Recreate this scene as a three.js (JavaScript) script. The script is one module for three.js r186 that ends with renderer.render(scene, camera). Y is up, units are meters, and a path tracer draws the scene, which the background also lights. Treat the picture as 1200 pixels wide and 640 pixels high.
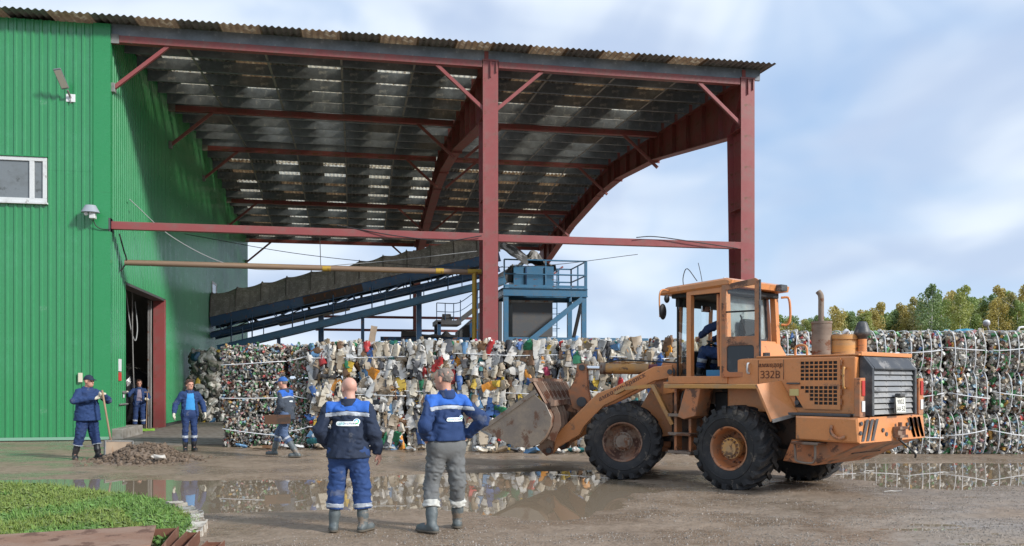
import * as THREE from 'three';
import { mergeGeometries, mergeVertices, toCreasedNormals } from 'three/addons/utils/BufferGeometryUtils.js';
import { RoundedBoxGeometry } from 'three/addons/geometries/RoundedBoxGeometry.js';

// ---------- camera, sky, sun, exposure ----------
const scene = new THREE.Scene();
const PSI = Math.atan(0.185), SP = Math.sin(PSI), CP = Math.cos(PSI);
const camera = new THREE.PerspectiveCamera(2 * Math.atan(0.32) * 180 / Math.PI, 1200 / 640, 0.1, 3000);
camera.position.set(0, 1.66, 0);
camera.lookAt(SP * 10, 1.66, -CP * 10);
camera.setViewOffset(1200, 640, 0, -128, 1200, 640);   // rising front: the lens is level
camera.updateProjectionMatrix();
const renderer = new THREE.WebGLRenderer({ antialias: true });
renderer.setSize(1024, 546);
renderer.toneMapping = THREE.LinearToneMapping;
renderer.toneMappingExposure = 1.41;
renderer.shadowMap.enabled = true;
const SUN = new THREE.Vector3(1.15, 0.86, 1).normalize();
const sun = new THREE.DirectionalLight(new THREE.Color(1, 0.97, 0.93), 3.1);
sun.position.copy(SUN).multiplyScalar(120).add(new THREE.Vector3(3, 0, -25));
sun.target.position.set(3, 0, -25);
sun.castShadow = true;
sun.shadow.radius = 13;
sun.shadow.mapSize.set(4096, 4096);
Object.assign(sun.shadow.camera, { left: -45, right: 45, top: 45, bottom: -45, near: 1, far: 300 });
scene.add(sun, sun.target);

// ---------- noise ----------
function rng(seed) { let a = seed >>> 0; return () => { a = (a + 0x6D2B79F5) | 0; let t = Math.imul(a ^ (a >>> 15), 1 | a); t = (t + Math.imul(t ^ (t >>> 7), 61 | t)) ^ t; return ((t ^ (t >>> 14)) >>> 0) / 4294967296; }; }
function h3(x, y, z) { let h = Math.imul(x, 374761393) ^ Math.imul(y, 668265263) ^ Math.imul(z, 1274126177); h = Math.imul(h ^ (h >>> 13), 1274126177); return ((h ^ (h >>> 16)) >>> 0) / 4294967296; }
const qf = t => t * t * (3 - 2 * t), mix = (a, b, t) => a + (b - a) * t, clamp = (x, a = 0, b = 1) => Math.max(a, Math.min(b, x));
const sst = (a, b, x) => { const t = clamp((x - a) / (b - a)); return t * t * (3 - 2 * t); };
function vn(x, y, z = 0) {
  const X = Math.floor(x), Y = Math.floor(y), Z = Math.floor(z), u = qf(x - X), v = qf(y - Y), w = qf(z - Z);
  const a = mix(mix(h3(X, Y, Z), h3(X + 1, Y, Z), u), mix(h3(X, Y + 1, Z), h3(X + 1, Y + 1, Z), u), v);
  if (w === 0) return a;
  return mix(a, mix(mix(h3(X, Y, Z + 1), h3(X + 1, Y, Z + 1), u), mix(h3(X, Y + 1, Z + 1), h3(X + 1, Y + 1, Z + 1), u), v), w);
}
function fbm(x, y, z = 0, o = 4) { let s = 0, a = 0.5, t = 0; for (let i = 0; i < o; i++) { s += a * vn(x, y, z); t += a; x = x * 2.03 + 17.1; y = y * 2.03 + 9.7; z = z * 2.03 + 3.3; a *= 0.5; } return s / t; }
// tiling noise with period p cells
function tn(x, y, p, s = 0) { const X = Math.floor(x), Y = Math.floor(y), u = qf(x - X), v = qf(y - Y), m = k => ((k % p) + p) % p;
  return mix(mix(h3(m(X), m(Y), s), h3(m(X + 1), m(Y), s), u), mix(h3(m(X), m(Y + 1), s), h3(m(X + 1), m(Y + 1), s), u), v); }
function tf(u, v, p, s = 0, o = 4) { let r = 0, a = 0.5, t = 0; for (let i = 0; i < o; i++) { r += a * tn(u * p, v * p, p, s + i); t += a; p *= 2; a *= 0.5; } return r / t; }

// ---------- sky: pale blue with thin torn cloud sheets ----------
{
  const W = 1536, H = 768, d = new Float32Array(W * H * 4);
  for (let j = 0; j < H; j++) for (let i = 0; i < W; i++) {
    const th = ((j + 0.5) / H - 0.5) * Math.PI, ph = ((i + 0.5) / W - 0.5) * 2 * Math.PI;
    const y = Math.sin(th), cx = Math.cos(th) * Math.cos(ph), cz = Math.cos(th) * Math.sin(ph);
    const e = Math.max(y, 0), k = Math.pow(1 - e, 2.6);
    let r = mix(0.22, 0.40, k), g = mix(0.345, 0.535, k), b = mix(0.58, 0.69, k);
    if (y < -0.02) { const o = (j * W + i) * 4; d[o] = 0.4; d[o + 1] = 0.42; d[o + 2] = 0.42; d[o + 3] = 1; continue; }
    // thin cloud: soft patches plus torn wisps that lean across the sky
    const az = Math.atan2(cx, -cz), el = Math.asin(clamp(y, -1, 1)), sa = az * 0.94 + el * 0.34, sb = -az * 0.34 + el * 0.94;
    const wx = fbm(cx * 2.1 + 3.1, y * 4 + 7.7, cz * 2.1, 3) - 0.5, wy = fbm(cx * 2.3 - 5, y * 4.4 + 21, cz * 2.3 + 8, 3) - 0.5;
    const c1 = fbm(cx * 3.2 + wx * 2 + 11, y * 7.5 + wy * 2 + 4, cz * 3.2 + 30, 6), c2 = fbm(sa * 4.2 + wx * 3 + 12, sb * 17 + wy * 5 + 40, 0, 6);
    const cov = sst(0.27, 0.53, c1 * 0.55 + c2 * 0.45);
    const thick = sst(0.45, 0.64, fbm(cx * 2.6 + 60 + wy * 2, y * 9 + 9 + wx * 2, cz * 2.6, 5) * 0.75 + c2 * 0.25);
    const wr = mix(0.66, 0.43, thick), wg = mix(0.72, 0.50, thick), wb = mix(0.79, 0.635, thick);
    const a = Math.max(cov * mix(0.86, 0.7, thick), 0.62 * k * k * k);
    r = mix(r, wr, a); g = mix(g, wg, a); b = mix(b, wb, a);
    const o = (j * W + i) * 4; d[o] = r; d[o + 1] = g; d[o + 2] = b; d[o + 3] = 1;
  }
  const t = new THREE.DataTexture(d, W, H, THREE.RGBAFormat, THREE.FloatType);
  t.mapping = THREE.EquirectangularReflectionMapping; t.magFilter = t.minFilter = THREE.LinearFilter; t.wrapS = THREE.RepeatWrapping; t.needsUpdate = true;
  scene.background = t; scene.environment = t;
}

// ---------- helpers ----------
const V = (x, y, z) => new THREE.Vector3(x, y, z);
const taken = new Map();
function numbered(n) { const k = taken.get(n) || 0; taken.set(n, k + 1); return k ? n + '_' + String(k).padStart(3, '0') : n; }
function tag(o, label, category, group) { o.userData.label = label; o.userData.category = category; if (group) o.userData.group = group; return o; }
function thing(name, label, category, pos = [0, 0, 0], ry = 0, group) {
  const g = new THREE.Group(); g.name = numbered(name); g.position.set(...pos); g.rotation.y = ry; scene.add(g); return tag(g, label, category, group);
}
function solo(name, geo, m, label, category, group) { const o = new THREE.Mesh(geo, m); o.name = numbered(name); scene.add(o); return tag(o, label, category, group); }
function struct(name, geo, m) { const o = new THREE.Mesh(geo, m); o.name = name; o.userData.kind = 'structure'; scene.add(o); return o; }
function part(parent, name, geo, m, label) { const o = new THREE.Mesh(geo, m); o.name = name; parent.add(o); if (label) o.userData.label = label; return o; }
function sub(parent, name) { const g = new THREE.Group(); g.name = name; parent.add(g); return g; }
const clean = g => { g = g.index ? g.toNonIndexed() : g; for (const k of Object.keys(g.attributes)) if (!['position', 'normal', 'uv'].includes(k)) g.deleteAttribute(k); if (!g.attributes.normal) g.computeVertexNormals(); if (!g.attributes.uv) g.setAttribute('uv', new THREE.BufferAttribute(new Float32Array(g.attributes.position.count * 2), 2)); return g; };
const merge = l => mergeGeometries(l.map(clean));
// uv in metres from the dominant normal axis
function uvm(g, k = 1) {
  g = clean(g); const p = g.attributes.position, n = g.attributes.normal, u = g.attributes.uv;
  for (let i = 0; i < p.count; i += 3) {
    let nx = 0, ny = 0, nz = 0; for (let j = i; j < i + 3; j++) { nx += n.getX(j); ny += n.getY(j); nz += n.getZ(j); }
    nx = Math.abs(nx); ny = Math.abs(ny); nz = Math.abs(nz);
    for (let j = i; j < i + 3; j++) { const x = p.getX(j), y = p.getY(j), z = p.getZ(j); if (ny > nx && ny > nz) u.setXY(j, x * k, z * k); else if (nx > nz) u.setXY(j, z * k, y * k); else u.setXY(j, x * k, y * k); }
  }
  return g;
}
function box(x0, x1, y0, y1, z0, z1, r = 0) {
  const w = Math.abs(x1 - x0), h = Math.abs(y1 - y0), d = Math.abs(z1 - z0);
  const g = r ? new RoundedBoxGeometry(w, h, d, 2, Math.min(r, w / 2.01, h / 2.01, d / 2.01)) : new THREE.BoxGeometry(w, h, d);
  g.translate((x0 + x1) / 2, (y0 + y1) / 2, (z0 + z1) / 2); return uvm(g);
}
const _m = new THREE.Matrix4(), UP = V(0, 1, 0);
function along(g, a, b, up = UP) {   // geometry modelled along +z from 0..1-scaled length, placed from a to b
  const z = b.clone().sub(a), L = z.length(); z.divideScalar(L); let x = new THREE.Vector3().crossVectors(up, z); if (x.lengthSq() < 1e-6) x = V(1, 0, 0); x.normalize(); const y = new THREE.Vector3().crossVectors(z, x);
  _m.makeBasis(x, y, z).setPosition(a); return g.applyMatrix4(_m);
}
function beam(a, b, w, h, up) { const L = a.distanceTo(b); const g = new THREE.BoxGeometry(w, h, L); g.translate(0, 0, L / 2); return along(uvm(g), a, b, up); }
function rod(a, b, r, n = 8, r2 = r) { const L = a.distanceTo(b); const g = new THREE.CylinderGeometry(r2, r, L, n); g.rotateX(Math.PI / 2); g.translate(0, 0, L / 2); return along(clean(g), a, b); }
function ibeam(a, b, w, h, t = 0.02, up) { const L = a.distanceTo(b); const s = [new THREE.BoxGeometry(w, t, L).translate(0, h / 2 - t / 2, L / 2), new THREE.BoxGeometry(w, t, L).translate(0, -h / 2 + t / 2, L / 2), new THREE.BoxGeometry(t, h - 2 * t, L).translate(0, 0, L / 2)]; return along(uvm(merge(s)), a, b, up); }
function tube(pts, r, n = 8, seg = 0) { return clean(new THREE.TubeGeometry(new THREE.CatmullRomCurve3(pts.map(p => Array.isArray(p) ? V(...p) : p)), seg || pts.length * 6, r, n)); }
// prism: outline in (x,y), extruded from z0 to z1
function prism(pts, z0, z1, bevel = 0, holes = []) {
  const s = new THREE.Shape(pts.map(p => new THREE.Vector2(p[0], p[1]))); for (const h of holes) s.holes.push(new THREE.Path(h.map(p => new THREE.Vector2(p[0], p[1]))));
  const d = Math.abs(z1 - z0) - 2 * bevel; const g = new THREE.ExtrudeGeometry(s, { depth: d, bevelEnabled: bevel > 0, bevelThickness: bevel, bevelSize: bevel, bevelOffset: -bevel, bevelSegments: 1, curveSegments: 10 });
  g.translate(0, 0, Math.min(z0, z1) + bevel); return uvm(g);
}
const rect = (x0, x1, y0, y1) => [[x0, y0], [x1, y0], [x1, y1], [x0, y1]];
const rrect = (x0, x1, y0, y1, r, n = 4) => { const o = []; for (const [cx, cy, a0] of [[x1 - r, y0 + r, -90], [x1 - r, y1 - r, 0], [x0 + r, y1 - r, 90], [x0 + r, y0 + r, 180]]) for (let i = 0; i <= n; i++) { const a = (a0 + 90 * i / n) * Math.PI / 180; o.push([cx + r * Math.cos(a), cy + r * Math.sin(a)]); } return o; };

// ---------- textures and materials ----------
function dtex(n, f, srgb = true, rep = 1) {   // f(u,v) -> [r,g,b] 0..1
  const d = new Uint8Array(n * n * 4);
  for (let j = 0; j < n; j++) for (let i = 0; i < n; i++) { const c = f((i + 0.5) / n, (j + 0.5) / n), o = (j * n + i) * 4; d[o] = clamp(c[0]) * 255; d[o + 1] = clamp(c[1]) * 255; d[o + 2] = clamp(c[2]) * 255; d[o + 3] = 255; }
  const t = new THREE.DataTexture(d, n, n); t.wrapS = t.wrapT = THREE.RepeatWrapping; t.magFilter = THREE.LinearFilter; t.minFilter = THREE.LinearMipmapLinearFilter; t.generateMipmaps = true; if (srgb) t.colorSpace = THREE.SRGBColorSpace; t.repeat.set(rep, rep); t.needsUpdate = true; return t;
}
const lin = (r, g, b) => new THREE.Color().setRGB(r, g, b);
const toS = x => x <= 0.0031308 ? x * 12.92 : 1.055 * Math.pow(x, 1 / 2.4) - 0.055;
const S3 = c => c.map(toS);
// paint c over base b: matter patches (dirt, rust, chips) with their own outlines
const NZ = (() => { const n = 512, mk = (p, sd, o) => { const a = new Float32Array(n * n); for (let j = 0; j < n; j++) for (let i = 0; i < n; i++) a[j * n + i] = tf((i + 0.5) / n, (j + 0.5) / n, p, sd, o); return a; }; return { n, a: mk(4, 11, 6), f: mk(64, 31, 3), r: mk(6, 51, 6), s: mk(16, 71, 5) }; })();
const nz = (k, i, j, seed) => { const n = NZ.n; return NZ[k][((j + seed * 131) & (n - 1)) * n + ((i + seed * 197) & (n - 1))]; };
const LUT = new Uint8Array(4097); for (let i = 0; i <= 4096; i++) LUT[i] = Math.round(toS(i / 4096) * 255);
function worn(c, dirt, rust, seed, amtDirt = 0.45, amtRust = 0.1) {
  const n = 512, d = new Uint8Array(n * n * 4), d0 = 1 - amtDirt - 0.14, r0 = 1 - amtRust - 0.32, N = n - 1, { a: A, f: Fn, r: Rn, s: Sn } = NZ, o1 = seed * 131, o2 = seed * 197;
  for (let j = 0; j < n; j++) for (let i = 0; i < n; i++) {
    const q = ((j + o1) & N) * n + ((i + o2) & N), f = Fn[q], r = Rn[((i + o1) & N) * n + ((j + o2) & N)], st = Sn[((j + o1 * 3) & N) * n + ((i + o2 * 3) & N)];
    const kd = sst(d0, d0 + 0.34, A[q] * 0.62 + st * 0.26 + f * 0.12) * 0.8, kr = sst(r0, r0 + 0.12, r * 0.8 + f * 0.2), g = 0.93 + 0.14 * (f - 0.5), o = (j * n + i) * 4;
    for (let e = 0; e < 3; e++) { const x = c[e] + (dirt[e] - c[e]) * kd; d[o + e] = LUT[Math.min(4096, ((x + (rust[e] - x) * kr) * g * 4096) | 0)]; } d[o + 3] = 255;
  }
  const t = new THREE.DataTexture(d, n, n); t.wrapS = t.wrapT = THREE.RepeatWrapping; t.magFilter = THREE.LinearFilter; t.minFilter = THREE.LinearMipmapLinearFilter; t.generateMipmaps = true; t.colorSpace = THREE.SRGBColorSpace; t.needsUpdate = true; return t;
}
const MUD = [0.24, 0.19, 0.145], RUST = [0.16, 0.065, 0.03];
const bumpFine = dtex(512, (u, v) => { const k = tf(u, v, 16, 301, 5) * 0.7 + tf(u, v, 96, 310, 2) * 0.3; return [k, k, k]; }, false);
const M = {};
function std(name, color, rough = 0.7, metal = 0, o = {}) { const { pct, ...rest } = o; return M[name] = new THREE.MeshStandardMaterial({ color, roughness: rough, metalness: metal, side: THREE.DoubleSide, ...rest }); }
function phys(name, color, rough = 0.7, o = {}) { return M[name] = new THREE.MeshPhysicalMaterial({ color, roughness: rough, side: THREE.DoubleSide, ...o }); }
const rmap = dtex(512, (u, v) => { const k = 0.55 + 0.45 * tf(u, v, 8, 330, 6); return [k, k, k]; }, false);

std('redSteel', 0xffffff, 0.55, 0, { map: worn([0.285, 0.068, 0.066], [0.225, 0.105, 0.092], RUST, 1, 0.42, 0.02), roughnessMap: rmap });
std('redSteelB', 0xffffff, 0.6, 0, { map: worn([0.265, 0.064, 0.062], [0.20, 0.092, 0.082], RUST, 2, 0.45, 0.06) });
std('galv', 0xffffff, 0.55, 0, { map: worn([0.185, 0.215, 0.255], [0.11, 0.128, 0.155], [0.3, 0.31, 0.32], 3, 0.5, 0.06), roughnessMap: rmap });
std('bar', 0xffffff, 0.6, 0.2, { map: worn([0.26, 0.26, 0.25], [0.16, 0.15, 0.14], RUST, 4, 0.45, 0.05) });
std('slate', 0xffffff, 0.9, 0, { map: worn([0.28, 0.285, 0.275], [0.17, 0.165, 0.155], [0.10, 0.09, 0.075], 5, 0.45, 0.1) });
phys('fibreBrown', 0xffffff, 0.8, { map: worn([0.34, 0.235, 0.14], [0.20, 0.12, 0.065], [0.5, 0.4, 0.27], 27, 0.5, 0.12), transmission: 0.35, thickness: 0 });
phys('fibreSheet', 0xffffff, 0.75, { map: worn([0.90, 0.83, 0.66], [0.55, 0.42, 0.27], [0.2, 0.12, 0.06], 6, 0.38, 0.1), transmission: 0.72, thickness: 0 });
phys('greenSheet', 0xffffff, 0.42, { clearcoat: 0.7, clearcoatRoughness: 0.22, map: worn([0.028, 0.245, 0.085], [0.045, 0.275, 0.115], [0.14, 0.31, 0.19], 7, 0.34, -0.06), roughnessMap: rmap });
std('greenTrim', 0xffffff, 0.4, 0, { map: worn([0.03, 0.26, 0.092], [0.042, 0.275, 0.11], [0.11, 0.29, 0.17], 8, 0.3, -0.1), roughnessMap: rmap });
std('concrete', 0xffffff, 0.9, 0, { map: worn([0.34, 0.32, 0.285], [0.20, 0.175, 0.14], [0.13, 0.11, 0.085], 9, 0.45, 0.1), bumpMap: bumpFine, bumpScale: 0.006 });
std('slab', 0xffffff, 0.88, 0, { map: worn([0.22, 0.20, 0.175], [0.165, 0.135, 0.105], [0.11, 0.09, 0.07], 10, 0.5, 0.12), bumpMap: bumpFine, bumpScale: 0.008 });
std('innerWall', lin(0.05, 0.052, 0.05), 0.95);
std('black', lin(0.012, 0.012, 0.013), 0.6);
std('rubber', 0xffffff, 0.72, 0, { map: worn([0.022, 0.022, 0.024], [0.10, 0.085, 0.07], [0.15, 0.125, 0.10], 11, 0.34, 0.05), bumpMap: bumpFine, bumpScale: 0.004 });
std('white', lin(0.72, 0.73, 0.74), 0.5);
std('pvc', 0xffffff, 0.45, 0, { map: worn([0.66, 0.68, 0.68], [0.45, 0.44, 0.42], [0.3, 0.28, 0.26], 12, 0.3, 0.02) });
phys('pane', lin(0.55, 0.62, 0.66), 0.06, { metalness: 0 });
phys('winGlass', lin(0.20, 0.225, 0.24), 0.12, { map: worn([0.9, 0.9, 0.9], [0.7, 0.68, 0.65], [0.5, 0.48, 0.45], 13, 0.4, 0.05), roughnessMap: rmap });
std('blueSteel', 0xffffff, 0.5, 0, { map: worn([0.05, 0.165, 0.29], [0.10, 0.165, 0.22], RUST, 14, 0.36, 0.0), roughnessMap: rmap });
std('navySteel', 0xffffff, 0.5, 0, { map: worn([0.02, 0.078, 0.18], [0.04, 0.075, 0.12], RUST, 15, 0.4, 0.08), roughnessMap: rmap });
std('darkSteel', 0xffffff, 0.6, 0.1, { map: worn([0.085, 0.09, 0.097], [0.115, 0.10, 0.085], RUST, 16, 0.4, -0.02) });
std('tarp', 0xffffff, 0.7, 0, { map: dtex(512, (u, v) => { const f = tf(u, v, 64, 171, 3), m = tf(u, v, 8, 175, 4), q = tn(u * 5, v * 160, 160, 178), k = sst(0.5, 0.66, f * 0.5 + m * 0.38 + q * 0.12) * 0.62, g = 0.8 + 0.4 * m; return S3([mix(0.19 * g, 0.46, k), mix(0.18 * g, 0.46, k), mix(0.165 * g, 0.45, k)]); }), bumpMap: bumpFine, bumpScale: 0.015 });
std('pipe', 0xffffff, 0.6, 0, { map: worn([0.30, 0.20, 0.13], [0.22, 0.14, 0.10], [0.42, 0.27, 0.06], 18, 0.45, 0.05) });
std('yellow', 0xffffff, 0.5, 0, { map: worn([0.52, 0.33, 0.04], [0.34, 0.22, 0.07], RUST, 19, 0.35, 0.06) });
std('cable', lin(0.03, 0.03, 0.032), 0.6);
std('paleCable', lin(0.32, 0.33, 0.33), 0.6);
// ---------- ground, puddles ----------
const PUD = [[-8.8, 16.6], [-6.8, 16.07], [-4.51, 15.64], [-2.63, 15.17], [-1.22, 15.03], [0.07, 15.33], [0.99, 15.59], [2.23, 15.51], [3.5, 15.43], [4.36, 15.58], [4.61, 14.78], [4.6, 13.58], [4.27, 12.0], [3.44, 10.6], [2.75, 10.0], [2.05, 10.1], [1.67, 10.55], [1.4, 10.85], [0.38, 11.11], [-0.38, 11.32], [-1.23, 11.26], [-1.85, 11.31], [-2.47, 12.2], [-3.18, 12.7], [-4.49, 13.6], [-6.25, 14.4], [-8.8, 15]];
const PUD2 = [[9.21, 15.01], [10.12, 15.71], [11.77, 15.59], [15.53, 15.28], [14, 12.6], [12.24, 12.04], [10.86, 12.3], [9.43, 12.09], [8.92, 12.66], [8.67, 13.47]];
function sdPoly(P, x, y) { let d = 1e9, c = false; for (let i = 0, j = P.length - 1; i < P.length; j = i++) { const ax = P[j][0], ay = P[j][1], bx = P[i][0] - ax, by = P[i][1] - ay, px = x - ax, py = y - ay, t = clamp((px * bx + py * by) / (bx * bx + by * by)); d = Math.min(d, Math.hypot(px - bx * t, py - by * t)); if ((P[i][1] > y) !== (ay > y) && x < (P[j][0] - P[i][0]) * (y - P[i][1]) / (ay - P[i][1]) + P[i][0]) c = !c; } return c ? -d : d; }
const GRASS = [[-7.2, 15.2], [-6.04, 14.84], [-5.42, 14.51], [-4.53, 14.03], [-3.16, 12.91], [-2.32, 11.84], [-1.95, 10.97], [-1.74, 10.23], [-1.70, 9.57], [-1.85, 8.7], [-2.4, 7.6], [-7.6, 7.6]];
function gh(x, D) {
  let h = 0.021 + 0.016 * (fbm(x * 0.5 + 5, D * 0.9, 0, 3) - 0.5) + 0.010 * (fbm(x * 2.1, D * 4.2 + 9, 0, 3) - 0.5) + 0.007 * (vn(x * 9, D * 11) - 0.5);
  if (D > 6.5 && D < 18.5 && x > -11 && x < 18) {
    const w = 0.34 * (fbm(x * 1.3, D * 2.4, 4, 4) - 0.5) * 2;
    const a = sdPoly(PUD, x, D) + w, b = sdPoly(PUD2, x, D) + w * 1.4;
    h -= 0.05 * sst(0.45, -0.7, a) + 0.035 * sst(0.9, -0.5, b);
    const dep = x * SP + D * CP, lat = x * CP - D * SP;   // churned wet strip on the right of the yard
    const zone = sst(1.2, 3.2, lat) * sst(15.5, 13.5, dep) * sst(7.6, 9.0, dep); h -= 0.0185 * zone * sst(0.36, 0.6, fbm(x * 0.8 + 31, D * 1.6, 0, 3));
    h += (0.002 + 0.005 * zone) * (vn(lat * 0.7 + 40, dep * 8.5) + vn(lat * 1.6, dep * 17 + 5) - 1);
  }
  const g = sdPoly(GRASS, x, D); if (g < 0.4 && D < 16) h += 0.11 * sst(0.06, -0.9, g) + 0.02 * sst(0.05, -0.1, g);
  return h;
}
{
  const ax = (segs) => { const o = []; for (const [a, b, s] of segs) for (let v = a; v < b - 1e-6; v += s) o.push(v); o.push(segs[segs.length - 1][1]); return o; };
  const xs = ax([[-60, -12, 2], [-12, -7, 0.25], [-7, 13, 0.06], [13, 20, 0.2], [20, 60, 2]]), ds = ax([[2, 7.4, 0.3], [7.4, 17, 0.06], [17, 24, 0.14], [24, 40, 0.5], [40, 80, 2]]);
  const nx = xs.length, nd = ds.length, P = new Float32Array(nx * nd * 3), C = new Float32Array(nx * nd * 3), U = new Float32Array(nx * nd * 2), I = [];
  for (let j = 0; j < nd; j++) for (let i = 0; i < nx; i++) {
    const x = xs[i], D = ds[j], k = j * nx + i, h = gh(x, D); P.set([x, h, -D], k * 3); U.set([x, D], k * 2);
    const lat = x * CP - D * SP, dep = x * SP + D * CP;
    const n1 = fbm(x * 0.35 + 2, D * 0.7, 0, 4), n2 = fbm(x * 1.4, D * 4.5 + 3, 0, 4), n3 = fbm(x * 5, D * 7, 2, 3);
    const damp = sst(0.42, 0.62, n1 * 0.5 + n2 * 0.5) * 0.4, silt = sst(0.5, 0.62, n2 * 0.7 + n3 * 0.3), grey = sst(1.5, 5, lat) * sst(15, 11, dep) * sst(0.35, 0.6, n1 + 0.12);
    let c = [0.275, 0.208, 0.15]; const a = [0.18, 0.134, 0.096], b = [0.36, 0.28, 0.21], e = [0.285, 0.24, 0.195];
    c = c.map((q, i) => mix(mix(mix(q, a[i], damp), b[i], silt * 0.32), e[i], grey * 0.75));
    C.set(c, k * 3);
  }
  for (let j = 0; j < nd - 1; j++) for (let i = 0; i < nx - 1; i++) { const a = j * nx + i; I.push(a, a + 1, a + nx, a + 1, a + nx + 1, a + nx); }
  const g = new THREE.BufferGeometry(); g.setAttribute('position', new THREE.BufferAttribute(P, 3)); g.setAttribute('color', new THREE.BufferAttribute(C, 3)); g.setAttribute('uv', new THREE.BufferAttribute(U, 2)); g.setIndex(I); g.computeVertexNormals();
  const grit = dtex(1024, (u, v) => { const f = tf(u, v, 128, 70, 2), m = tf(u, v, 24, 75, 5), p = tn(u * 220, v * 220, 220, 79); const k = 0.80 + 0.34 * m + 0.34 * (f - 0.5) + (p > 0.9 ? 0.42 : p < 0.08 ? -0.3 : 0); return [k, k * 0.985, k * 0.965]; }, true);
  const gb = dtex(1024, (u, v) => { const p = tn(u * 220, v * 220, 220, 79), k = 0.5 * tf(u, v, 24, 75, 5) + 0.25 * tf(u, v, 128, 70, 2) + (p > 0.9 ? 0.25 : 0); return [k, k, k]; }, false);
  const gr = dtex(512, (u, v) => { const k = 0.27 + 0.65 * sst(0.3, 0.7, nz('r', u * 512 | 0, v * 512 | 0, 9)); return [k, k, k]; }, false);
  for (const t of [grit, gb]) t.repeat.set(0.42, 0.42); gr.repeat.set(0.23, 0.31);
  struct('yard_ground', g, new THREE.MeshStandardMaterial({ vertexColors: true, map: grit, bumpMap: gb, bumpScale: 0.02, roughness: 0.72, roughnessMap: gr, side: THREE.DoubleSide }));
  const far = new THREE.PlaneGeometry(2400, 2400, 1, 1).rotateX(-Math.PI / 2).translate(0, -0.16, -900);
  struct('ground', far, std('field', 0xffffff, 0.95, 0, { map: worn([0.12, 0.125, 0.05], [0.16, 0.13, 0.07], [0.09, 0.1, 0.04], 71, 0.5, 0.1) }));
  // muddy standing water; it shows where the yard dips below its level
  const wa = new THREE.PlaneGeometry(27, 10.6).rotateX(-Math.PI / 2).translate(4.4, 0, -12.3);
  struct('puddle_water', wa, phys('water', lin(0.25, 0.195, 0.135), 0.012, { ior: 1.4, specularIntensity: 1 }));
  // concrete apron before the gate
  const ap = struct('concrete_apron', box(-6.72, -3.1, -0.1, 0.05, -41, -23.2), M.slab);
}
// ---------- green warehouse ----------
const WX = -6.79, FD = 25.7, BD = 57.4, RIDGE = 40.45;
const SF = 0.064, SR = 0.105, roofY = D => D < RIDGE ? 11.8 + SF * (D - FD) : 11.8 + SF * (RIDGE - FD) - SR * (D - RIDGE);
// trapezoid-ribbed sheet from a to b (horizontal run), phase kept along the wall; ribs stand out by +out
function ribSheet(a, b, y0, yA, yB, place) {
  const pitch = 0.218, prof = [[0, 0], [0.118, 0], [0.142, 0.028], [0.194, 0.028], [0.218, 0]], pts = [];
  const hAt = s => { const t = ((s % pitch) + pitch) % pitch; for (let i = 1; i < prof.length; i++) if (t <= prof[i][0] + 1e-9) return mix(prof[i - 1][1], prof[i][1], (t - prof[i - 1][0]) / (prof[i][0] - prof[i - 1][0])); return 0; };
  const ss = new Set([a, b]); for (let k = Math.floor(a / pitch) - 1; k * pitch < b; k++) for (const p of prof) { const s = k * pitch + p[0]; if (s > a + 1e-4 && s < b - 1e-4) ss.add(s); }
  const arr = [...ss].sort((p, q) => p - q), pos = [], uv = [];
  for (let i = 0; i < arr.length - 1; i++) {
    const s = arr[i], t = arr[i + 1], h = hAt(s), k = hAt(t), ys = mix(yA, yB, (s - a) / (b - a)), yt = mix(yA, yB, (t - a) / (b - a));
    for (const [q, hh, y, v] of [[s, h, y0], [t, k, y0], [t, k, yt], [s, h, y0], [t, k, yt], [s, h, ys]]) { pos.push(...place(q, hh, y)); uv.push(q * 0.6, y * 0.35); }
  }
  const g = new THREE.BufferGeometry(); g.setAttribute('position', new THREE.Float32BufferAttribute(pos, 3)); g.setAttribute('uv', new THREE.Float32BufferAttribute(uv, 2)); g.computeVertexNormals(); return g;
}
const warehouse = thing('warehouse', 'tall green ribbed metal warehouse with open gate', 'building');
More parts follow.
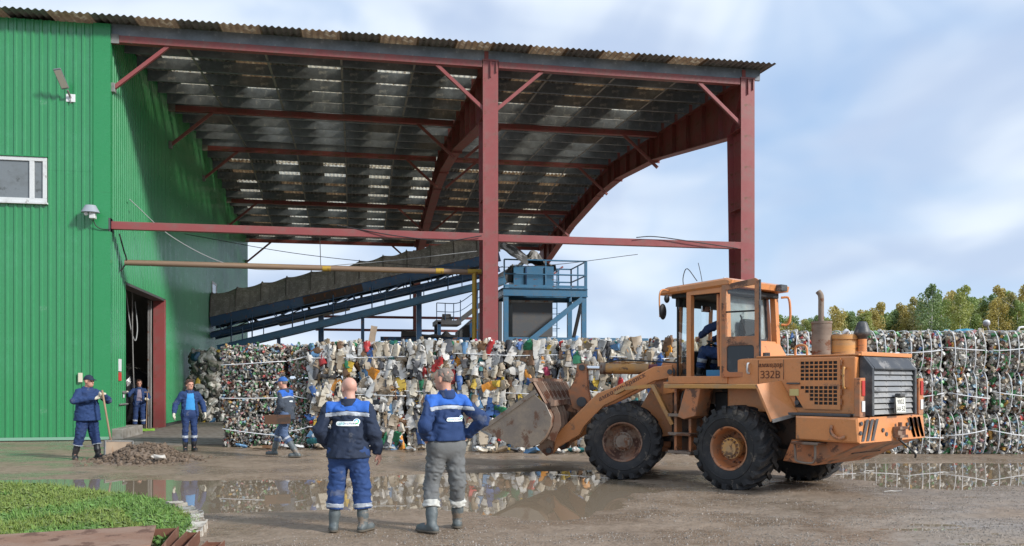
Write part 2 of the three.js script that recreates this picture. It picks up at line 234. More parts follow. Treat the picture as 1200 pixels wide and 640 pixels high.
{
  const B = warehouse, F = (s, h, y) => [s, y, -FD + 0.012 + h], Fu = (s, h, y) => [s, y, -FD + 0.016 + h];
  // front wall sheets, lower and upper course
  const cols = [[-8.39, -7.17], [-9.3, -8.39], [-10.2, -9.3]]; for (let x = -10.2; x > -20; x -= 1.09) cols.push([x - 1.09, x]);
  cols.forEach(([a, b], i) => {
    const win = i === 1 || i === 2;
    if (win) { part(B, 'wall_sheet', ribSheet(a, b, 0.12, 6.62, 6.62, F), M.greenSheet); part(B, 'wall_sheet', ribSheet(a, b, 7.92, 11.72, 11.72, Fu), M.greenSheet); }
    else { part(B, 'wall_sheet', ribSheet(a, b, 0.12, i ? 7.9 : 7.6, i ? 7.9 : 7.6, F), M.greenSheet); part(B, 'wall_sheet', ribSheet(a, b, i ? 7.86 : 7.56, 11.72, 11.72, Fu), M.greenSheet); }
  });
  part(B, 'corner_trim', merge([box(-7.19, WX + 0.05, 0.1, 11.74, -FD + 0.045, -FD + 0.055), box(WX + 0.04, WX + 0.05, 0.1, 11.74, -FD - 0.12, -FD + 0.045), box(-7.195, -7.185, 0.1, 11.74, -FD + 0.01, -FD + 0.05)]), M.greenTrim);
  part(B, 'joint_strip', box(-7.0, WX + 0.053, 7.0, 7.012, -FD + 0.056, -FD + 0.058), M.greenSheet);
  part(B, 'base_flashing', merge([box(-21, WX + 0.05, 0.06, 0.13, -FD + 0.06, -FD + 0.075), box(-21, WX, 0.05, 0.065, -FD, -FD + 0.12)]), std('dripEdge', lin(0.20, 0.36, 0.26), 0.5));
  part(B, 'plinth', merge([box(-21, WX - 0.05, -0.1, 0.06, -FD - 0.3, -FD + 0.03), box(WX - 0.2, WX + 0.3, -0.1, 0.33, -28.3, -25.9, 0.02)]), M.concrete);
  // structural cores behind the cladding
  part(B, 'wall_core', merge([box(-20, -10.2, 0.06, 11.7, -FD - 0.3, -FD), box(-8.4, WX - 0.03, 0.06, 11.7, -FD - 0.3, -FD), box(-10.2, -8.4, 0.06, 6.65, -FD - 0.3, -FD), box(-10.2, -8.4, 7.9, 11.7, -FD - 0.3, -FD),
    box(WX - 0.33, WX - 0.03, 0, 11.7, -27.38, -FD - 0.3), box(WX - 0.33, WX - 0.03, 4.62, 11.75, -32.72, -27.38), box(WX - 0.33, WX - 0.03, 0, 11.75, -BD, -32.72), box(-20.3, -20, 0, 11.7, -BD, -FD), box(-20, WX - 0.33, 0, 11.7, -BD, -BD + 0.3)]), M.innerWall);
  // side wall
  const S = (s, h, y) => [WX + h, y, -s], Su = (s, h, y) => [WX + 0.004 + h, y, -s];
  const side = (a, b, y0) => part(B, 'wall_sheet', ribSheet(a, b, y0, roofY(a) - 0.02, roofY(b) - 0.02, S), M.greenSheet);
  side(25.82, 26.6, 0.3); side(26.6, 27.36, 0.3);
  for (let d = 27.36; d < 32.7; d += 1.108) part(B, 'wall_sheet', ribSheet(d, d + 1.108, 4.69, roofY(d) - 0.02, roofY(d + 1.108) - 0.02, S), M.greenSheet);
  for (let d = 32.9; d < BD - 0.1; d += 1.089) { const e = Math.min(d + 1.089, BD); part(B, 'wall_sheet', ribSheet(d, e, 0.15, 7.3, 7.3, S), M.greenSheet); part(B, 'wall_sheet', ribSheet(d, e, 7.27, roofY(d) - 0.02, roofY(e) - 0.02, Su), M.greenSheet); }
  // gate frame
  const gf = sub(B, 'gate_frame');
  part(gf, 'jamb', box(WX - 0.36, WX + 0.035, 0.02, 4.66, -32.92, -32.70, 0.008), M.redSteel, 'dark red steel gate post with worn foot');
  part(gf, 'jamb', box(WX - 0.36, WX + 0.03, 0.02, 4.66, -27.38, -27.30, 0.008), M.greenTrim);
  part(gf, 'header', box(WX - 0.36, WX + 0.03, 4.6, 4.68, -32.70, -27.38, 0.008), M.darkSteel);
  part(gf, 'guide_rail', merge([rod(V(WX - 0.42, 0, -32.62), V(WX - 0.42, 4.6, -32.62), 0.035), box(WX - 0.5, WX - 0.46, 0, 4.6, -32.68, -32.5)]), M.bar);
  // front window
  const w = sub(B, 'window');
  const fr = (x0, x1, y0, y1) => box(x0, x1, y0, y1, -FD - 0.02, -FD + 0.055, 0.006);
  part(w, 'frame', merge([fr(-10.2, -8.4, 7.79, 7.9), fr(-10.2, -8.4, 6.65, 6.76), fr(-8.5, -8.4, 6.76, 7.79), fr(-10.2, -10.1, 6.76, 7.79), fr(-8.84, -8.72, 6.76, 7.79)]), M.pvc);
  part(w, 'pane', box(-10.1, -8.84, 6.76, 7.79, -FD - 0.005, -FD + 0.01), M.winGlass); part(w, 'pane', box(-8.72, -8.5, 6.76, 7.79, -FD - 0.005, -FD + 0.01), M.winGlass);
  part(w, 'sill', box(-10.25, -8.36, 6.59, 6.64, -FD + 0.02, -FD + 0.13, 0.005), M.pvc);
  part(w, 'lintel_flashing', box(-10.22, -8.38, 7.905, 7.93, -FD + 0.01, -FD + 0.09), M.greenTrim);
  // small side windows by the conveyor
  for (const [d0, d1, y0, y1] of [[43.15, 44.5, 5.2, 6.55], [47.2, 48.7, 5.35, 6.25]]) {
    const sw = sub(B, 'window'); const f2 = (a, b, y, z) => box(WX + 0.0, WX + 0.055, y, z, -b, -a, 0.005);
    part(sw, 'frame', merge([f2(d0, d1, y1 - 0.1, y1), f2(d0, d1, y0, y0 + 0.1), f2(d0, d0 + 0.12, y0 + 0.1, y1 - 0.1), f2(d1 - 0.12, d1, y0 + 0.1, y1 - 0.1)]), M.pvc);
    part(sw, 'pane', box(WX + 0.03, WX + 0.04, y0 + 0.1, y1 - 0.1, -d1 + 0.12, -d0 - 0.12), phys('sidePane', lin(0.35, 0.4, 0.43), 0.05));
  }
  // little fittings by the gate
  const hd = sub(B, 'gate_hardware');
  part(hd, 'bolt', merge([box(WX + 0.02, WX + 0.07, 1.32, 1.40, -27.3, -27.0, 0.01), rod(V(WX + 0.06, 1.36, -27.36), V(WX + 0.06, 1.36, -26.95), 0.02)]), M.bar);
  part(hd, 'bolt', merge([box(WX + 0.02, WX + 0.06, 0.98, 1.03, -27.36, -26.7, 0.006), rod(V(WX + 0.06, 1.005, -27.5), V(WX + 0.06, 1.005, -26.6), 0.018)]), M.bar);
}
// wall fittings
function plate(name, label, cat, x0, x1, y0, y1, z0, z1, m) { return solo(name, box(x0, x1, y0, y1, z0, z1, 0.006), m, label, cat); }
plate('switch_box', 'small cream switch box on the green front wall beside the man with the shovel', 'switch box', -7.57, -7.47, 1.66, 1.92, -FD + 0.04, -FD + 0.11, std('cream', lin(0.62, 0.58, 0.45), 0.6));
plate('notice_plate', 'small white notice plate on green wall by the gate', 'sign', WX + 0.03, WX + 0.04, 1.98, 2.34, -26.86, -26.55, M.white);
plate('warning_plate', 'small red and white warning plate on green wall by the gate', 'sign', WX + 0.03, WX + 0.04, 1.70, 1.95, -26.86, -26.55, (() => { const c = document.createElement('canvas'); c.width = 64; c.height = 64; const x = c.getContext('2d'); x.fillStyle = '#c23b34'; x.fillRect(0, 0, 64, 64); x.fillStyle = '#e8d9d2'; x.fillRect(0, 26, 64, 9); x.fillRect(10, 44, 44, 6); const t = new THREE.CanvasTexture(c); t.colorSpace = THREE.SRGBColorSpace; return std('warn', 0xffffff, 0.6, 0, { map: t }); })());
plate('paper_tag', 'tiny white square tag on green wall beside the gate bolts', 'tag', WX + 0.03, WX + 0.036, 1.2, 1.3, -27.2, -27.06, M.white);
{
  const L = thing('floodlight', 'flat grey floodlight on a white plate high on the green front wall', 'floodlight', [-7.78, 9.6, -FD + 0.03]);
  part(L, 'mounting_plate', box(-0.12, 0.12, -0.12, 0.1, 0.0, 0.03, 0.01), M.white);
  part(L, 'bracket', merge([rod(V(0, 0, 0.03), V(-0.02, 0.14, 0.22), 0.03), rod(V(0.01, -0.16, 0.04), V(0, 0, 0.08), 0.012)]), M.bar);
  const hd = new RoundedBoxGeometry(0.2, 0.58, 0.05, 2, 0.015).rotateX(0.75).rotateZ(0.24).translate(-0.12, 0.38, 0.42); part(L, 'housing', clean(hd), std('lampGrey', lin(0.16, 0.17, 0.18), 0.5));
  part(L, 'lens', clean(new THREE.BoxGeometry(0.17, 0.5, 0.01).translate(0, 0, 0.028).rotateX(0.75).rotateZ(0.24).translate(-0.12, 0.38, 0.42)), std('lampLens', lin(0.42, 0.40, 0.34), 0.3));
  const Q = thing('hooded_lamp', 'hooded wall lamp beside the steel tie beam end on the warehouse corner', 'wall lamp', [-7.2, 6.42, -FD + 0.06]);
  part(Q, 'hood', (() => { const g = new THREE.CylinderGeometry(0.14, 0.25, 0.2, 20, 1, false); g.scale(1, 1, 0.8); g.translate(0, 0.05, 0.22); return clean(g); })(), std('hoodGrey', lin(0.30, 0.33, 0.37), 0.45));
  part(Q, 'body', merge([box(-0.02, 0.13, -0.22, -0.03, 0.1, 0.3, 0.02), rod(V(0.05, -0.12, 0), V(0.05, -0.1, 0.18), 0.035)]), M.pvc);
  part(Q, 'bulb_glass', clean(new THREE.SphereGeometry(0.06, 12, 8).translate(-0.1, -0.09, 0.26)), M.white);
  part(Q, 'lead', tube([[0.05, -0.22, 0.15], [0.1, -0.38, 0.08], [0.22, -0.46, 0.04], [0.45, -0.47, 0.03]], 0.014), M.cable);
}
// interior of the warehouse: heap of black film, hoist chains, a window in the far wall
{
  const hp = thing('film_heap', 'heap of black plastic film just inside the warehouse gate', 'heap', [-8.4, 0, -34.6]);
  const g = new THREE.IcosahedronGeometry(1, 5), p = g.attributes.position; for (let i = 0; i < p.count; i++) { const v = V(p.getX(i), p.getY(i), p.getZ(i)), n = 1 + 0.5 * (fbm(v.x * 2.5 + 9, v.y * 2.5, v.z * 2.5, 4) - 0.5) + 0.12 * Math.abs(vn(v.x * 11, v.y * 11, v.z * 11) - 0.5); p.setXYZ(i, v.x * n * 1.1, Math.max(-0.02, (v.y * n + 0.75) * 1.25), v.z * n * 1.3); }
  g.computeVertexNormals(); part(hp, 'film', g, std('blackFilm', lin(0.03, 0.031, 0.034), 0.25));
  const ch = thing('hoist_chain', 'thin hoist chains and rope hanging inside the gate', 'chain', [0, 0, 0]);
  part(ch, 'chain', tube([[-7.5, 5, -31.2], [-7.5, 3, -31.25], [-7.45, 1.1, -31.3], [-7.4, 0.1, -31.4]], 0.022), M.bar); part(ch, 'rope', tube([[-7.6, 4.7, -30.8], [-7.55, 3.4, -31.3], [-7.5, 3.1, -31.6], [-7.5, 3.5, -31.9], [-7.6, 4.5, -32]], 0.02), M.paleCable);
}
// ---------- steel canopy ----------
const canopy = thing('canopy', 'wide steel canopy with corrugated roof on dark red columns beside the green warehouse', 'canopy');
{
  const C = canopy, CX = [4.09, 12.5];
  const flange = (pts, w, t, X) => { const o = []; for (let i = 0; i < pts.length - 1; i++) { const a = V(X, pts[i][1], -pts[i][0]), b = V(X, pts[i + 1][1], -pts[i + 1][0]); o.push(beam(a, b, w, t)); } return o; };
  const web = (pts, X, t) => { const g = prism(pts.map(p => [p[0], p[1]]), -t / 2, t / 2); g.rotateY(Math.PI / 2); g.translate(X, 0, 0); return uvm(g); };   // (D,y) outline: x->-z
  for (const X of CX) {
    // front column: tapered built-up section
    const fc = sub(C, 'column');
    part(fc, 'flange', uvm(beam(V(X, 0, -FD - 0.02), V(X, 11.45, -FD - 0.02), 0.47, 0.036, V(0, 0, 1))), M.redSteel);
    part(fc, 'web', web([[FD + 0.038, 0], [FD + 0.75, 0], [FD + 1.08, 10], [FD + 1.08, 11.3], [FD + 0.038, 11.3]], X, 0.024), M.redSteel);
    part(fc, 'flange', uvm(beam(V(X, 0, -FD - 0.77), V(X, 9.95, -FD - 1.10), 0.42, 0.03, V(0, 0, 1))), M.redSteel);
    for (const y of [4.2, 7.3, 9.9]) part(fc, 'stiffener', box(X - 0.2, X + 0.2, y, y + 0.02, -FD - 1.02 + (10 - y) * 0.03, -FD - 0.04), M.redSteel);
    part(fc, 'end_plate', box(X - 0.25, X + 0.25, 11.452, 11.5, -FD - 0.16, -FD + 0.02), M.redSteel);
    part(fc, 'rib', merge([box(X - 0.012, X + 0.012, 10.95, 11.45, -FD - 0.003, -FD + 0.06), box(X + 0.16, X + 0.18, 11.1, 11.45, -FD - 0.002, -FD + 0.05)]), M.redSteel);
    part(fc, 'knee_strut', uvm(beam(V(X, 11.25, -FD - 0.1), V(X, 9.95, -FD - 1.05), 0.3, 0.03, V(0, 1, 0))), M.redSteel);
    // rear column
    const rc = sub(C, 'column'); part(rc, 'flange', box(X - 0.22, X + 0.22, 0, 10.5, -BD - 0.02, -BD + 0.02), M.redSteelB); part(rc, 'flange', box(X - 0.22, X + 0.22, 0, 9.25, -BD + 0.9, -BD + 0.94), M.redSteel); part(rc, 'web', box(X - 0.012, X + 0.012, 0, 10.5, -BD + 0.02, -BD + 0.9), M.redSteelB);
    // rafter
    const top = D => roofY(D) - 0.36, lo = [[26.8, 9.87], [34.1, 11.02], [39.2, 11.42], [42.4, 11.36], [48.4, 10.75], [56.3, 9.3]];
    const ra = sub(C, 'rafter');
    part(ra, 'web', web([[26.0, 9.9], ...lo, [57.0, 9.3], [57.0, top(57)], [RIDGE, top(RIDGE)], [26.0, top(26)]], X, 0.03), M.redSteelB);
    part(ra, 'lower_flange', merge(flange(lo, 0.4, 0.035, X)), M.redSteelB);
    part(ra, 'upper_flange', merge(flange([[26, top(26)], [RIDGE, top(RIDGE)], [57, top(57)]], 0.38, 0.03, X)), M.redSteelB);
    const loY = D => { for (let i = 1; i < lo.length; i++) if (D <= lo[i][0]) return mix(lo[i - 1][1], lo[i][1], clamp((D - lo[i - 1][0]) / (lo[i][0] - lo[i - 1][0]))); return 9.3; };
    for (let d = 27.6; d < 56; d += 1.45) part(ra, 'stiffener', box(X - 0.17, X + 0.17, loY(d) + 0.02, top(d) - 0.02, -d - 0.008, -d + 0.008), M.redSteelB);
    for (const d of [34.1, 39.2, 42.4, 48.4]) part(ra, 'splice_plate', box(X - 0.22, X + 0.22, loY(d) - 0.08, top(d) + 0.02, -d - 0.022 - 0.3, -d + 0.022 - 0.3), M.redSteelB);
  }
  // purlins and sag bars
  const pd = []; for (let k = 0; k < 22; k++) pd.push(FD + 0.06 + 1.473 * k);
  for (const d of pd) {
    const y = roofY(d) - 0.015, x0 = WX + 0.02, x1 = 12.95;
    const pg = uvm(merge([box(x0, x1, y - 0.335, y, -d - 0.004, -d + 0.004), box(x0, x1, y - 0.016, y - 0.008, -d - 0.075, -d - 0.004), box(x0, x1, y - 0.343, y - 0.335, -d - 0.075, -d + 0.004), box(x0, x1, y - 0.325, y - 0.295, -d - 0.08, -d - 0.074)]));
    part(C, 'purlin', pg, M.galv);
    for (const X of CX) part(C, 'cleat', box(X - 0.18, X - 0.06, y - 0.33, y - 0.03, -d + 0.006, -d + 0.02), M.redSteelB);
  }
  for (const X of [-4.85, -2.62, -0.39, 1.85, 6.2, 8.3, 10.4]) for (let k = 0; k < 21; k++) { const a = pd[k], b = pd[k + 1]; part(C, 'sag_bar', beam(V(X, roofY(a) - 0.325, -a - 0.006), V(X, roofY(b) - 0.325, -b + 0.006), 0.07, 0.02), M.bar); }
  // eave and inner struts with knee braces
  [[FD + 0.12, M.redSteel], [33.5, M.redSteelB], [40.6, M.redSteelB], [48.2, M.redSteelB], [56.2, M.redSteelB]].forEach(([d, m], i) => {
    const y = roofY(d) - 0.345; const s = sub(C, 'strut');
    for (const [a, b] of [[WX + 0.02, CX[0] - 0.25], [CX[0] + 0.25, CX[1] - 0.25]]) part(s, 'tube', box(a, b, y - 0.2, y, -d - 0.1, -d + 0.1, 0.012), m);
    const kb = (x, s1) => part(s, 'knee_brace', beam(V(x + s1 * 1.55, y - 0.18, -d), V(x + s1 * 0.1, y - 1.45, -d), 0.1, 0.1), m);
    kb(WX + 0.02, 1); kb(CX[0] - 0.1, -1); kb(CX[0] + 0.1, 1); kb(CX[1] - 0.1, -1);
    part(s, 'gusset', box(WX + 0.02, WX + 0.14, y - 1.6, y - 1.34, -d - 0.09, -d + 0.09, 0.01), M.bar); part(s, 'gusset', box(WX + 0.02, WX + 0.26, y - 0.24, y + 0.02, -d + 0.1, -d + 0.13), M.bar);
  });
  // tie beam across the front
  part(C, 'tie_beam', box(WX + 0.05, 4.09 - 0.236, 5.98, 6.2, -FD - 0.18, -FD - 0.0, 0.01), M.redSteel); part(C, 'tie_beam', box(4.09 + 0.236, 12.5 - 0.236, 5.96, 6.18, -FD - 0.18, -FD - 0.0, 0.01), M.redSteel);
  part(C, 'tie_beam_end_plate', box(WX + 0.0, WX + 0.05, 5.9, 6.28, -FD - 0.25, -FD + 0.06), M.darkSteel);
  // rear girts
  for (const y of [5.05, 5.92]) part(C, 'girt', box(-2.5, 8, y, y + 0.16, -BD - 0.25, -BD - 0.1), M.redSteelB);
  for (const X of CX) for (const s of [-1, 1]) part(C, 'knee_brace', beam(V(X + s * 1.6, 9.6, -BD + 0.4), V(X + s * 0.1, 8.4, -BD + 0.4), 0.12, 0.12), M.redSteelB);
  // corrugated sheets, alternating fibre cement and translucent fibreglass columns
  const W = 1.13, wave = (L) => { const n = 60, pos = [], uv = []; const f = x => 0.026 * Math.cos(x / 0.1883 * 2 * Math.PI); for (let i = 0; i < n; i++) { const a = (W + 0.06) * i / n, b = (W + 0.06) * (i + 1) / n; for (const [x, z] of [[a, 0], [b, 0], [b, -L], [a, 0], [b, -L], [a, -L]]) { pos.push(x, f(x), z); uv.push(x, z); } } const g = new THREE.BufferGeometry(); g.setAttribute('position', new THREE.Float32BufferAttribute(pos, 3)); g.setAttribute('uv', new THREE.Float32BufferAttribute(uv, 2)); return toCreasedNormals(g, 0.9); };
  const RL = 2.946, geo = wave(RL + 0.14), geoE = wave(1.9), rr = rng(44);
  const sheets = [M.slate, std('slateB', lin(0.82, 0.82, 0.83), 0.9, 0, { map: M.slate.map })], tr = [M.fibreSheet, phys('fibreB', lin(0.86, 0.83, 0.78), 0.75, { map: M.fibreSheet.map, transmission: 0.68, thickness: 0 }), phys('fibreC', lin(0.8, 0.72, 0.6), 0.8, { map: M.fibreBrown.map, transmission: 0.5, thickness: 0 })];
  for (let k = -16; k < 13; k++) {
    const X = -1.55 + W * k, clear = (((k % 2) + 2) % 2 === 0) && k < 11;
    for (let s = 0; s < 2; s++) for (let r = 0; r < 6; r++) {
      if (X < -10.5 && (r > 0 || s)) { if (r > 0 && s === 0 && X > -21) { } }
      const d0 = s === 0 ? FD - 0.55 + r * RL : BD + 0.55 - (r + 1) * RL, m = clear ? (s === 0 && r === 0 ? M.fibreBrown : tr[(rr() * 3) | 0]) : sheets[(rr() * 2) | 0];
      if (s === 0 && d0 > RIDGE) continue; if (s === 1 && d0 + RL < RIDGE) continue;
      const L = s === 0 ? Math.min(RL + 0.14, RIDGE - d0) : 0; const g = s === 0 && L < RL ? geoE : geo;
      const o = part(C, 'roof_sheet', g, m); const sl = s === 0 ? Math.atan(SF) : -Math.atan(SR);
      o.rotation.x = sl; o.position.set(X, roofY(d0) + 0.028 + (k % 2 ? 0.006 : 0) + r * 0.004 * (s ? -1 : 1) + (s ? 0.05 : 0), -d0);
    }
  }
  part(C, 'ridge_cap', merge([beam(V(-20, roofY(RIDGE) + 0.07, -RIDGE + 0.12), V(13.15, roofY(RIDGE) + 0.07, -RIDGE + 0.12), 0.3, 0.01)]), M.slate);
}
// pipe under the canopy
{
  const P = thing('gas_pipe', 'rusty horizontal pipe with yellow down pipe under the tie beam', 'pipe');
  part(P, 'run', rod(V(WX + 0.2, 5.16, -26.6), V(3.95, 5.12, -26.6), 0.085, 14), M.pipe);
  part(P, 'down_pipe', rod(V(3.72, 5.1, -26.6), V(3.72, 0, -26.6), 0.075, 12), M.yellow);
  for (const [a, b] of [[-0.95, -0.7], [2.5, 2.75], [3.5, 3.93]]) part(P, 'painted_joint', rod(V(a, 5.13, -26.6), V(b, 5.13, -26.6), 0.091, 14), M.yellow);
  part(P, 'hanger', rod(V(-1.0, 5.2, -26.6), V(-1.0, 6.0, -25.85), 0.012, 6), M.bar);
  part(P, 'wall_bracket', tube([[WX + 0.12, 5.95, -26.3], [WX + 0.2, 5.5, -26.45], [WX + 0.25, 5.2, -26.55], [WX + 0.08, 4.9, -26.6]], 0.022), M.cable);
}
const wire = (pts, r, m, label) => solo('overhead_cable', tube(pts, r, 6, 40), m, label, 'cable', undefined);
wire([[WX + 0.1, 7.2, -27.5], [WX + 1.2, 6.2, -28.2], [-3.6, 5.35, -28.5], [0, 5.55, -28.5], [4.0, 6.0, -28]], 0.014, M.paleCable, 'pale slack cable hanging under the tie beam from the green wall');
wire([[WX + 0.1, 7.6, -36], [-2, 6.9, -36], [3.5, 6.55, -36], [8, 6.7, -36], [12.3, 7.3, -36]], 0.014, M.cable, 'dark cable sagging across the open bay behind the tie beam');
wire([[-0.5, 6.3, -25.75], [1.4, 6.0, -25.6], [2.8, 5.93, -25.6], [3.8, 6.1, -25.62]], 0.016, M.cable, 'black cable looped over the tie beam left of the middle column');
wire([[12.1, 5.95, -25.6], [10.6, 6.12, -25.6], [9.2, 6.25, -25.62], [8.7, 6.2, -25.6]], 0.016, M.cable, 'black cable looped over the tie beam next to the outer column');
// ---------- covered belt conveyor ----------
{
  const D = 43, T = thing('covered_conveyor', 'sloping blue belt conveyor under a scalloped brown tarpaulin cover', 'conveyor');
  const yB = X => 4.62 + 0.25 * (X + 6.8), P = (X, dy, dd = 0) => V(X, yB(X) + dy, -D - dd);
  const x0 = -6.7, x1 = 7.2;
  for (const s of [-0.7, 0.7]) {
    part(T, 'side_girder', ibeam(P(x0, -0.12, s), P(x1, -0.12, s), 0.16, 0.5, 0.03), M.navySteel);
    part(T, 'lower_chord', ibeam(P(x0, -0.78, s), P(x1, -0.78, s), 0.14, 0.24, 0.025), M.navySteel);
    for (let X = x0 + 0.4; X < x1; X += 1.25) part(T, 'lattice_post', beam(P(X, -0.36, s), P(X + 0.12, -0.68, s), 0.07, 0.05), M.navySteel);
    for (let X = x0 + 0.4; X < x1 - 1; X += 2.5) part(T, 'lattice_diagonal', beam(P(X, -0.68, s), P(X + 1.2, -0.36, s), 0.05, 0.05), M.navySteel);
  }
  part(T, 'belt', beam(P(x0, 0.02), P(x1, 0.02), 1.1, 0.04), M.rubber); part(T, 'return_belt', beam(P(x0, -0.6), P(x1, -0.6), 1.0, 0.03), M.rubber);
  for (let X = x0 + 0.8; X < x1; X += 1.25) { const r = sub(T, 'idler_set'); part(r, 'roller', rod(P(X, -0.52, -0.64), P(X, -0.52, 0.64), 0.06, 10), M.bar); part(r, 'bracket', box(X - 0.06, X + 0.06, yB(X) - 0.62, yB(X) - 0.44, -D + 0.58, -D + 0.64), M.darkSteel); }
  part(T, 'drip_tray', beam(P(-3.6, -0.98), P(-0.2, -0.98), 1.3, 0.03), M.slate);
  part(T, 'side_patch', beam(P(-2.4, -0.14, -0.79), P(0.4, -0.14, -0.79), 0.02, 0.36), std('rustPatch', 0xffffff, 0.9, 0, { map: worn([0.075, 0.05, 0.04], [0.045, 0.045, 0.05], RUST, 24, 0.5, 0.1) }));
  // cover: one sagging sheet between each pair of hoops
  const nb = 12, bl = (x1 - x0) / nb; const hoopM = std('hoop', lin(0.11, 0.10, 0.09), 0.7);
  for (let b = 0; b < nb; b++) {
    const pos = [], nu = 10, nvv = 14, idx = [], uv = [];
    for (let i = 0; i <= nu; i++) { const t = i / nu, X = x0 + (b + t) * bl, sag = 1 - 0.085 * Math.sin(Math.PI * t) * (0.8 + 0.5 * h3(b, 3, 1)); for (let j = 0; j <= nvv; j++) { const a = Math.PI * j / nvv, wob = 1 + 0.05 * (fbm(X * 2, a * 3, 5, 3) - 0.5), z = Math.cos(a) * 0.78 * wob, y = Math.pow(Math.sin(a), 0.72) * 1.18 * sag * wob - 0.02; pos.push(X, yB(X) + 0.13 + y, -D + z); uv.push(X * 1.1, a * 0.75); } }
    for (let i = 0; i < nu; i++) for (let j = 0; j < nvv; j++) { const a = i * (nvv + 1) + j; idx.push(a, a + 1, a + nvv + 1, a + 1, a + nvv + 2, a + nvv + 1); }
    const g = new THREE.BufferGeometry(); g.setAttribute('position', new THREE.Float32BufferAttribute(pos, 3)); g.setAttribute('uv', new THREE.Float32BufferAttribute(uv, 2)); g.setIndex(idx); g.computeVertexNormals(); part(T, 'cover_sheet', g, M.tarp);
    const X = x0 + b * bl, hp = []; for (let j = 0; j <= 16; j++) { const a = Math.PI * j / 16; hp.push([X, yB(X) + 0.13 + Math.pow(Math.sin(a), 0.72) * 1.19, -D + Math.cos(a) * 0.79]); } part(T, 'hoop', tube(hp, 0.025, 6, 32), hoopM);
  }
  part(T, 'cover_edge', beam(P(x0, 0.2, -0.80), P(x1, 0.2, -0.80), 0.02, 0.2), M.tarp);
  part(T, 'end_flap', (() => { const g = new THREE.PlaneGeometry(1.7, 1.5, 12, 12), p = g.attributes.position; for (let i = 0; i < p.count; i++) { const u = p.getX(i) / 1.7 + 0.5, v = p.getY(i) / 1.5 + 0.5; p.setXYZ(i, 7.1 + u * 1.6, 9.25 - u * 0.95 - (1 - v) * 0.75 + 0.12 * (vn(u * 5, v * 5) - 0.5), -D + 0.7 - v * 0.9 + 0.2 * (vn(u * 4, v * 6, 3) - 0.5)); } g.computeVertexNormals(); return g; })(), std('flap', 0xffffff, 0.6, 0, { map: worn([0.07, 0.07, 0.07], [0.10, 0.1, 0.095], [0.45, 0.45, 0.45], 25, 0.4, 0.16) }));
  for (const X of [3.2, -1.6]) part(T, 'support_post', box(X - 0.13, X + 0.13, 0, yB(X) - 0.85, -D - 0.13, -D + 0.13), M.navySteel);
  // walkway beside the belt
  const W = thing('conveyor_walkway', 'narrow sloping blue walkway with posts in front of the conveyor', 'walkway');
  const yW = X => 3.62 + 0.26 * (X + 4.6), Q = (X, dy, dd = 0) => V(X, yW(X) + dy, -41.6 - dd);
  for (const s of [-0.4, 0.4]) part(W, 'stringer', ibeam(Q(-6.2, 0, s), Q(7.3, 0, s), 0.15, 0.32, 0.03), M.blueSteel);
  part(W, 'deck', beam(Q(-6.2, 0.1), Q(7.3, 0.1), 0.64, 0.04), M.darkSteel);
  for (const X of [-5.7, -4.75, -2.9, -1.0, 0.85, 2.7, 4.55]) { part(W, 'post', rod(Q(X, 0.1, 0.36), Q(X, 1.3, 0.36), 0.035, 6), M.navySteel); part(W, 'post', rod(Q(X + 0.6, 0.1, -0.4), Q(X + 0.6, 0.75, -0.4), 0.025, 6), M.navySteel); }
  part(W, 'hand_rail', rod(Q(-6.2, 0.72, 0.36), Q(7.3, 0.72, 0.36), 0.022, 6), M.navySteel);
  for (const X of [-3.5, 0.4, 5.9]) part(W, 'leg', box(X - 0.08, X + 0.08, 0, yW(X) - 0.15, -41.7, -41.5), M.navySteel);
}
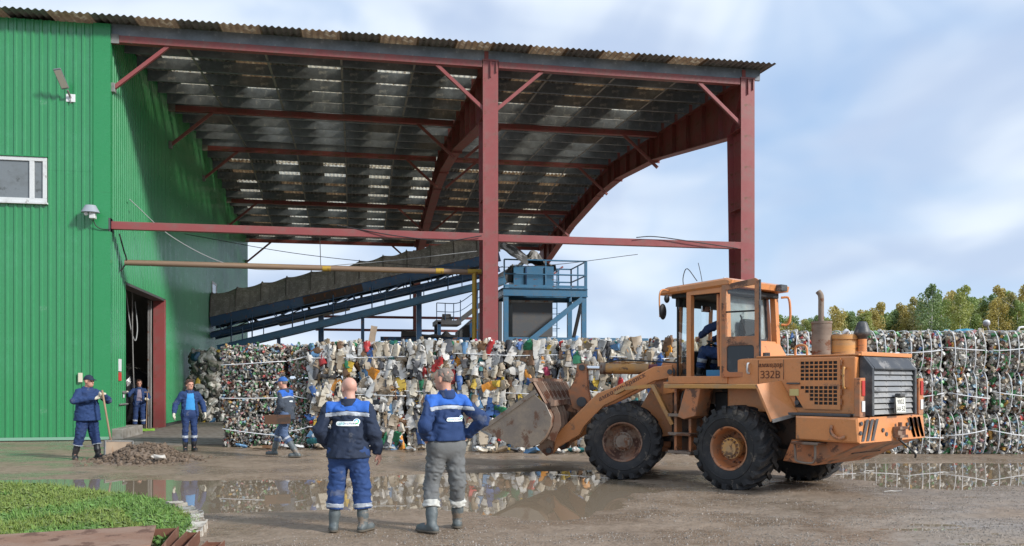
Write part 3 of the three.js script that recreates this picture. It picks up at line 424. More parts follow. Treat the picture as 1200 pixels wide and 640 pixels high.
// ---------- blue platform with feed hopper ----------
{
  const T = thing('steel_platform', 'light blue steel platform with railing between the middle and outer columns', 'platform');
  const xa = 7.55, xb = 11.9, za = -43, zb = -46.2;
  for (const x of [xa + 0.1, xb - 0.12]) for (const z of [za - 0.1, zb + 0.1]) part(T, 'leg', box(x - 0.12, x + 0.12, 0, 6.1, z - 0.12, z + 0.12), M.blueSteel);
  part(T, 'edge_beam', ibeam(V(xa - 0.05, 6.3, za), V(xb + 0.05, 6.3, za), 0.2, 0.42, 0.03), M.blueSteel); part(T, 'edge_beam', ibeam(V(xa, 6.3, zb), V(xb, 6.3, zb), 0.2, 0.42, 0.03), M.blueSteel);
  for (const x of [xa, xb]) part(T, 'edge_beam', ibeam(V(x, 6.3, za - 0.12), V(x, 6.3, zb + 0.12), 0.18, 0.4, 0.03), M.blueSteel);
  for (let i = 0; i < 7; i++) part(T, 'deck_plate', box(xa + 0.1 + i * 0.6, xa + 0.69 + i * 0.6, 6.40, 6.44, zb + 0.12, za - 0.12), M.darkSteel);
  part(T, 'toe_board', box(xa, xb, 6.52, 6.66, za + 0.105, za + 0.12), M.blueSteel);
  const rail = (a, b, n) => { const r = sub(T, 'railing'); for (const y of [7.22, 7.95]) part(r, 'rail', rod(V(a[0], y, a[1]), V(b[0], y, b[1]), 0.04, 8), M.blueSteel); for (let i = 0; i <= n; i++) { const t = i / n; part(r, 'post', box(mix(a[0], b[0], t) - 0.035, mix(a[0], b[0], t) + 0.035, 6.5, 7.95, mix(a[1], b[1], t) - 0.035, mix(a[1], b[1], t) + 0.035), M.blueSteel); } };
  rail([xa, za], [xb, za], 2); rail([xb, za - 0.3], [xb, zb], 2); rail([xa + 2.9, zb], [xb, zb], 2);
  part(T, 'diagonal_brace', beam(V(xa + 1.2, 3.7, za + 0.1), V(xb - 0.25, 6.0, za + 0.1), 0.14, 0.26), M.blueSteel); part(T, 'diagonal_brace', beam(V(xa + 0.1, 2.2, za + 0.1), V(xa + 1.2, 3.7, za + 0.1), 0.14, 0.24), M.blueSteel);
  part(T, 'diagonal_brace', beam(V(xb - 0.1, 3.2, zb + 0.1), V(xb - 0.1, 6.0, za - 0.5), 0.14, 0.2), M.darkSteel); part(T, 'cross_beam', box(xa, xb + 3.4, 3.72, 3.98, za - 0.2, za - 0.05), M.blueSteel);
  const H = thing('feed_hopper', 'blue feed hopper heaped with crumbled grey waste on the platform', 'hopper', [9.2, 6.46, -44.4]);
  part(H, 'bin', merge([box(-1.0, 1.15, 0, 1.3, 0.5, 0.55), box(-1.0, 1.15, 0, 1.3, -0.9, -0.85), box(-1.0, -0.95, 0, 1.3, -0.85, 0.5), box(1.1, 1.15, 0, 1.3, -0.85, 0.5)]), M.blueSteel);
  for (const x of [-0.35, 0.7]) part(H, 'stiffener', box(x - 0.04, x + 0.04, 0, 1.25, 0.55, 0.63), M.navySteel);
  part(H, 'load', (() => { const g = new THREE.PlaneGeometry(2.5, 1.6, 50, 34).rotateX(-Math.PI / 2), p = g.attributes.position; for (let i = 0; i < p.count; i++) { const x = p.getX(i), z = p.getZ(i); p.setXYZ(i, x + 0.1, 1.32 + 0.9 * Math.exp(-((x - 0.1) ** 2) * 3.2 - z * z * 1.5) + 0.22 * (vn(x * 9, z * 9) - 0.5) - (Math.abs(x) > 1.15 ? 0.25 : 0), z - 0.2); } g.computeVertexNormals(); return g; })(), std('crumb', 0xffffff, 0.95, 0, { map: worn([0.20, 0.19, 0.17], [0.10, 0.095, 0.085], [0.36, 0.35, 0.33], 26, 0.5, 0.2) }));
  part(H, 'guide_chute', (() => { const g = prism([[-2.6, 0.35], [-0.9, 1.4], [-0.9, 0.6], [-2.2, -0.0]], -0.5, 0.3); return g; })(), M.darkSteel);
  part(H, 'discharge_box', box(-1.05, 1.1, -2.4, -0.55, -0.9, 0.5), M.darkSteel);
  part(H, 'discharge_skirt', prism([[-1.3, -0.5], [1.2, -0.5], [1.0, -0.62], [-1.1, -0.62]], -0.9, 0.55), M.bar);
  // caged ladder
  const L = thing('caged_ladder', 'thin caged ladder standing behind the blue platform', 'ladder', [11.0, 0, -47]);
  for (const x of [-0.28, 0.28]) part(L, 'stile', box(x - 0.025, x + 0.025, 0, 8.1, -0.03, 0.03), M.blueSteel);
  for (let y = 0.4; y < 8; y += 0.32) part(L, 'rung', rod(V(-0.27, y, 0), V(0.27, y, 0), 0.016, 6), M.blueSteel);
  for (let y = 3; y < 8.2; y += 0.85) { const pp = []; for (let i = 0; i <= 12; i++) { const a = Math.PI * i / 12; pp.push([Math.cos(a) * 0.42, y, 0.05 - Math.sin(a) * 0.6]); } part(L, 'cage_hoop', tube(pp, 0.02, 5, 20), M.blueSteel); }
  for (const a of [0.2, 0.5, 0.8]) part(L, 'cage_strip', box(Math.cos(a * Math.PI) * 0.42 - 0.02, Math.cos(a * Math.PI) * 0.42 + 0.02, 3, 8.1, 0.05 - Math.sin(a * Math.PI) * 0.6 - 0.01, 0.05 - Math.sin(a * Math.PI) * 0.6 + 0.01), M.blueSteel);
}
// ---------- dark sorting stair and machine behind ----------
{
  const T = thing('sorting_machine', 'dark steel sorting machine with stair seen behind the middle column', 'machine', [4.9, 0, -50]);
  for (const [x, z] of [[0, 0], [0, -2], [1.9, 0], [1.9, -2], [3.2, 0], [3.2, -2]]) part(T, 'leg', box(x - 0.1, x + 0.1, 0, 5.2, z - 0.1, z + 0.1), M.navySteel);
  part(T, 'landing', box(-0.2, 1.3, 5.05, 5.3, -2.1, 0.1), M.darkSteel); part(T, 'cross_beam', box(-3.4, 3.4, 4.05, 4.3, -0.1, 0.1), M.navySteel);
  part(T, 'stair_stringer', beam(V(1.1, 5.2, 0.05), V(3.3, 6.9, 0.05), 0.06, 0.26), M.darkSteel); part(T, 'stair_stringer', beam(V(1.1, 5.2, -0.9), V(3.3, 6.9, -0.9), 0.06, 0.26), M.darkSteel);
  for (let i = 0; i < 8; i++) part(T, 'tread', box(1.1 + i * 0.27, 1.36 + i * 0.27, 5.25 + i * 0.21, 5.28 + i * 0.21, -0.86, 0.01), M.darkSteel);
  for (const x of [-0.15, 0.35, 0.85, 1.25]) part(T, 'post', rod(V(x, 5.3, 0.08), V(x, 6.3 + Math.max(0, x - 1) * 0.8, 0.08), 0.028, 6), M.navySteel);
  part(T, 'hand_rail', tube([[-0.15, 6.3, 0.08], [1.0, 6.3, 0.08], [1.3, 6.4, 0.08], [3.3, 7.95, 0.08]], 0.028, 6, 24), M.navySteel); part(T, 'hand_rail', tube([[-0.15, 5.8, 0.08], [1.0, 5.8, 0.08], [1.4, 5.95, 0.08], [3.3, 7.45, 0.08]], 0.022, 6, 24), M.navySteel);
  part(T, 'drum_housing', prism([[0.9, 0.5], [3.8, 0.5], [3.8, 6.6], [2.6, 5.9], [1.2, 4.7]], -2.2, -0.25, 0.05), M.darkSteel);
  part(T, 'motor', merge([rod(V(0.25, 5.5, -0.6), V(0.75, 5.5, -0.6), 0.22, 14), box(0.2, 0.8, 5.3, 5.4, -0.85, -0.35), rod(V(0.75, 5.5, -0.6), V(0.95, 5.5, -0.6), 0.07, 10)]), M.darkSteel);
  part(T, 'fines_heap', (() => { const g = new THREE.PlaneGeometry(3.2, 0.9, 40, 10).rotateX(-Math.PI / 2), p = g.attributes.position; for (let i = 0; i < p.count; i++) { const x = p.getX(i), z = p.getZ(i); p.setXYZ(i, x - 0.6, 4.28 + Math.max(0, 0.22 - z * z) * (0.5 + 1.4 * vn(x * 3, 5)), z); } g.computeVertexNormals(); return g; })(), M.rubber);
}
// ---------- bales ----------
const crushMap = worn([0.95, 0.94, 0.92], [0.52, 0.46, 0.38], [0.30, 0.25, 0.20], 31, 0.4, 0.06);
const crumple = (g, amp, f, seed) => { g = mergeVertices(clean(g).deleteAttribute('uv').deleteAttribute('normal')); const p = g.attributes.position; for (let i = 0; i < p.count; i++) { const x = p.getX(i), y = p.getY(i), z = p.getZ(i); p.setXYZ(i, x + amp * (vn(x * f + seed, y * f, z * f) - 0.5) * 2, y + amp * (vn(x * f, y * f + seed, z * f + 9) - 0.5) * 2, z + amp * (vn(x * f + 5, y * f, z * f + seed) - 0.5) * 2); } return uvm(toCreasedNormals(g, 0.7), 2.2); };
function canisterGeo(seed) {
  const r = rng(seed), kind = (r() * 3) | 0, h = 0.24 + 0.12 * r(), w = 0.15 + 0.08 * r(), d = 0.07 + 0.05 * r(), L = [];
  if (kind < 2) { L.push(new THREE.BoxGeometry(w, h, d, 3, 5, 2).deleteAttribute('normal')); const p = L[0].attributes.position; for (let i = 0; i < p.count; i++) { const y = p.getY(i) / h + 0.5; if (y > 0.85) p.setX(i, p.getX(i) * (kind ? 0.55 : 0.8)); const e = Math.abs(p.getX(i)) / (w / 2); p.setZ(i, p.getZ(i) * (1 - 0.28 * e * e)); } L[0].computeVertexNormals(); if (kind === 0) L.push(new THREE.TorusGeometry(0.045, 0.014, 4, 6, Math.PI).translate(-0.02, h / 2, 0)); }
  else L.push(new THREE.CylinderGeometry(w * 0.42, w * 0.46, h, 9, 5).scale(1, 1, 0.6));
  L.push(new THREE.CylinderGeometry(0.026, 0.032, 0.07, 7).translate(kind === 0 ? w * 0.28 : 0, h / 2 + 0.025, 0));
  const m = mergeGeometries(L.map(g => { g = clean(g); g.deleteAttribute('uv'); g.deleteAttribute('normal'); return g; })); m.computeVertexNormals();
  return crumple(m, 0.024, 13, seed * 3.7);
}
const canGeos = []; for (let i = 0; i < 10; i++) canGeos.push(canisterGeo(500 + i));
const canCols = [[0.68, 0.665, 0.63, 28], [0.62, 0.57, 0.47, 20], [0.44, 0.37, 0.28, 15], [0.46, 0.48, 0.49, 13], [0.30, 0.23, 0.155, 10], [0.05, 0.13, 0.36, 3], [0.12, 0.27, 0.48, 2.6], [0.66, 0.27, 0.03, 3.2], [0.60, 0.42, 0.06, 2.2], [0.02, 0.18, 0.085, 2.2], [0.03, 0.2, 0.21, 2], [0.48, 0.04, 0.04, 2.6], [0.03, 0.03, 0.034, 5], [0.18, 0.095, 0.045, 7], [0.5, 0.06, 0.14, 0.5], [0.11, 0.115, 0.13, 6]];
const canMats = canCols.map((c, i) => std('can' + i, lin(c[0], c[1], c[2]), 0.42, 0, { map: crushMap }));
const canSum = canCols.reduce((a, c) => a + c[3], 0), pickCan = r => { let k = r() * canSum; for (let i = 0; i < canCols.length; i++) if ((k -= canCols[i][3]) < 0) return canMats[i]; return canMats[0]; };
const petGeo = crumple(new THREE.CylinderGeometry(0.036, 0.042, 0.22, 7, 4), 0.026, 15, 3.3), filmGeo = crumple(new THREE.IcosahedronGeometry(0.07, 1).scale(1, 0.8, 0.5), 0.04, 12, 8.8), bigFilmGeo = crumple(new THREE.IcosahedronGeometry(0.16, 2).scale(1, 1.2, 0.7), 0.07, 9, 5.1);
const petCols = [[0.46, 0.45, 0.42, 24], [0.60, 0.58, 0.53, 18], [0.32, 0.29, 0.25, 14], [0.72, 0.72, 0.70, 8], [0.05, 0.21, 0.08, 6], [0.14, 0.37, 0.15, 5.5], [0.17, 0.095, 0.055, 6], [0.07, 0.052, 0.045, 7], [0.26, 0.42, 0.54, 4.5], [0.08, 0.17, 0.4, 2], [0.48, 0.08, 0.07, 3], [0.58, 0.34, 0.09, 2.4], [0.5, 0.42, 0.31, 11], [0.52, 0.28, 0.28, 2]];
const petMixCols = petCols.map(c => [...c]); petMixCols.forEach((c, i) => { if (i < 4) c[3] *= 0.8; if (i === 6 || i === 10) c[3] *= 1.6; for (let q = 0; q < 3; q++) c[q] = c[q] * 0.86 + 0.035; });
const filmCols = [[0.5, 0.5, 0.48, 10], [0.33, 0.31, 0.27, 10], [0.05, 0.052, 0.055, 8], [0.62, 0.6, 0.55, 6], [0.18, 0.17, 0.15, 6], [0.06, 0.16, 0.3, 1], [0.55, 0.38, 0.05, 1]];
const pick = (cols, r) => { const s = cols.reduce((a, c) => a + c[3], 0); let k = r() * s; for (const c of cols) if ((k -= c[3]) < 0) return c; return cols[0]; };
phys('pet', 0xffffff, 0.46, { map: crushMap }); phys('film', 0xffffff, 0.42, { map: crushMap });
std('baleCore', lin(0.05, 0.045, 0.04), 0.95); std('strap', lin(0.74, 0.75, 0.76), 0.5); std('cuffGrey', lin(0.5, 0.49, 0.46), 0.6);
const dq = new THREE.Object3D();
// scatter crushed pieces through the skin of a bale: local box w x h x d with its front face at z=0
function skin(parent, name, geo, mat, n, w, h, d, cols, r, s0, s1, bulge = 0.13, upright = 0) {
  w -= 0.07; h -= 0.04;
  const im = new THREE.InstancedMesh(geo, mat, n), c = new THREE.Color();
  for (let i = 0; i < n; i++) {
    const f = r(); let x = (r() - 0.5) * w * 0.97, y = (0.03 + 0.94 * r()) * h, z, dp = r() * r() * 0.13;
    if (f < 0.66) { const bx = 1 - (2 * x / w) ** 2, by = 1 - (2 * y / h - 1) ** 2; z = bulge * (Math.pow(bx * by, 0.4) - 0.6) - dp; } else if (f < 0.8) { y = h - dp - 0.01; z = -0.05 - r() * d * 0.9; } else { x = (r() < 0.5 ? -1 : 1) * (w / 2 - 0.04 - dp); z = -0.06 - r() * d * 0.9; }
    dq.position.set(x, y, z); if (upright) dq.rotation.set((r() - 0.5) * 1.2, (r() - 0.5) * 1.5, (r() - 0.5) * upright); else dq.rotation.set(r() * 6.28, r() * 6.28, r() * 6.28);
    const s = s0 + (s1 - s0) * r(); dq.scale.set(s, s * (0.7 + 0.6 * r()), s * (0.7 + 0.5 * r())); dq.updateMatrix(); im.setMatrixAt(i, dq.matrix);
    const k = pick(cols, r), v = 0.75 + 0.5 * r(); im.setColorAt(i, c.setRGB(k[0] * v, k[1] * v, k[2] * v));
  }
  im.name = name; im.userData.kind = 'stuff'; im.instanceMatrix.needsUpdate = true; parent.add(im); return im;
}
function ribbon(pts, half) { const c = new THREE.CatmullRomCurve3(pts.map(p => V(...p))); return clean(new THREE.TubeGeometry(c, pts.length * 5, half, 5)); }
const coreGeo = (w, h, d) => crumple(new THREE.BoxGeometry(w - 0.16, h - 0.14, d - 0.1, 8, 8, 6).translate(0, h / 2, -d / 2 - 0.03), 0.03, 7, w * 9 + h);
function petBale(x, y, z, ry, w, h, d, seed, o) {
  const T = thing(o.name || 'bottle_bale', o.label, 'bale', [x, y, z], ry, o.group), r = rng(seed);
  T.rotation.z = (r() - 0.5) * 0.025;
  part(T, 'core', coreGeo(w, h, d), M.baleCore);
  const a = w * h; skin(T, 'crushed_bottles', petGeo, M.pet, Math.round((o.nb || 300) * a + 130), w, h, d, o.cols || petCols, r, o.s0 || 0.55, o.s1 || 1.15); skin(T, 'scraps', filmGeo, M.film, Math.round((o.ns || 170) * a + 60), w, h, d, o.cols || petCols, r, 0.35, 0.95);
  const bz = (px, py) => 0.13 * (Math.pow(Math.max(0, (1 - (2 * px / w) ** 2) * (1 - (2 * py / h - 1) ** 2)), 0.4) - 0.6) + 0.075;
  for (let i = 0; i < (o.vert || 0); i++) { const px = (-0.36 + 0.72 * i / (o.vert - 1)) * w + (r() - 0.5) * 0.05, b = (r() - 0.5) * 0.09; const pts = []; for (let k = 0; k <= 8; k++) { const t = k / 8; pts.push([px + b * Math.sin(Math.PI * t), t * h, bz(px, t * h) + 0.03 * Math.sin(Math.PI * t)]); } pts.unshift([px, 0.01, -d * 0.5]); pts.push([px, h + 0.03, -0.12], [px, h + 0.03, -d * 0.6]); part(T, 'strap', ribbon(pts, 0.011), M.strap); }
  if (o.hor) { const y0 = h * (0.42 + 0.16 * r()), ti = (r() - 0.5) * 0.16, pts = []; for (let k = 0; k <= 8; k++) { const t = k / 8 - 0.5; pts.push([t * w * 0.94, y0 + ti * t * 2 - o.sag * (1 - 4 * t * t), bz(t * w, y0) + 0.03]); } pts.unshift([-w / 2 - 0.02, y0 - ti, -0.3]); pts.push([w / 2 + 0.02, y0 + ti, -0.3]); part(T, 'strap', ribbon(pts, 0.0125), M.strap); }
  return T;
}
function canBale(x, y, z, ry, w, h, d, seed, o) {
  const T = thing('canister_bale', o.label, 'bale', [x, y, z], ry, o.group), r = rng(seed); T.rotation.z = (r() - 0.5) * 0.03;
  part(T, 'core', coreGeo(w, h, d), M.baleCore);
  skin(T, 'crushed_plastic', filmGeo, M.film, 200, w, h, d, canCols, r, 0.6, 1.25, 0.06);
  skin(T, 'crushed_bottles', petGeo, M.pet, 130, w, h, d, canCols, r, 0.8, 1.4, 0.08, 1.0);
  const nx = Math.round(w / 0.148), ny = 4;
  for (let j = 0; j < ny; j++) for (let i = 0; i < nx; i++) {
    if (r() < 0.05) continue; const c = part(T, 'canister', canGeos[(r() * 10) | 0], pickCan(r)); const px = ((i + 0.5 + (r() - 0.5) * 0.7) / nx - 0.5) * (w - 0.13), py = 0.04 + (j + 0.5 + (r() - 0.5) * 0.6) / ny * (h - 0.11);
    c.position.set(px, py, 0.03 + 0.06 * r() - 0.09 * Math.abs(2 * px / w) ** 4 - 0.07 * Math.abs(2 * py / h - 1) ** 4); c.rotation.set((r() - 0.5) * 0.5, (r() - 0.5) * 1.3, (r() - 0.5) * 0.9 + (r() < 0.4 ? Math.PI : 0) + (r() < 0.18 ? 1.5 : 0)); const s = 0.82 + 0.45 * r() * r(); c.scale.set(s * (0.66 + 0.42 * r()), s * (0.78 + 0.4 * r()), s * 1.25);
  }
  if (o.top) for (let i = 0; i < nx + 2; i++) { const c = part(T, 'canister', canGeos[(r() * 10) | 0], pickCan(r)); c.position.set((i + 0.5) / (nx + 2) * w - w / 2, h - 0.13 + 0.07 * r(), -0.06 - 0.3 * r()); c.rotation.set((r() - 0.5) * 0.9, r() * 3, 1.57 + (r() - 0.5) * 1.2); c.scale.setScalar(0.6 + 0.3 * r()); }
  if (o.hor) { const y0 = h * (0.5 + 0.16 * r()), ti = (r() - 0.5) * 0.12, pts = []; for (let k = 0; k <= 8; k++) { const t = k / 8 - 0.5; pts.push([t * w, y0 + ti * t, 0.125 - 0.03 * Math.abs(t)]); } pts.unshift([-w / 2 - 0.01, y0, -0.2]); pts.push([w / 2 + 0.01, y0, -0.2]); part(T, 'strap', ribbon(pts, 0.011), M.strap); }
}
{
  // long stack across the yard: origin, direction (dx, dD)
  const A = [-3.39, 22.55], dir = [8.8, -3.21], L = Math.hypot(...dir), ux = dir[0] / L, ud = dir[1] / L, ry = -Math.atan2(-ud, ux);
  const at = (s, f = 0) => [A[0] + ux * s + ud * f * 1, A[1] + ud * s - ux * f * 1];   // f metres towards the yard
  const place = (s, f) => { const p = at(s, f); return [p[0], -p[1]]; };
  const gy = 0.02;
  const rows = ['bottom', 'middle', 'top'];
  for (let k = 0; k < 3; k++) {
    const [x, z] = place(0.9 + [0.06, -0.02, 0.02][k], 0); petBale(x, gy + k * 0.875, z, ry, 1.74, 0.86, 1.2, 700 + k, { label: `bale of small mixed bottles with one white band, ${rows[k]} of stack beside film bales`, group: 'bales of small mixed bottles', cols: petMixCols, hor: 1, sag: 0.01, s0: 0.4, s1: 0.85 });
    const [x2, z2] = place(2.12, -0.12); petBale(x2, gy + k * 0.875, z2, ry, 0.62, 0.86, 1.2, 710 + k, { label: `narrow bale end of small mixed bottles beside the walking worker, ${rows[k]} of its stack`, group: 'bales of small mixed bottles', cols: petMixCols, hor: 1, sag: 0.02, s0: 0.4, s1: 0.85 });
    for (let i = 0; i < 9; i++) { const [a, b] = place(3.06 + i * 1.24, 0.06 * Math.sin(i * 2.3 + k)); canBale(a, gy + k * 0.875, b, ry, 1.26, 0.87, 1.2, 800 + k * 20 + i, { label: `bale of crushed white and coloured canisters in the ${rows[k]} row of the long stack`, group: `canister bales, ${rows[k]} row`, top: k === 2, hor: (i + k) % 3 !== 1 }); }
  }
  const B = [9.35, 18.12], ry2 = -PSI;
  for (let k = 0; k < 3; k++) for (let i = 0; i < 8; i++) { const s = 0.5 + i * 1.0 + (k % 2) * 0.06; petBale(B[0] + CP * s, gy + k * 0.93, -(B[1] - SP * s), ry2, 0.96, 0.93, 1.2, 900 + k * 20 + i, { label: `bale of crushed clear bottles with white vertical bands, ${rows[k]} row behind the loader`, group: `banded bottle bales, ${rows[k]} row`, vert: 4, hor: 1, sag: 0.02, s0: 0.6, s1: 1.15, nb: 330, ns: 90 }); }
  // loose film bales by the green wall
  for (let k = 0; k < 3; k++) for (let i = 0; i < 2; i++) { const T = thing('film_bale', i ? `film bale behind the end of the bottle stack, ${rows[k]} of three` : `loose bale of grey and black plastic film against green wall, ${rows[k]} of three`, 'bale', [-5.68 + i * 1.75, 0.06 + k * 0.95, -36 + 0.3 * i], -0.1, 'loose film bales'), r = rng(960 + k * 3 + i); part(T, 'core', coreGeo(1.7, 0.98, 1.3), M.baleCore); skin(T, 'crumpled_film', bigFilmGeo, M.film, 110, 1.7, 0.98, 1.3, filmCols, r, 0.6, 1.5, 0.12); skin(T, 'scraps', filmGeo, M.film, 200, 1.7, 0.98, 1.3, filmCols, r, 0.6, 1.4, 0.1); }
  // loose litter along the foot of the stack
  const r = rng(77); for (let i = 0; i < 46; i++) { const s = i < 30 ? 5.2 + r() * 4.2 : r() * 9, f = 0.2 + r() * r() * (i < 30 ? 1.0 : 0.6), p = at(s, f); const o = solo('crushed_canister', canGeos[(r() * 10) | 0], pickCan(r), 'loose crushed canister lying on the mud at the foot of the bale stack', 'canister', 'loose litter below the bales'); o.position.set(p[0], gh(p[0], p[1]) + 0.07, -p[1]); o.rotation.set(1.4 + (r() - 0.5) * 0.5, (r() - 0.5) * 0.4, r() * 6); o.scale.setScalar(0.6 + 0.5 * r()); }
  for (const [x, d, ang] of [[9.4, 14.4, 0.4], [10.6, 13.9, -0.2], [7.9, 11.5, 0.1], [10.3, 12.3, 0.7]]) { const o = solo('litter_strip', ribbon([[-0.14, 0, 0], [-0.04, 0.012, 0.02], [0.07, 0.0, -0.01], [0.16, 0.01, 0.02]], 0.007), M.cuffGrey, 'scrap of white band lying on the wet yard', 'litter', 'white scraps on the yard'); o.position.set(x, gh(x, d) + 0.02, -d); o.rotation.y = ang; }
}
// ---------- wheel loader ----------
const ORANGE = [0.70, 0.275, 0.095];
std('orange', 0xffffff, 0.42, 0, { map: worn(ORANGE, [0.52, 0.25, 0.11], [0.33, 0.16, 0.085], 40, 0.4, 0.03), roughnessMap: rmap });
std('orangeDirty', 0xffffff, 0.65, 0, { map: worn([0.56, 0.205, 0.08], [0.33, 0.19, 0.115], [0.13, 0.06, 0.035], 41, 0.5, 0.12), roughnessMap: rmap });
std('orangeYellow', 0xffffff, 0.6, 0, { map: worn([0.62, 0.31, 0.09], [0.42, 0.28, 0.16], [0.16, 0.09, 0.05], 42, 0.45, 0.1) });
std('bucketIn', 0xffffff, 0.6, 0.15, { map: worn([0.19, 0.16, 0.135], [0.28, 0.225, 0.17], [0.13, 0.07, 0.045], 43, 0.5, 0.12), roughnessMap: rmap });
std('bucketOut', 0xffffff, 0.75, 0, { map: worn([0.29, 0.185, 0.13], [0.31, 0.24, 0.185], [0.16, 0.065, 0.035], 44, 0.5, 0.2) });
std('rimRust', 0xffffff, 0.75, 0, { map: worn([0.25, 0.115, 0.065], [0.27, 0.20, 0.15], [0.10, 0.045, 0.03], 45, 0.5, 0.2) });
std('chassis', 0xffffff, 0.75, 0, { map: worn([0.15, 0.07, 0.04], [0.11, 0.085, 0.065], [0.03, 0.026, 0.024], 46, 0.5, 0.22) });
std('grilleGrey', 0xffffff, 0.5, 0, { map: worn([0.045, 0.05, 0.058], [0.16, 0.155, 0.145], [0.22, 0.21, 0.2], 47, 0.42, 0.06) });
std('louvre', 0xffffff, 0.5, 0, { map: worn([0.24, 0.25, 0.26], [0.36, 0.35, 0.33], [0.12, 0.12, 0.12], 48, 0.45, 0.06) });
std('chrome', lin(0.75, 0.77, 0.8), 0.15, 1);
phys('cabGlass', lin(0.93, 0.97, 0.96), 0.03, { transmission: 1, thickness: 0, ior: 1.45 });
phys('dirtyGlass', 0xffffff, 0.25, { map: worn([0.75, 0.82, 0.82], [0.45, 0.46, 0.44], [0.3, 0.3, 0.28], 49, 0.4, 0.06), transmission: 0.72, thickness: 0 });
std('mirrorGlass', lin(0.6, 0.62, 0.65), 0.05, 1); std('redLens', lin(0.45, 0.03, 0.02), 0.25); std('whiteLens', lin(0.7, 0.7, 0.68), 0.25); std('drabGrey', 0xffffff, 0.8, 0, { map: worn([0.26, 0.20, 0.155], [0.17, 0.12, 0.09], RUST, 50, 0.45, 0.14) });
function textPlate(lines, w, h, pxw, col, font, spacing = 1) {   // painted lettering as a thin decal
  const c = document.createElement('canvas'); c.width = pxw; c.height = Math.round(pxw * h / w); const x = c.getContext('2d'); x.fillStyle = '#000'; x.fillRect(0, 0, c.width, c.height); x.fillStyle = '#fff'; x.textAlign = 'center'; x.textBaseline = 'middle';
  lines.forEach(([t, fx, fy, fs, fnt]) => { x.font = (fnt || font).replace('#', Math.round(fs * c.height)); x.fillText(t, fx * c.width, fy * c.height); });
  const t = new THREE.CanvasTexture(c); t.magFilter = THREE.LinearFilter; return new THREE.MeshStandardMaterial({ color: col, roughness: 0.6, alphaMap: t, transparent: true, side: THREE.DoubleSide });
}
function makeTyre() {
  const R = 0.66, w = 0.25, pr = [[0.335, -0.20], [0.36, -0.225], [0.44, -0.25], [0.54, -0.25], [0.595, -0.22], [0.615, -0.17], [0.62, 0], [0.615, 0.17], [0.595, 0.22], [0.54, 0.25], [0.44, 0.25], [0.36, 0.225], [0.335, 0.20]];
  const g = new THREE.LatheGeometry(pr.map(p => new THREE.Vector2(p[0], p[1])), 56); g.rotateX(Math.PI / 2); const L = [clean(g)];
  const lug = (a0, s) => { const n = 5, pos = [], idx = []; for (let i = 0; i <= n; i++) { const t = i / n, z = s * mix(-0.02, 0.262, t), a = a0 + 0.30 * t - 0.1, hw = 0.047 + 0.012 * t, top = t > 0.85 ? R - 0.03 : R, base = t > 0.85 ? 0.54 : 0.595; for (const [da, rr] of [[-hw * 1.25, base], [-hw, top], [hw, top], [hw * 1.25, base]]) pos.push(Math.cos(a + da) * rr, Math.sin(a + da) * rr, z); }
    for (let i = 0; i < n; i++) for (let k = 0; k < 3; k++) { const a = i * 4 + k; idx.push(a, a + 1, a + 4, a + 1, a + 5, a + 4); } idx.push(n * 4, n * 4 + 1, n * 4 + 2, n * 4, n * 4 + 2, n * 4 + 3, 0, 2, 1, 0, 3, 2);
    const q = new THREE.BufferGeometry(); q.setAttribute('position', new THREE.Float32BufferAttribute(pos, 3)); q.setIndex(idx); const u = q.toNonIndexed(); u.computeVertexNormals(); return u; };
  const N = 19; for (let i = 0; i < N; i++) for (const s of [-1, 1]) L.push(lug((i + (s > 0 ? 0.5 : 0)) / N * Math.PI * 2, s));
  const ring = new THREE.TorusGeometry(0.47, 0.012, 5, 48).translate(0, 0, -0.25); L.push(clean(ring));
  return uvm(merge(L), 1.3);
}
const tyreG = makeTyre();
function rimGeos(rear) {   // outer side faces -z
  const pr = rear ? [[0.34, -0.215], [0.32, -0.215], [0.30, -0.19], [0.285, -0.05], [0.24, 0.03], [0.10, 0.04], [0.01, 0.04]] : [[0.34, -0.215], [0.32, -0.215], [0.30, -0.19], [0.28, -0.09], [0.22, -0.05], [0.10, -0.05], [0.01, -0.05]];
  const dish = new THREE.LatheGeometry(pr.map(p => new THREE.Vector2(p[0], p[1])), 40).rotateX(Math.PI / 2);
  const hz = rear ? -0.16 : -0.12, hub = [new THREE.CylinderGeometry(0.155, 0.165, 0.2, 28).rotateX(Math.PI / 2).translate(0, 0, hz + 0.1), new THREE.CylinderGeometry(0.10, 0.12, 0.04, 24).rotateX(Math.PI / 2).translate(0, 0, hz - 0.015)];
  const nuts = []; for (let i = 0; i < 14; i++) { const a = i / 14 * 6.283; nuts.push(new THREE.CylinderGeometry(0.014, 0.014, 0.04, 6).rotateX(Math.PI / 2).translate(Math.cos(a) * 0.138, Math.sin(a) * 0.138, hz - 0.01)); nuts.push(new THREE.CylinderGeometry(0.016, 0.016, 0.05, 6).rotateX(Math.PI / 2).translate(Math.cos(a) * 0.225, Math.sin(a) * 0.225, rear ? 0.01 : -0.07)); }
  return [uvm(merge([dish]), 1.5), uvm(merge(hub), 2), merge(nuts)];
}
const loader = thing('wheel_loader', 'orange articulated wheel loader with raised bucket and open cab door', 'wheel loader', [6.671, 0.0, -12.836], 119.53 * Math.PI / 180);
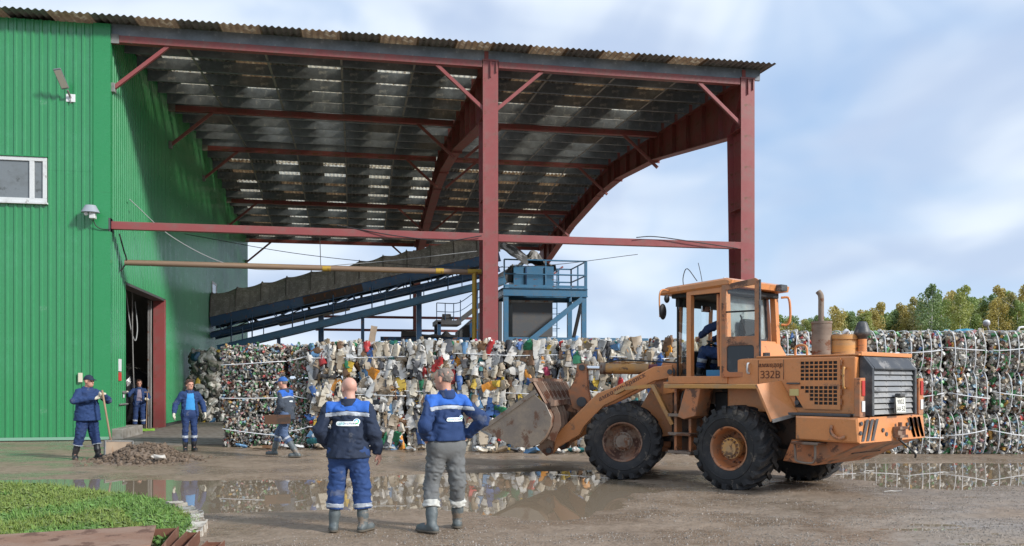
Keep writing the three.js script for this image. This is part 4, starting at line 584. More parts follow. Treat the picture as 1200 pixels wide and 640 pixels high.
{
  const T = loader, RG = rimGeos(true), FG = rimGeos(false);
  const FM = new THREE.Matrix4().makeRotationY(34.92 * Math.PI / 180).setPosition(2.69, 0, -0.41);   // front half, turned in the articulation
  const fp = (name, geo, m, label) => part(T, name, geo.applyMatrix4(FM), m, label);
  const wheel = (G, x, z, right, front, spin) => { const w = sub(T, 'wheel'); w.matrixAutoUpdate = true; const p = V(x, 0.645, z); let ry = right ? Math.PI : 0; if (front) { p.applyMatrix4(FM); ry += 34.92 * Math.PI / 180; } w.position.copy(p); w.rotation.set(0, ry, 0); const t = part(w, 'tyre', tyreG, M.rubber); t.rotation.z = spin; part(w, 'rim', G[0], front ? M.rimRust : M.orangeDirty); part(w, 'hub', G[1], front ? M.drabGrey : M.orangeYellow); part(w, 'wheel_nuts', G[2], M.rimRust); };
  wheel(RG, 0, -0.975, false, false, 0.3); wheel(RG, 0, 0.975, true, false, 0.1); wheel(FG, 0, -0.975, false, true, 0.6); wheel(FG, 0, 0.975, true, true, 0.2);
  // --- rear half ---
  part(T, 'rear_frame', merge([box(-1.6, 2.0, 0.62, 1.15, -0.42, 0.42, 0.02), box(1.7, 2.12, 0.45, 1.3, -0.2, 0.2, 0.03), box(0.3, 1.5, 1.3, 1.56, -0.7, 0.7, 0.02), box(0.75, 1.5, 0.5, 1.35, -0.7, -0.5, 0.03)]), M.chassis);
  part(T, 'rear_axle', merge([rod(V(0, 0.645, -0.75), V(0, 0.645, 0.75), 0.15, 16), clean(new THREE.SphereGeometry(0.27, 18, 12).translate(0, 0.645, 0))]), M.chassis);
  part(T, 'engine_bay', merge([box(-0.9, 0.7, 1.0, 1.5, -0.4, 0.4), rod(V(0.3, 1.2, -0.5), V(0.9, 1.15, -0.5), 0.1), rod(V(-0.2, 1.35, -0.55), V(0.5, 1.3, -0.5), 0.05), box(0.35, 0.6, 1.1, 1.5, -0.72, -0.5, 0.02)]), M.black);
  part(T, 'counterweight', merge([prism([[-2.0, 0.82], [-1.97, 1.17], [-1.02, 1.17], [-1.02, 0.82]], -1.0, 1.0, 0.025)]), M.orange);
  part(T, 'belly_plate', prism([[-1.95, 0.81], [-0.85, 0.81], [-0.7, 0.48], [-1.2, 0.45]], -0.82, 0.82, 0.015), M.orangeDirty);
  part(T, 'counterweight_ledge', box(-1.83, -0.65, 1.176, 1.215, -0.93, 0.93, 0.008), M.darkSteel);
  for (const s of [-1, 1]) for (let i = 0; i < 3; i++) { const z0 = s * 0.94 - s * (0.0 + i * 0.135), g = prism([[0, 0], [0.07, 0], [0.07 + 0.14, 0.3], [0.14, 0.3]], -0.003, 0.003); g.rotateY(-Math.PI / 2); if (s > 0) g.scale(1, 1, -1); g.translate(-2.003, 0.845, z0); part(T, 'hazard_stripe', g, M.darkSteel); }
  part(T, 'tow_hitch', merge([box(-2.07, -1.99, 0.86, 1.02, -0.02, 0.22, 0.01), rod(V(-2.04, 0.82, 0.1), V(-2.04, 1.08, 0.1), 0.03), box(-2.1, -2.06, 0.98, 1.02, -0.02, 0.22), box(-2.1, -2.06, 0.86, 0.9, -0.02, 0.22)]), M.rimRust);
  for (const [y, z] of [[0.98, -0.32], [0.92, -0.22], [1.04, 0.42], [0.98, 0.5], [0.96, -0.95], [1.09, -0.93]]) part(T, 'bolt_hole', rod(V(-2.006, y, z), V(-1.99, y, z), 0.03, 10), M.darkSteel);
  part(T, 'tow_eye', tube([[-1.6, 1.05, -1.01], [-1.62, 0.95, -1.05], [-1.72, 0.88, -1.05], [-1.8, 0.9, -1.01]], 0.025), M.orangeDirty);
  part(T, 'rear_hose', tube([[-1.98, 0.82, 0.2], [-2.08, 0.7, 0.3], [-2.1, 0.6, 0.45], [-2.05, 0.55, 0.55]], 0.016), M.cable);
  // hood
  part(T, 'hood', merge([box(-1.83, 0.32, 1.2, 2.03, -0.78, 0.78, 0.03)]), M.orange);
  part(T, 'hood_lid', merge([box(-1.87, -0.2, 2.035, 2.06, -0.76, 0.80, 0.01), box(-1.88, -1.78, 2.03, 2.09, -0.7, 0.82, 0.01)]), M.orange);
  { // side door with two punched grilles
    const holes = []; for (let i = 0; i < 8; i++) for (let j = 0; j < 5; j++) { const x = -0.99 - 0.59 * (i + 0.5) / 8, y = 1.68 + 0.29 * (j + 0.5) / 5; holes.push(rect(x - 0.030, x + 0.030, y - 0.021, y + 0.021)); }
    for (let i = 0; i < 8; i++) for (let j = 0; j < 5; j++) { const x = -0.99 - 0.59 * (i + 0.5) / 8, y = 1.33 + 0.28 * (j + 0.5) / 5; if (i < (4 - j) * 0.62) continue; holes.push(rect(x - 0.030, x + 0.030, y - 0.021, y + 0.021)); }
    const hd = sub(T, 'hood_door'); part(hd, 'panel', prism([[-1.62, 1.27], [-1.05, 1.27], [-0.75, 1.72], [-0.75, 2.0], [-1.62, 2.0]], -0.812, -0.798, 0, holes), M.orange);
    part(hd, 'grille_shade_sheet', box(-1.6, -0.9, 1.29, 1.99, -0.796, -0.786), M.black);  // added black sheet: its colour stands in for the shade behind the holes
    part(hd, 'latch', box(-0.99, -0.78, 1.63, 1.655, -0.84, -0.812, 0.006), M.darkSteel); part(hd, 'lock_plate', box(-0.97, -0.82, 1.46, 1.56, -0.82, -0.813), std('plateYellow', lin(0.6, 0.5, 0.2), 0.6)); part(hd, 'lock', rod(V(-0.94, 1.36, -0.825), V(-0.94, 1.36, -0.81), 0.035, 12), M.darkSteel);
    part(hd, 'hinge_strip', merge([0, 1, 2, 3, 4].map(i => rod(V(-1.635, 1.34 + i * 0.14, -0.81), V(-1.635, 1.42 + i * 0.14, -0.81), 0.012, 6))), M.orangeDirty);
    part(T, 'grab_handle', tube([[-1.68, 1.86, -0.79], [-1.70, 1.86, -0.86], [-1.70, 1.83, -0.87], [-1.70, 1.62, -0.87], [-1.70, 1.58, -0.86], [-1.68, 1.58, -0.79]], 0.016), M.orangeYellow);
    part(T, 'panel_seam', merge([box(-0.262, -0.255, 1.55, 2.0, -0.786, -0.779), box(-0.70, -0.693, 1.7, 2.0, -0.786, -0.779)]), M.rimRust);
    const d1 = new THREE.PlaneGeometry(0.42, 0.13).rotateY(Math.PI).translate(-0.47, 1.925, -0.788); part(T, 'maker_lettering', d1, textPlate([['амкодор', 0.5, 0.5, 0.72]], 0.42, 0.13, 512, lin(0.10, 0.03, 0.015), 'bold italic #px serif'));
    const d2 = new THREE.PlaneGeometry(0.36, 0.18).rotateY(Math.PI).translate(-0.47, 1.775, -0.788); part(T, 'model_lettering', d2, textPlate([['332В', 0.5, 0.5, 0.86]], 0.36, 0.18, 512, lin(0.10, 0.03, 0.015), '#px sans-serif'));
    part(T, 'side_handle', tube([[-0.1, 1.95, -0.79], [-0.1, 1.95, -0.83], [-0.1, 1.8, -0.83], [-0.1, 1.8, -0.79]], 0.014), M.pvc);
  }
  { // radiator guard
    const rg = sub(T, 'radiator_guard'); const z0 = -0.66, z1 = 0.62;
    for (const z of [z0, z1]) part(rg, 'cheek', prism([[-1.84, 1.19], [-2.03, 1.19], [-2.03, 1.86], [-1.9, 2.02], [-1.84, 2.02]], z - 0.03, z + 0.03, 0.006), M.grilleGrey);
    part(rg, 'hood_slope', prism([[-1.84, 2.018], [-1.9, 2.018], [-2.035, 1.86], [-2.035, 1.84], [-1.9, 1.99], [-1.84, 1.99]], z0 + 0.031, z1 - 0.031), M.grilleGrey);
    part(rg, 'backing', box(-1.86, -1.84, 1.2, 1.98, z0 + 0.03, z1 - 0.03), M.black);
    for (let i = 0; i < 8; i++) { const g = new THREE.BoxGeometry(0.012, 0.066, z1 - z0 - 0.07).rotateZ(-0.35).translate(-1.985, 1.235 + i * 0.081, (z0 + z1) / 2); part(rg, 'louvre', uvm(g), M.louvre); }
    part(rg, 'mullion', merge([-0.2, 0.25].map(z => box(-1.985, -1.96, 1.2, 1.86, z - 0.008, z + 0.008))), M.darkSteel);
  }
  for (const [s, z] of [[-1, -0.88], [1, 0.88]]) { const l = sub(T, 'tail_light'); part(l, 'guard', prism(rect(-1.99, -1.9, 1.18, 1.72), z - 0.075, z + 0.075, 0.01), M.orangeDirty); part(l, 'red_lens', box(-2.005, -1.992, 1.47, 1.68, z - 0.04, z + 0.04, 0.005), M.redLens); part(l, 'clear_lens', box(-2.005, -1.992, 1.25, 1.4, z - 0.04, z + 0.04, 0.005), M.whiteLens); }
  { const c = document.createElement('canvas'); c.width = 256; c.height = 200; const x = c.getContext('2d'); x.fillStyle = '#e4e2d6'; x.fillRect(0, 0, 256, 200); x.strokeStyle = '#222'; x.lineWidth = 5; x.strokeRect(7, 7, 242, 186); x.fillStyle = '#1c1c1c'; x.font = 'bold 82px sans-serif'; x.textAlign = 'center'; x.textBaseline = 'middle'; x.fillText('9002', 128, 58); x.fillText('АА 52', 128, 145); const t = new THREE.CanvasTexture(c); t.colorSpace = THREE.SRGBColorSpace;
    const np = sub(T, 'number_plate'); part(np, 'plate', new THREE.PlaneGeometry(0.29, 0.225).rotateY(-Math.PI / 2).rotateZ(-0.06).translate(-2.085, 1.33, 0.03), std('numberPlate', 0xffffff, 0.5, 0, { map: t })); part(np, 'bracket', merge([box(-2.075, -2.06, 1.22, 1.44, -0.115, 0.175), box(-2.07, -1.99, 1.22, 1.26, 0.0, 0.04)]), M.bar); part(np, 'plate_lamp', box(-2.12, -2.03, 1.45, 1.5, -0.05, 0.1, 0.015), M.darkSteel); }
  // stacks on the hood
  { const e = sub(T, 'exhaust'); part(e, 'silencer', merge([rod(V(-1.04, 2.05, -0.3), V(-1.04, 2.56, -0.3), 0.145, 24), rod(V(-1.04, 2.54, -0.3), V(-1.04, 2.575, -0.3), 0.152, 24)]), M.drabGrey); part(e, 'pipe', (() => { const c = new THREE.CatmullRomCurve3([V(-1.03, 2.56, -0.3), V(-1.03, 2.82, -0.3), V(-1.03, 2.92, -0.3), V(-1.02, 2.98, -0.3), V(-0.985, 3.03, -0.31)]); return clean(new THREE.TubeGeometry(c, 24, 0.042, 12)); })(), M.drabGrey);
    const f = sub(T, 'air_filter'); part(f, 'drum', merge([rod(V(-1.24, 2.06, -0.04), V(-1.24, 2.28, -0.04), 0.225, 28), rod(V(-1.24, 2.3, -0.04), V(-1.24, 2.37, -0.04), 0.235, 28), rod(V(-1.24, 2.28, -0.04), V(-1.24, 2.3, -0.04), 0.215, 28)]), M.orangeYellow); part(f, 'duct', rod(V(-1.52, 2.06, 0.0), V(-1.52, 2.3, 0.0), 0.065, 16), M.orange);
    const lp = [[0.0, 2.28], [0.06, 2.28], [0.07, 2.34], [0.115, 2.36], [0.115, 2.41], [0.07, 2.54], [0.05, 2.56], [0, 2.56]].map(p => new THREE.Vector2(p[0], p[1])); part(f, 'pre_cleaner', clean(new THREE.LatheGeometry(lp, 22).translate(-1.52, 0, 0)), M.grilleGrey); part(f, 'rag', crumple(new THREE.IcosahedronGeometry(0.05, 1), 0.03, 20, 2).translate(-1.26, 2.4, 0.0), M.white);
    part(T, 'hood_handle', tube([[-0.78, 2.06, -0.6], [-0.8, 2.2, -0.6], [-0.95, 2.2, -0.6], [-0.98, 2.06, -0.6]], 0.018), M.orange); part(T, 'filler_cap', rod(V(-0.25, 2.06, -0.55), V(-0.25, 2.12, -0.55), 0.055, 14), M.bar); }
  // rear mudguard
  const mg = sub(T, 'rear_mudguard');
  part(mg, 'top_plate', box(-0.5, 1.28, 1.56, 1.63, -1.18, -0.79, 0.012), M.orangeYellow);
  part(mg, 'rear_plate', (() => { const v = [[-0.5, 1.63, -1.18], [-0.66, 1.68, -0.79], [-0.95, 1.2, -0.79], [-0.76, 1.10, -1.18]], o = [0.03, -0.02, 0]; const p = []; const q = (a, b, c, d) => p.push(...a, ...b, ...c, ...a, ...c, ...d), w = v.map(k => k.map((t, i) => t + o[i])); q(...v); q(...w); for (let i = 0; i < 4; i++) q(v[i], v[(i + 1) % 4], w[(i + 1) % 4], w[i]); const g = new THREE.BufferGeometry(); g.setAttribute('position', new THREE.Float32BufferAttribute(p, 3)); g.computeVertexNormals(); return uvm(g); })(), M.orange);
  part(mg, 'front_plate', prism([[0.56, 1.57], [0.86, 1.57], [1.02, 1.1], [0.9, 1.06], [0.66, 1.12]], -1.15, -0.8, 0.01), M.orangeDirty);
  part(mg, 'rear_flap', beam(V(-0.77, 1.09, -1.19), V(-0.96, 1.19, -0.8), 0.02, 0.05), M.bar);
  part(T, 'right_mudguard', merge([box(-0.5, 1.0, 1.56, 1.63, 0.79, 1.18, 0.012), prism([[-0.5, 1.63], [-0.45, 1.6], [-0.74, 1.12], [-0.78, 1.12]], 0.79, 1.18)]), M.orangeDirty);
  part(T, 'cab_sill', merge([box(0.3, 1.5, 1.635, 1.76, -0.80, -0.70, 0.01), box(0.3, 1.5, 1.635, 1.76, 0.70, 0.80, 0.01), prism([[1.0, 1.55], [1.62, 1.45], [1.62, 1.66], [1.0, 1.72]], -0.79, -0.72, 0.006)]), M.orange);
  part(T, 'sill_lettering', new THREE.PlaneGeometry(0.2, 0.07).rotateY(Math.PI).translate(1.38, 1.57, -0.797), textPlate([['амкодор', 0.5, 0.5, 0.7]], 0.2, 0.07, 256, lin(0.12, 0.03, 0.02), 'bold italic #px serif'));
  { const s = sub(T, 'cab_ladder'); part(s, 'stringer', merge([box(0.92, 0.97, 0.46, 1.55, -0.92, -0.78), box(1.22, 1.27, 0.46, 1.55, -0.92, -0.78)]), M.orangeDirty); for (const y of [0.48, 0.78, 1.09]) part(s, 'tread', box(0.86, 1.33, y, y + 0.05, -1.02, -0.74, 0.01), M.drabGrey); part(s, 'hand_grip', tube([[0.98, 1.56, -0.92], [1.02, 1.5, -0.99], [1.06, 1.3, -0.99], [1.05, 1.18, -0.94]], 0.015), M.darkSteel); part(s, 'side_box', box(0.62, 0.9, 0.5, 1.05, -0.72, -0.45, 0.02), M.drabGrey); }
  { const s = sub(T, 'rear_step'); part(s, 'tread', box(-1.43, -1.0, 0.765, 0.80, -1.08, -0.82, 0.01), M.drabGrey); part(s, 'loop', tube([[-1.04, 0.77, -1.03], [-1.05, 0.6, -1.03], [-1.06, 0.53, -1.03], [-1.34, 0.52, -1.03], [-1.36, 0.6, -1.03], [-1.36, 0.77, -1.03]], 0.018, 6), M.drabGrey); }
  // --- cab ---
  const cab = sub(T, 'cab'), pil = (x, z, x2 = x, z2 = z, w = 0.09, d = 0.09, y0 = 1.7, y1 = 3.2) => beam(V(x, y0, z), V(x2, y1, z2), w, d, V(1, 0, 0));
  part(cab, 'frame', merge([pil(1.07, -0.75), pil(0.40, -0.75), pil(1.07, 0.75), pil(0.36, -0.71, 0.42, -0.68, 0.1, 0.1, 1.7, 3.2), pil(0.36, 0.71, 0.42, 0.68, 0.1, 0.1), pil(1.58, -0.42, 1.52, -0.42, 0.05, 0.05), pil(1.58, 0.42, 1.52, 0.42, 0.05, 0.05), box(0.4, 1.1, 3.1, 3.2, -0.8, -0.72), box(0.4, 1.1, 3.1, 3.2, 0.72, 0.8)]), M.orange);
  part(cab, 'rear_panel', (() => { const g = prism([[-0.76, 1.9], [0.76, 1.9], [0.76, 2.35], [0.7, 3.22], [-0.7, 3.22], [-0.76, 2.35]], -0.02, 0.02, 0.004, [rrect(-0.57, 0.60, 2.37, 3.1, 0.08)]); return uvm(g.rotateY(-Math.PI / 2).rotateZ(-0.05).translate(0.40, 0.02, 0)); })(), M.orange);
  part(cab, 'lower_rear', prism([[0.36, 2.35], [0.18, 2.06], [0.5, 2.06], [0.5, 2.35]], -0.75, 0.75, 0.01), M.orange);
  part(cab, 'rear_glass', (() => { const g = prism(rrect(-0.575, 0.605, 2.365, 3.105, 0.08), -0.004, 0.004); return g.rotateY(-Math.PI / 2).rotateZ(-0.05).translate(0.40, 0.02, 0); })(), M.dirtyGlass);
  part(cab, 'rear_seal', (() => { const g = prism(rrect(-0.60, 0.63, 2.34, 3.13, 0.09), -0.028, 0.028, 0, [rrect(-0.565, 0.595, 2.375, 3.095, 0.075)]); return g.rotateY(-Math.PI / 2).rotateZ(-0.05).translate(0.40, 0.02, 0); })(), M.grilleGrey);
  part(cab, 'roof', merge([prism([[0.22, 3.19], [1.66, 3.14], [1.68, 3.22], [1.5, 3.27], [0.3, 3.32], [0.2, 3.28]], -0.84, 0.84, 0.03)]), M.orange);
  part(cab, 'roof_lining', box(0.34, 1.5, 3.08, 3.17, -0.72, 0.72, 0.02), M.black); part(cab, 'front_header', box(1.42, 1.5, 2.95, 3.12, -0.6, 0.6), M.black);
  const qg = (s, m, off) => { const g = new THREE.BufferGeometry(), a = [1.10, -0.77 * s], b = [1.56, -0.47 * s], P = (t, y) => [mix(a[0], b[0], t), y, mix(a[1], b[1], t) - off * s]; const pl = [[0, 3.13], [1, 3.13], [1, 1.78], [0.62, 1.6], [0, 1.6]], o = []; for (let i = 1; i < pl.length - 1; i++) for (const k of [0, i, i + 1]) o.push(...P(...pl[k])); g.setAttribute('position', new THREE.Float32BufferAttribute(o, 3)); g.computeVertexNormals(); return clean(g); };
  part(cab, 'corner_glass', qg(1, 0, 0), M.cabGlass); part(cab, 'corner_glass', qg(-1, 0, 0), M.cabGlass);
  const qs = (s) => { const a = [1.10, -0.77 * s], b = [1.56, -0.47 * s], P = (t, y) => V(mix(a[0], b[0], t), y, mix(a[1], b[1], t)), c = [P(0.03, 3.13), P(1, 3.13), P(1, 1.78), P(0.62, 1.6), P(0.03, 1.6)]; return merge(c.map((p, i) => rod(p, c[(i + 1) % 5], 0.018, 6))); };
  part(cab, 'corner_seal', merge([qs(1), qs(-1)]), M.black);
  part(cab, 'windscreen', box(1.565, 1.57, 1.65, 3.13, -0.42, 0.42), M.cabGlass); part(cab, 'right_glass', box(0.44, 1.04, 1.85, 3.1, 0.755, 0.76), M.cabGlass); part(cab, 'right_lower_panel', box(0.4, 1.08, 1.7, 1.85, 0.73, 0.78), M.orange);
  part(cab, 'floor', box(0.32, 1.6, 1.62, 1.7, -0.72, 0.72), M.darkSteel); part(cab, 'front_skirt', prism([[1.05, 1.4], [1.6, 1.4], [1.58, 1.66], [1.05, 1.66]], -0.5, 0.5), M.orangeDirty);
  part(cab, 'seat', merge([box(0.42, 0.86, 1.98, 2.1, -0.25, 0.25, 0.04), box(0.36, 0.48, 2.05, 2.7, -0.24, 0.24, 0.04), box(0.5, 0.8, 1.7, 1.98, -0.18, 0.18)]), M.black);
  part(cab, 'tool_box', box(0.5, 0.82, 1.7, 1.86, -0.66, -0.42, 0.01), std('toolBlue', lin(0.04, 0.2, 0.38), 0.5));
  part(cab, 'steering_column', merge([rod(V(1.36, 1.7, 0), V(1.16, 2.25, 0), 0.05), box(1.25, 1.45, 1.7, 2.1, -0.15, 0.15, 0.03)]), M.black);
  part(cab, 'steering_wheel', merge([clean(new THREE.TorusGeometry(0.2, 0.016, 8, 28).rotateX(Math.PI / 2 - 0.0).rotateZ(-0.45).translate(1.13, 2.3, 0)), rod(V(1.13, 2.29, -0.19), V(1.13, 2.29, 0.19), 0.014), rod(V(0.96, 2.22, 0), V(1.3, 2.38, 0), 0.014)]), M.black);
  part(cab, 'dashboard', merge([box(1.38, 1.54, 1.7, 2.2, -0.4, 0.4, 0.03), box(1.3, 1.5, 1.75, 2.15, 0.3, 0.65, 0.03), rod(V(0.9, 1.7, 0.35), V(0.95, 2.35, 0.33), 0.015), rod(V(0.82, 1.7, 0.42), V(0.85, 2.3, 0.4), 0.015)]), M.black);
  part(cab, 'inner_mirror', box(1.02, 1.05, 2.84, 2.95, -0.5, -0.26, 0.015), M.mirrorGlass); part(cab, 'rear_wiper', merge([rod(V(0.29, 2.36, -0.32), V(0.27, 2.72, -0.46), 0.012), rod(V(0.26, 2.45, -0.36), V(0.25, 2.74, -0.52), 0.012), box(0.27, 0.33, 2.31, 2.37, -0.42, -0.24)]), M.black);
  part(cab, 'rear_work_lamp', box(0.1, 0.22, 3.18, 3.29, 0.42, 0.6, 0.015), M.grilleGrey); part(cab, 'roof_plate', box(0.5, 0.52, 3.3, 3.36, -0.6, -0.35), M.pvc);
  part(cab, 'grab_rail', tube([[0.3, 3.1, 0.72], [0.22, 3.1, 0.8], [0.2, 3.05, 0.81], [0.2, 2.7, 0.82], [0.24, 2.64, 0.8], [0.31, 2.64, 0.74]], 0.02), M.orange);
  part(cab, 'antenna', merge([tube([[1.4, 3.24, -0.5], [1.42, 3.45, -0.5], [1.36, 3.6, -0.48], [1.2, 3.38, -0.4]], 0.008, 5), tube([[1.15, 3.25, -0.3], [1.2, 3.5, -0.3], [1.24, 3.7, -0.32]], 0.006, 5)]), M.cable);
  { const m = sub(cab, 'mirror'); part(m, 'arm', tube([[1.45, 3.2, -0.8], [1.46, 3.21, -1.0], [1.46, 3.15, -1.06], [1.46, 2.75, -1.06]], 0.013), M.orange); part(m, 'housing', merge([clean(new THREE.SphereGeometry(0.1, 16, 12).scale(0.35, 1.35, 0.85).translate(1.43, 2.84, -1.02)), clean(new THREE.SphereGeometry(0.06, 14, 10).scale(0.6, 1.2, 1).translate(1.42, 3.06, -0.93))]), M.black); }
  { // door folded back against the cab
    const d = sub(T, 'cab_door'); const DM = new THREE.Matrix4().makeRotationY(Math.PI + 0.2).setPosition(0.38, 0, -0.83);
    const dp = (n, g, m) => part(d, n, g.applyMatrix4(DM), m);
    dp('frame', prism([[0, 1.74], [0.62, 1.74], [0.62, 3.24], [0.56, 3.28], [0, 3.2]], -0.022, 0.022, 0.005, [[[0.07, 2.38], [0.55, 2.38], [0.55, 3.18], [0.07, 3.12]], rrect(0.09, 0.54, 1.82, 2.24, 0.05)]), M.orangeDirty);
    dp('upper_glass', prism([[0.06, 2.37], [0.56, 2.37], [0.56, 3.19], [0.06, 3.13]], -0.003, 0.003), M.cabGlass); dp('lower_glass', prism(rrect(0.085, 0.545, 1.815, 2.245, 0.05), -0.003, 0.003), std('smoked', 0xffffff, 0.3, 0, { map: worn([0.035, 0.045, 0.055], [0.09, 0.1, 0.11], [0.16, 0.17, 0.18], 51, 0.4, 0.04) }));
    dp('glass_bar', box(0.07, 0.55, 2.76, 2.785, -0.012, 0.012), M.black); dp('latch_bar', merge([box(0.04, 0.5, 2.26, 2.31, -0.07, -0.02, 0.01), box(0.02, 0.2, 2.22, 2.36, -0.06, -0.02, 0.01), rod(V(0.1, 2.3, -0.06), V(0.58, 2.42, -0.06), 0.02), box(0.4, 0.6, 2.3, 2.37, -0.06, -0.02, 0.01)]), M.black); dp('edge_seal', box(0.622, 0.64, 1.74, 3.25, -0.02, 0.02), M.grilleGrey);
  }
  // --- front half ---
  fp('front_frame', merge([box(-0.75, 0.55, 0.5, 1.12, -0.34, 0.34, 0.03), box(-1.0, -0.5, 0.42, 1.35, -0.22, 0.22, 0.03)]), M.orangeDirty);
  fp('front_axle', merge([rod(V(0, 0.645, -0.75), V(0, 0.645, 0.75), 0.15, 16), clean(new THREE.SphereGeometry(0.27, 18, 12).translate(0, 0.645, 0))]), M.chassis);
  for (const z of [-0.52, 0.52]) fp('boom_tower', prism([[-1.0, 0.75], [-1.02, 1.98], [-0.62, 2.0], [-0.5, 1.7], [-0.2, 1.15], [0.45, 0.95], [0.45, 0.6]], z - 0.035, z + 0.035, 0.008), M.orange);
  fp('tower_bridge', merge([box(-0.98, -0.7, 1.0, 1.9, -0.48, 0.48, 0.02), rod(V(-0.72, 1.86, -0.62), V(-0.72, 1.86, 0.62), 0.07, 14)]), M.orangeDirty);
  for (const z of [-0.6, 0.56]) fp('pin_boss', merge([rod(V(-0.76, 1.84, z - 0.08), V(-0.76, 1.84, z), 0.085, 18), rod(V(-0.76, 1.84, z - 0.16), V(-0.76, 1.84, z - 0.07), 0.045, 14)]), M.darkSteel);
  fp('steering_cylinder', rod(V(-1.05, 0.9, -0.48), V(0.0, 0.85, -0.44), 0.05), M.chassis); fp('hydraulic_hose', merge([tube([[-0.9, 1.9, -0.6], [-1.02, 1.6, -0.64], [-1.0, 1.3, -0.62], [-0.85, 1.1, -0.58]], 0.016), tube([[-1.05, 1.15, -0.6], [-1.2, 1.0, -0.7], [-1.05, 0.85, -0.72], [-0.8, 0.9, -0.6]], 0.02), tube([[-0.85, 2.0, -0.4], [-0.3, 2.04, -0.2], [0.2, 2.06, -0.16], [0.45, 2.02, -0.14]], 0.014)]), M.cable);
  const arm = [[-0.80, 1.96], [-0.48, 1.93], [0.21, 1.57], [0.5, 1.47], [0.8, 1.17], [1.16, 0.82], [1.43, 0.46], [1.42, 0.38], [1.3, 0.38], [1.2, 0.5], [0.83, 0.72], [0.73, 0.89], [0.39, 1.24], [0.21, 1.33], [-0.49, 1.68], [-0.82, 1.74]];
  for (const z of [-0.66, 0.66]) fp('boom_arm', prism(arm, z - 0.05, z + 0.05, 0.012), M.orange, 'weathered lift arm, muddy towards its tip');
  fp('boom_cross_tube', rod(V(0.62, 1.2, -0.6), V(0.62, 1.2, 0.6), 0.13, 18), M.orangeDirty);
  fp('lift_cylinder', merge([rod(V(-0.35, 0.85, -0.42), V(0.2, 1.1, -0.5), 0.075, 14), rod(V(0.2, 1.1, -0.5), V(0.62, 1.22, -0.55), 0.04, 12)]), M.orangeDirty);
  fp('arm_lettering', new THREE.PlaneGeometry(1.16, 0.15).rotateZ(0.50).rotateY(Math.PI).translate(0.08, 1.575, -0.714), textPlate([['амкодор-Брянск', 0.5, 0.5, 0.72]], 1.16, 0.15, 1024, lin(0.14, 0.06, 0.04), 'bold italic #px serif'));
  for (const z of [-0.14, 0.02]) fp('bucket_lever', prism([[0.80, 2.0], [0.97, 2.0], [1.02, 1.7], [1.14, 1.5], [1.06, 1.18], [0.86, 1.1], [0.72, 1.25], [0.78, 1.55]], z - 0.03, z + 0.03, 0.006), M.orangeDirty);
  fp('lever_pin', merge([rod(V(0.88, 1.93, -0.2), V(0.88, 1.93, 0.08), 0.055, 16), rod(V(0.88, 1.3, -0.24), V(0.88, 1.3, 0.12), 0.09, 18)]), M.darkSteel);
  { const cg = sub(T, 'bucket_cylinder'); const cp = (n, g, m) => part(cg, n, g.applyMatrix4(FM), m); cp('barrel', rod(V(0.45, 1.915, -0.06), V(-0.33, 1.90, -0.06), 0.10, 20), M.orangeYellow); cp('gland', rod(V(0.56, 1.918, -0.06), V(0.45, 1.915, -0.06), 0.108, 20), M.drabGrey); cp('rod', rod(V(0.84, 1.925, -0.06), V(0.56, 1.918, -0.06), 0.042, 14), M.chrome); cp('rear_eye', merge([rod(V(-0.33, 1.9, -0.06), V(-0.48, 1.9, -0.06), 0.085, 16), rod(V(-0.48, 1.9, -0.06), V(-0.72, 1.87, -0.06), 0.05, 12)]), std('darkRedPaint', lin(0.16, 0.025, 0.03), 0.6)); cp('feed_line', merge([rod(V(0.4, 2.03, -0.08), V(-0.25, 2.02, -0.08), 0.014), box(0.1, 0.16, 2.0, 2.06, -0.12, -0.02)]), M.orangeYellow); }
  fp('front_mudguard', merge([beam(V(0.14, 1.47, -0.98), V(-0.03, 1.555, -0.98), 0.34, 0.05), beam(V(-0.02, 1.555, -0.98), V(-0.51, 1.60, -0.98), 0.34, 0.06), beam(V(-0.5, 1.61, -0.98), V(-0.83, 0.95, -0.98), 0.36, 0.06)]), M.orangeYellow);
  fp('mudguard_bracket', merge([beam(V(-0.5, 1.5, -0.8), V(-0.6, 1.4, -0.5), 0.05, 0.05), beam(V(-0.78, 1.0, -0.82), V(-0.8, 1.0, -0.5), 0.05, 0.05)]), M.orangeDirty);
  // right-hand mudguard
  fp('right_front_mudguard', merge([beam(V(0.3, 1.5, 0.98), V(-0.5, 1.6, 0.98), 0.34, 0.05), beam(V(-0.5, 1.61, 0.98), V(-0.83, 0.95, 0.98), 0.36, 0.05)]), M.orangeYellow);
  // bucket
  {
    const b = sub(T, 'bucket'), bp = (n, g, m, l) => part(b, n, g.applyMatrix4(FM), m, l);
    const out = [[2.46, 0.80], [1.87, 0.53], [1.62, 0.52], [1.45, 0.58], [1.34, 0.70], [1.24, 0.90], [1.22, 1.06], [1.32, 1.27], [1.56, 1.68]];   // shell profile, lip to top edge
    const shell = []; for (let i = 0; i < out.length - 1; i++) { const a = out[i], c = out[i + 1]; shell.push(beam(V(a[0], a[1], 0), V(c[0], c[1], 0), 2.44, 0.03, V(0, 0, 1)).applyMatrix4(new THREE.Matrix4())); }
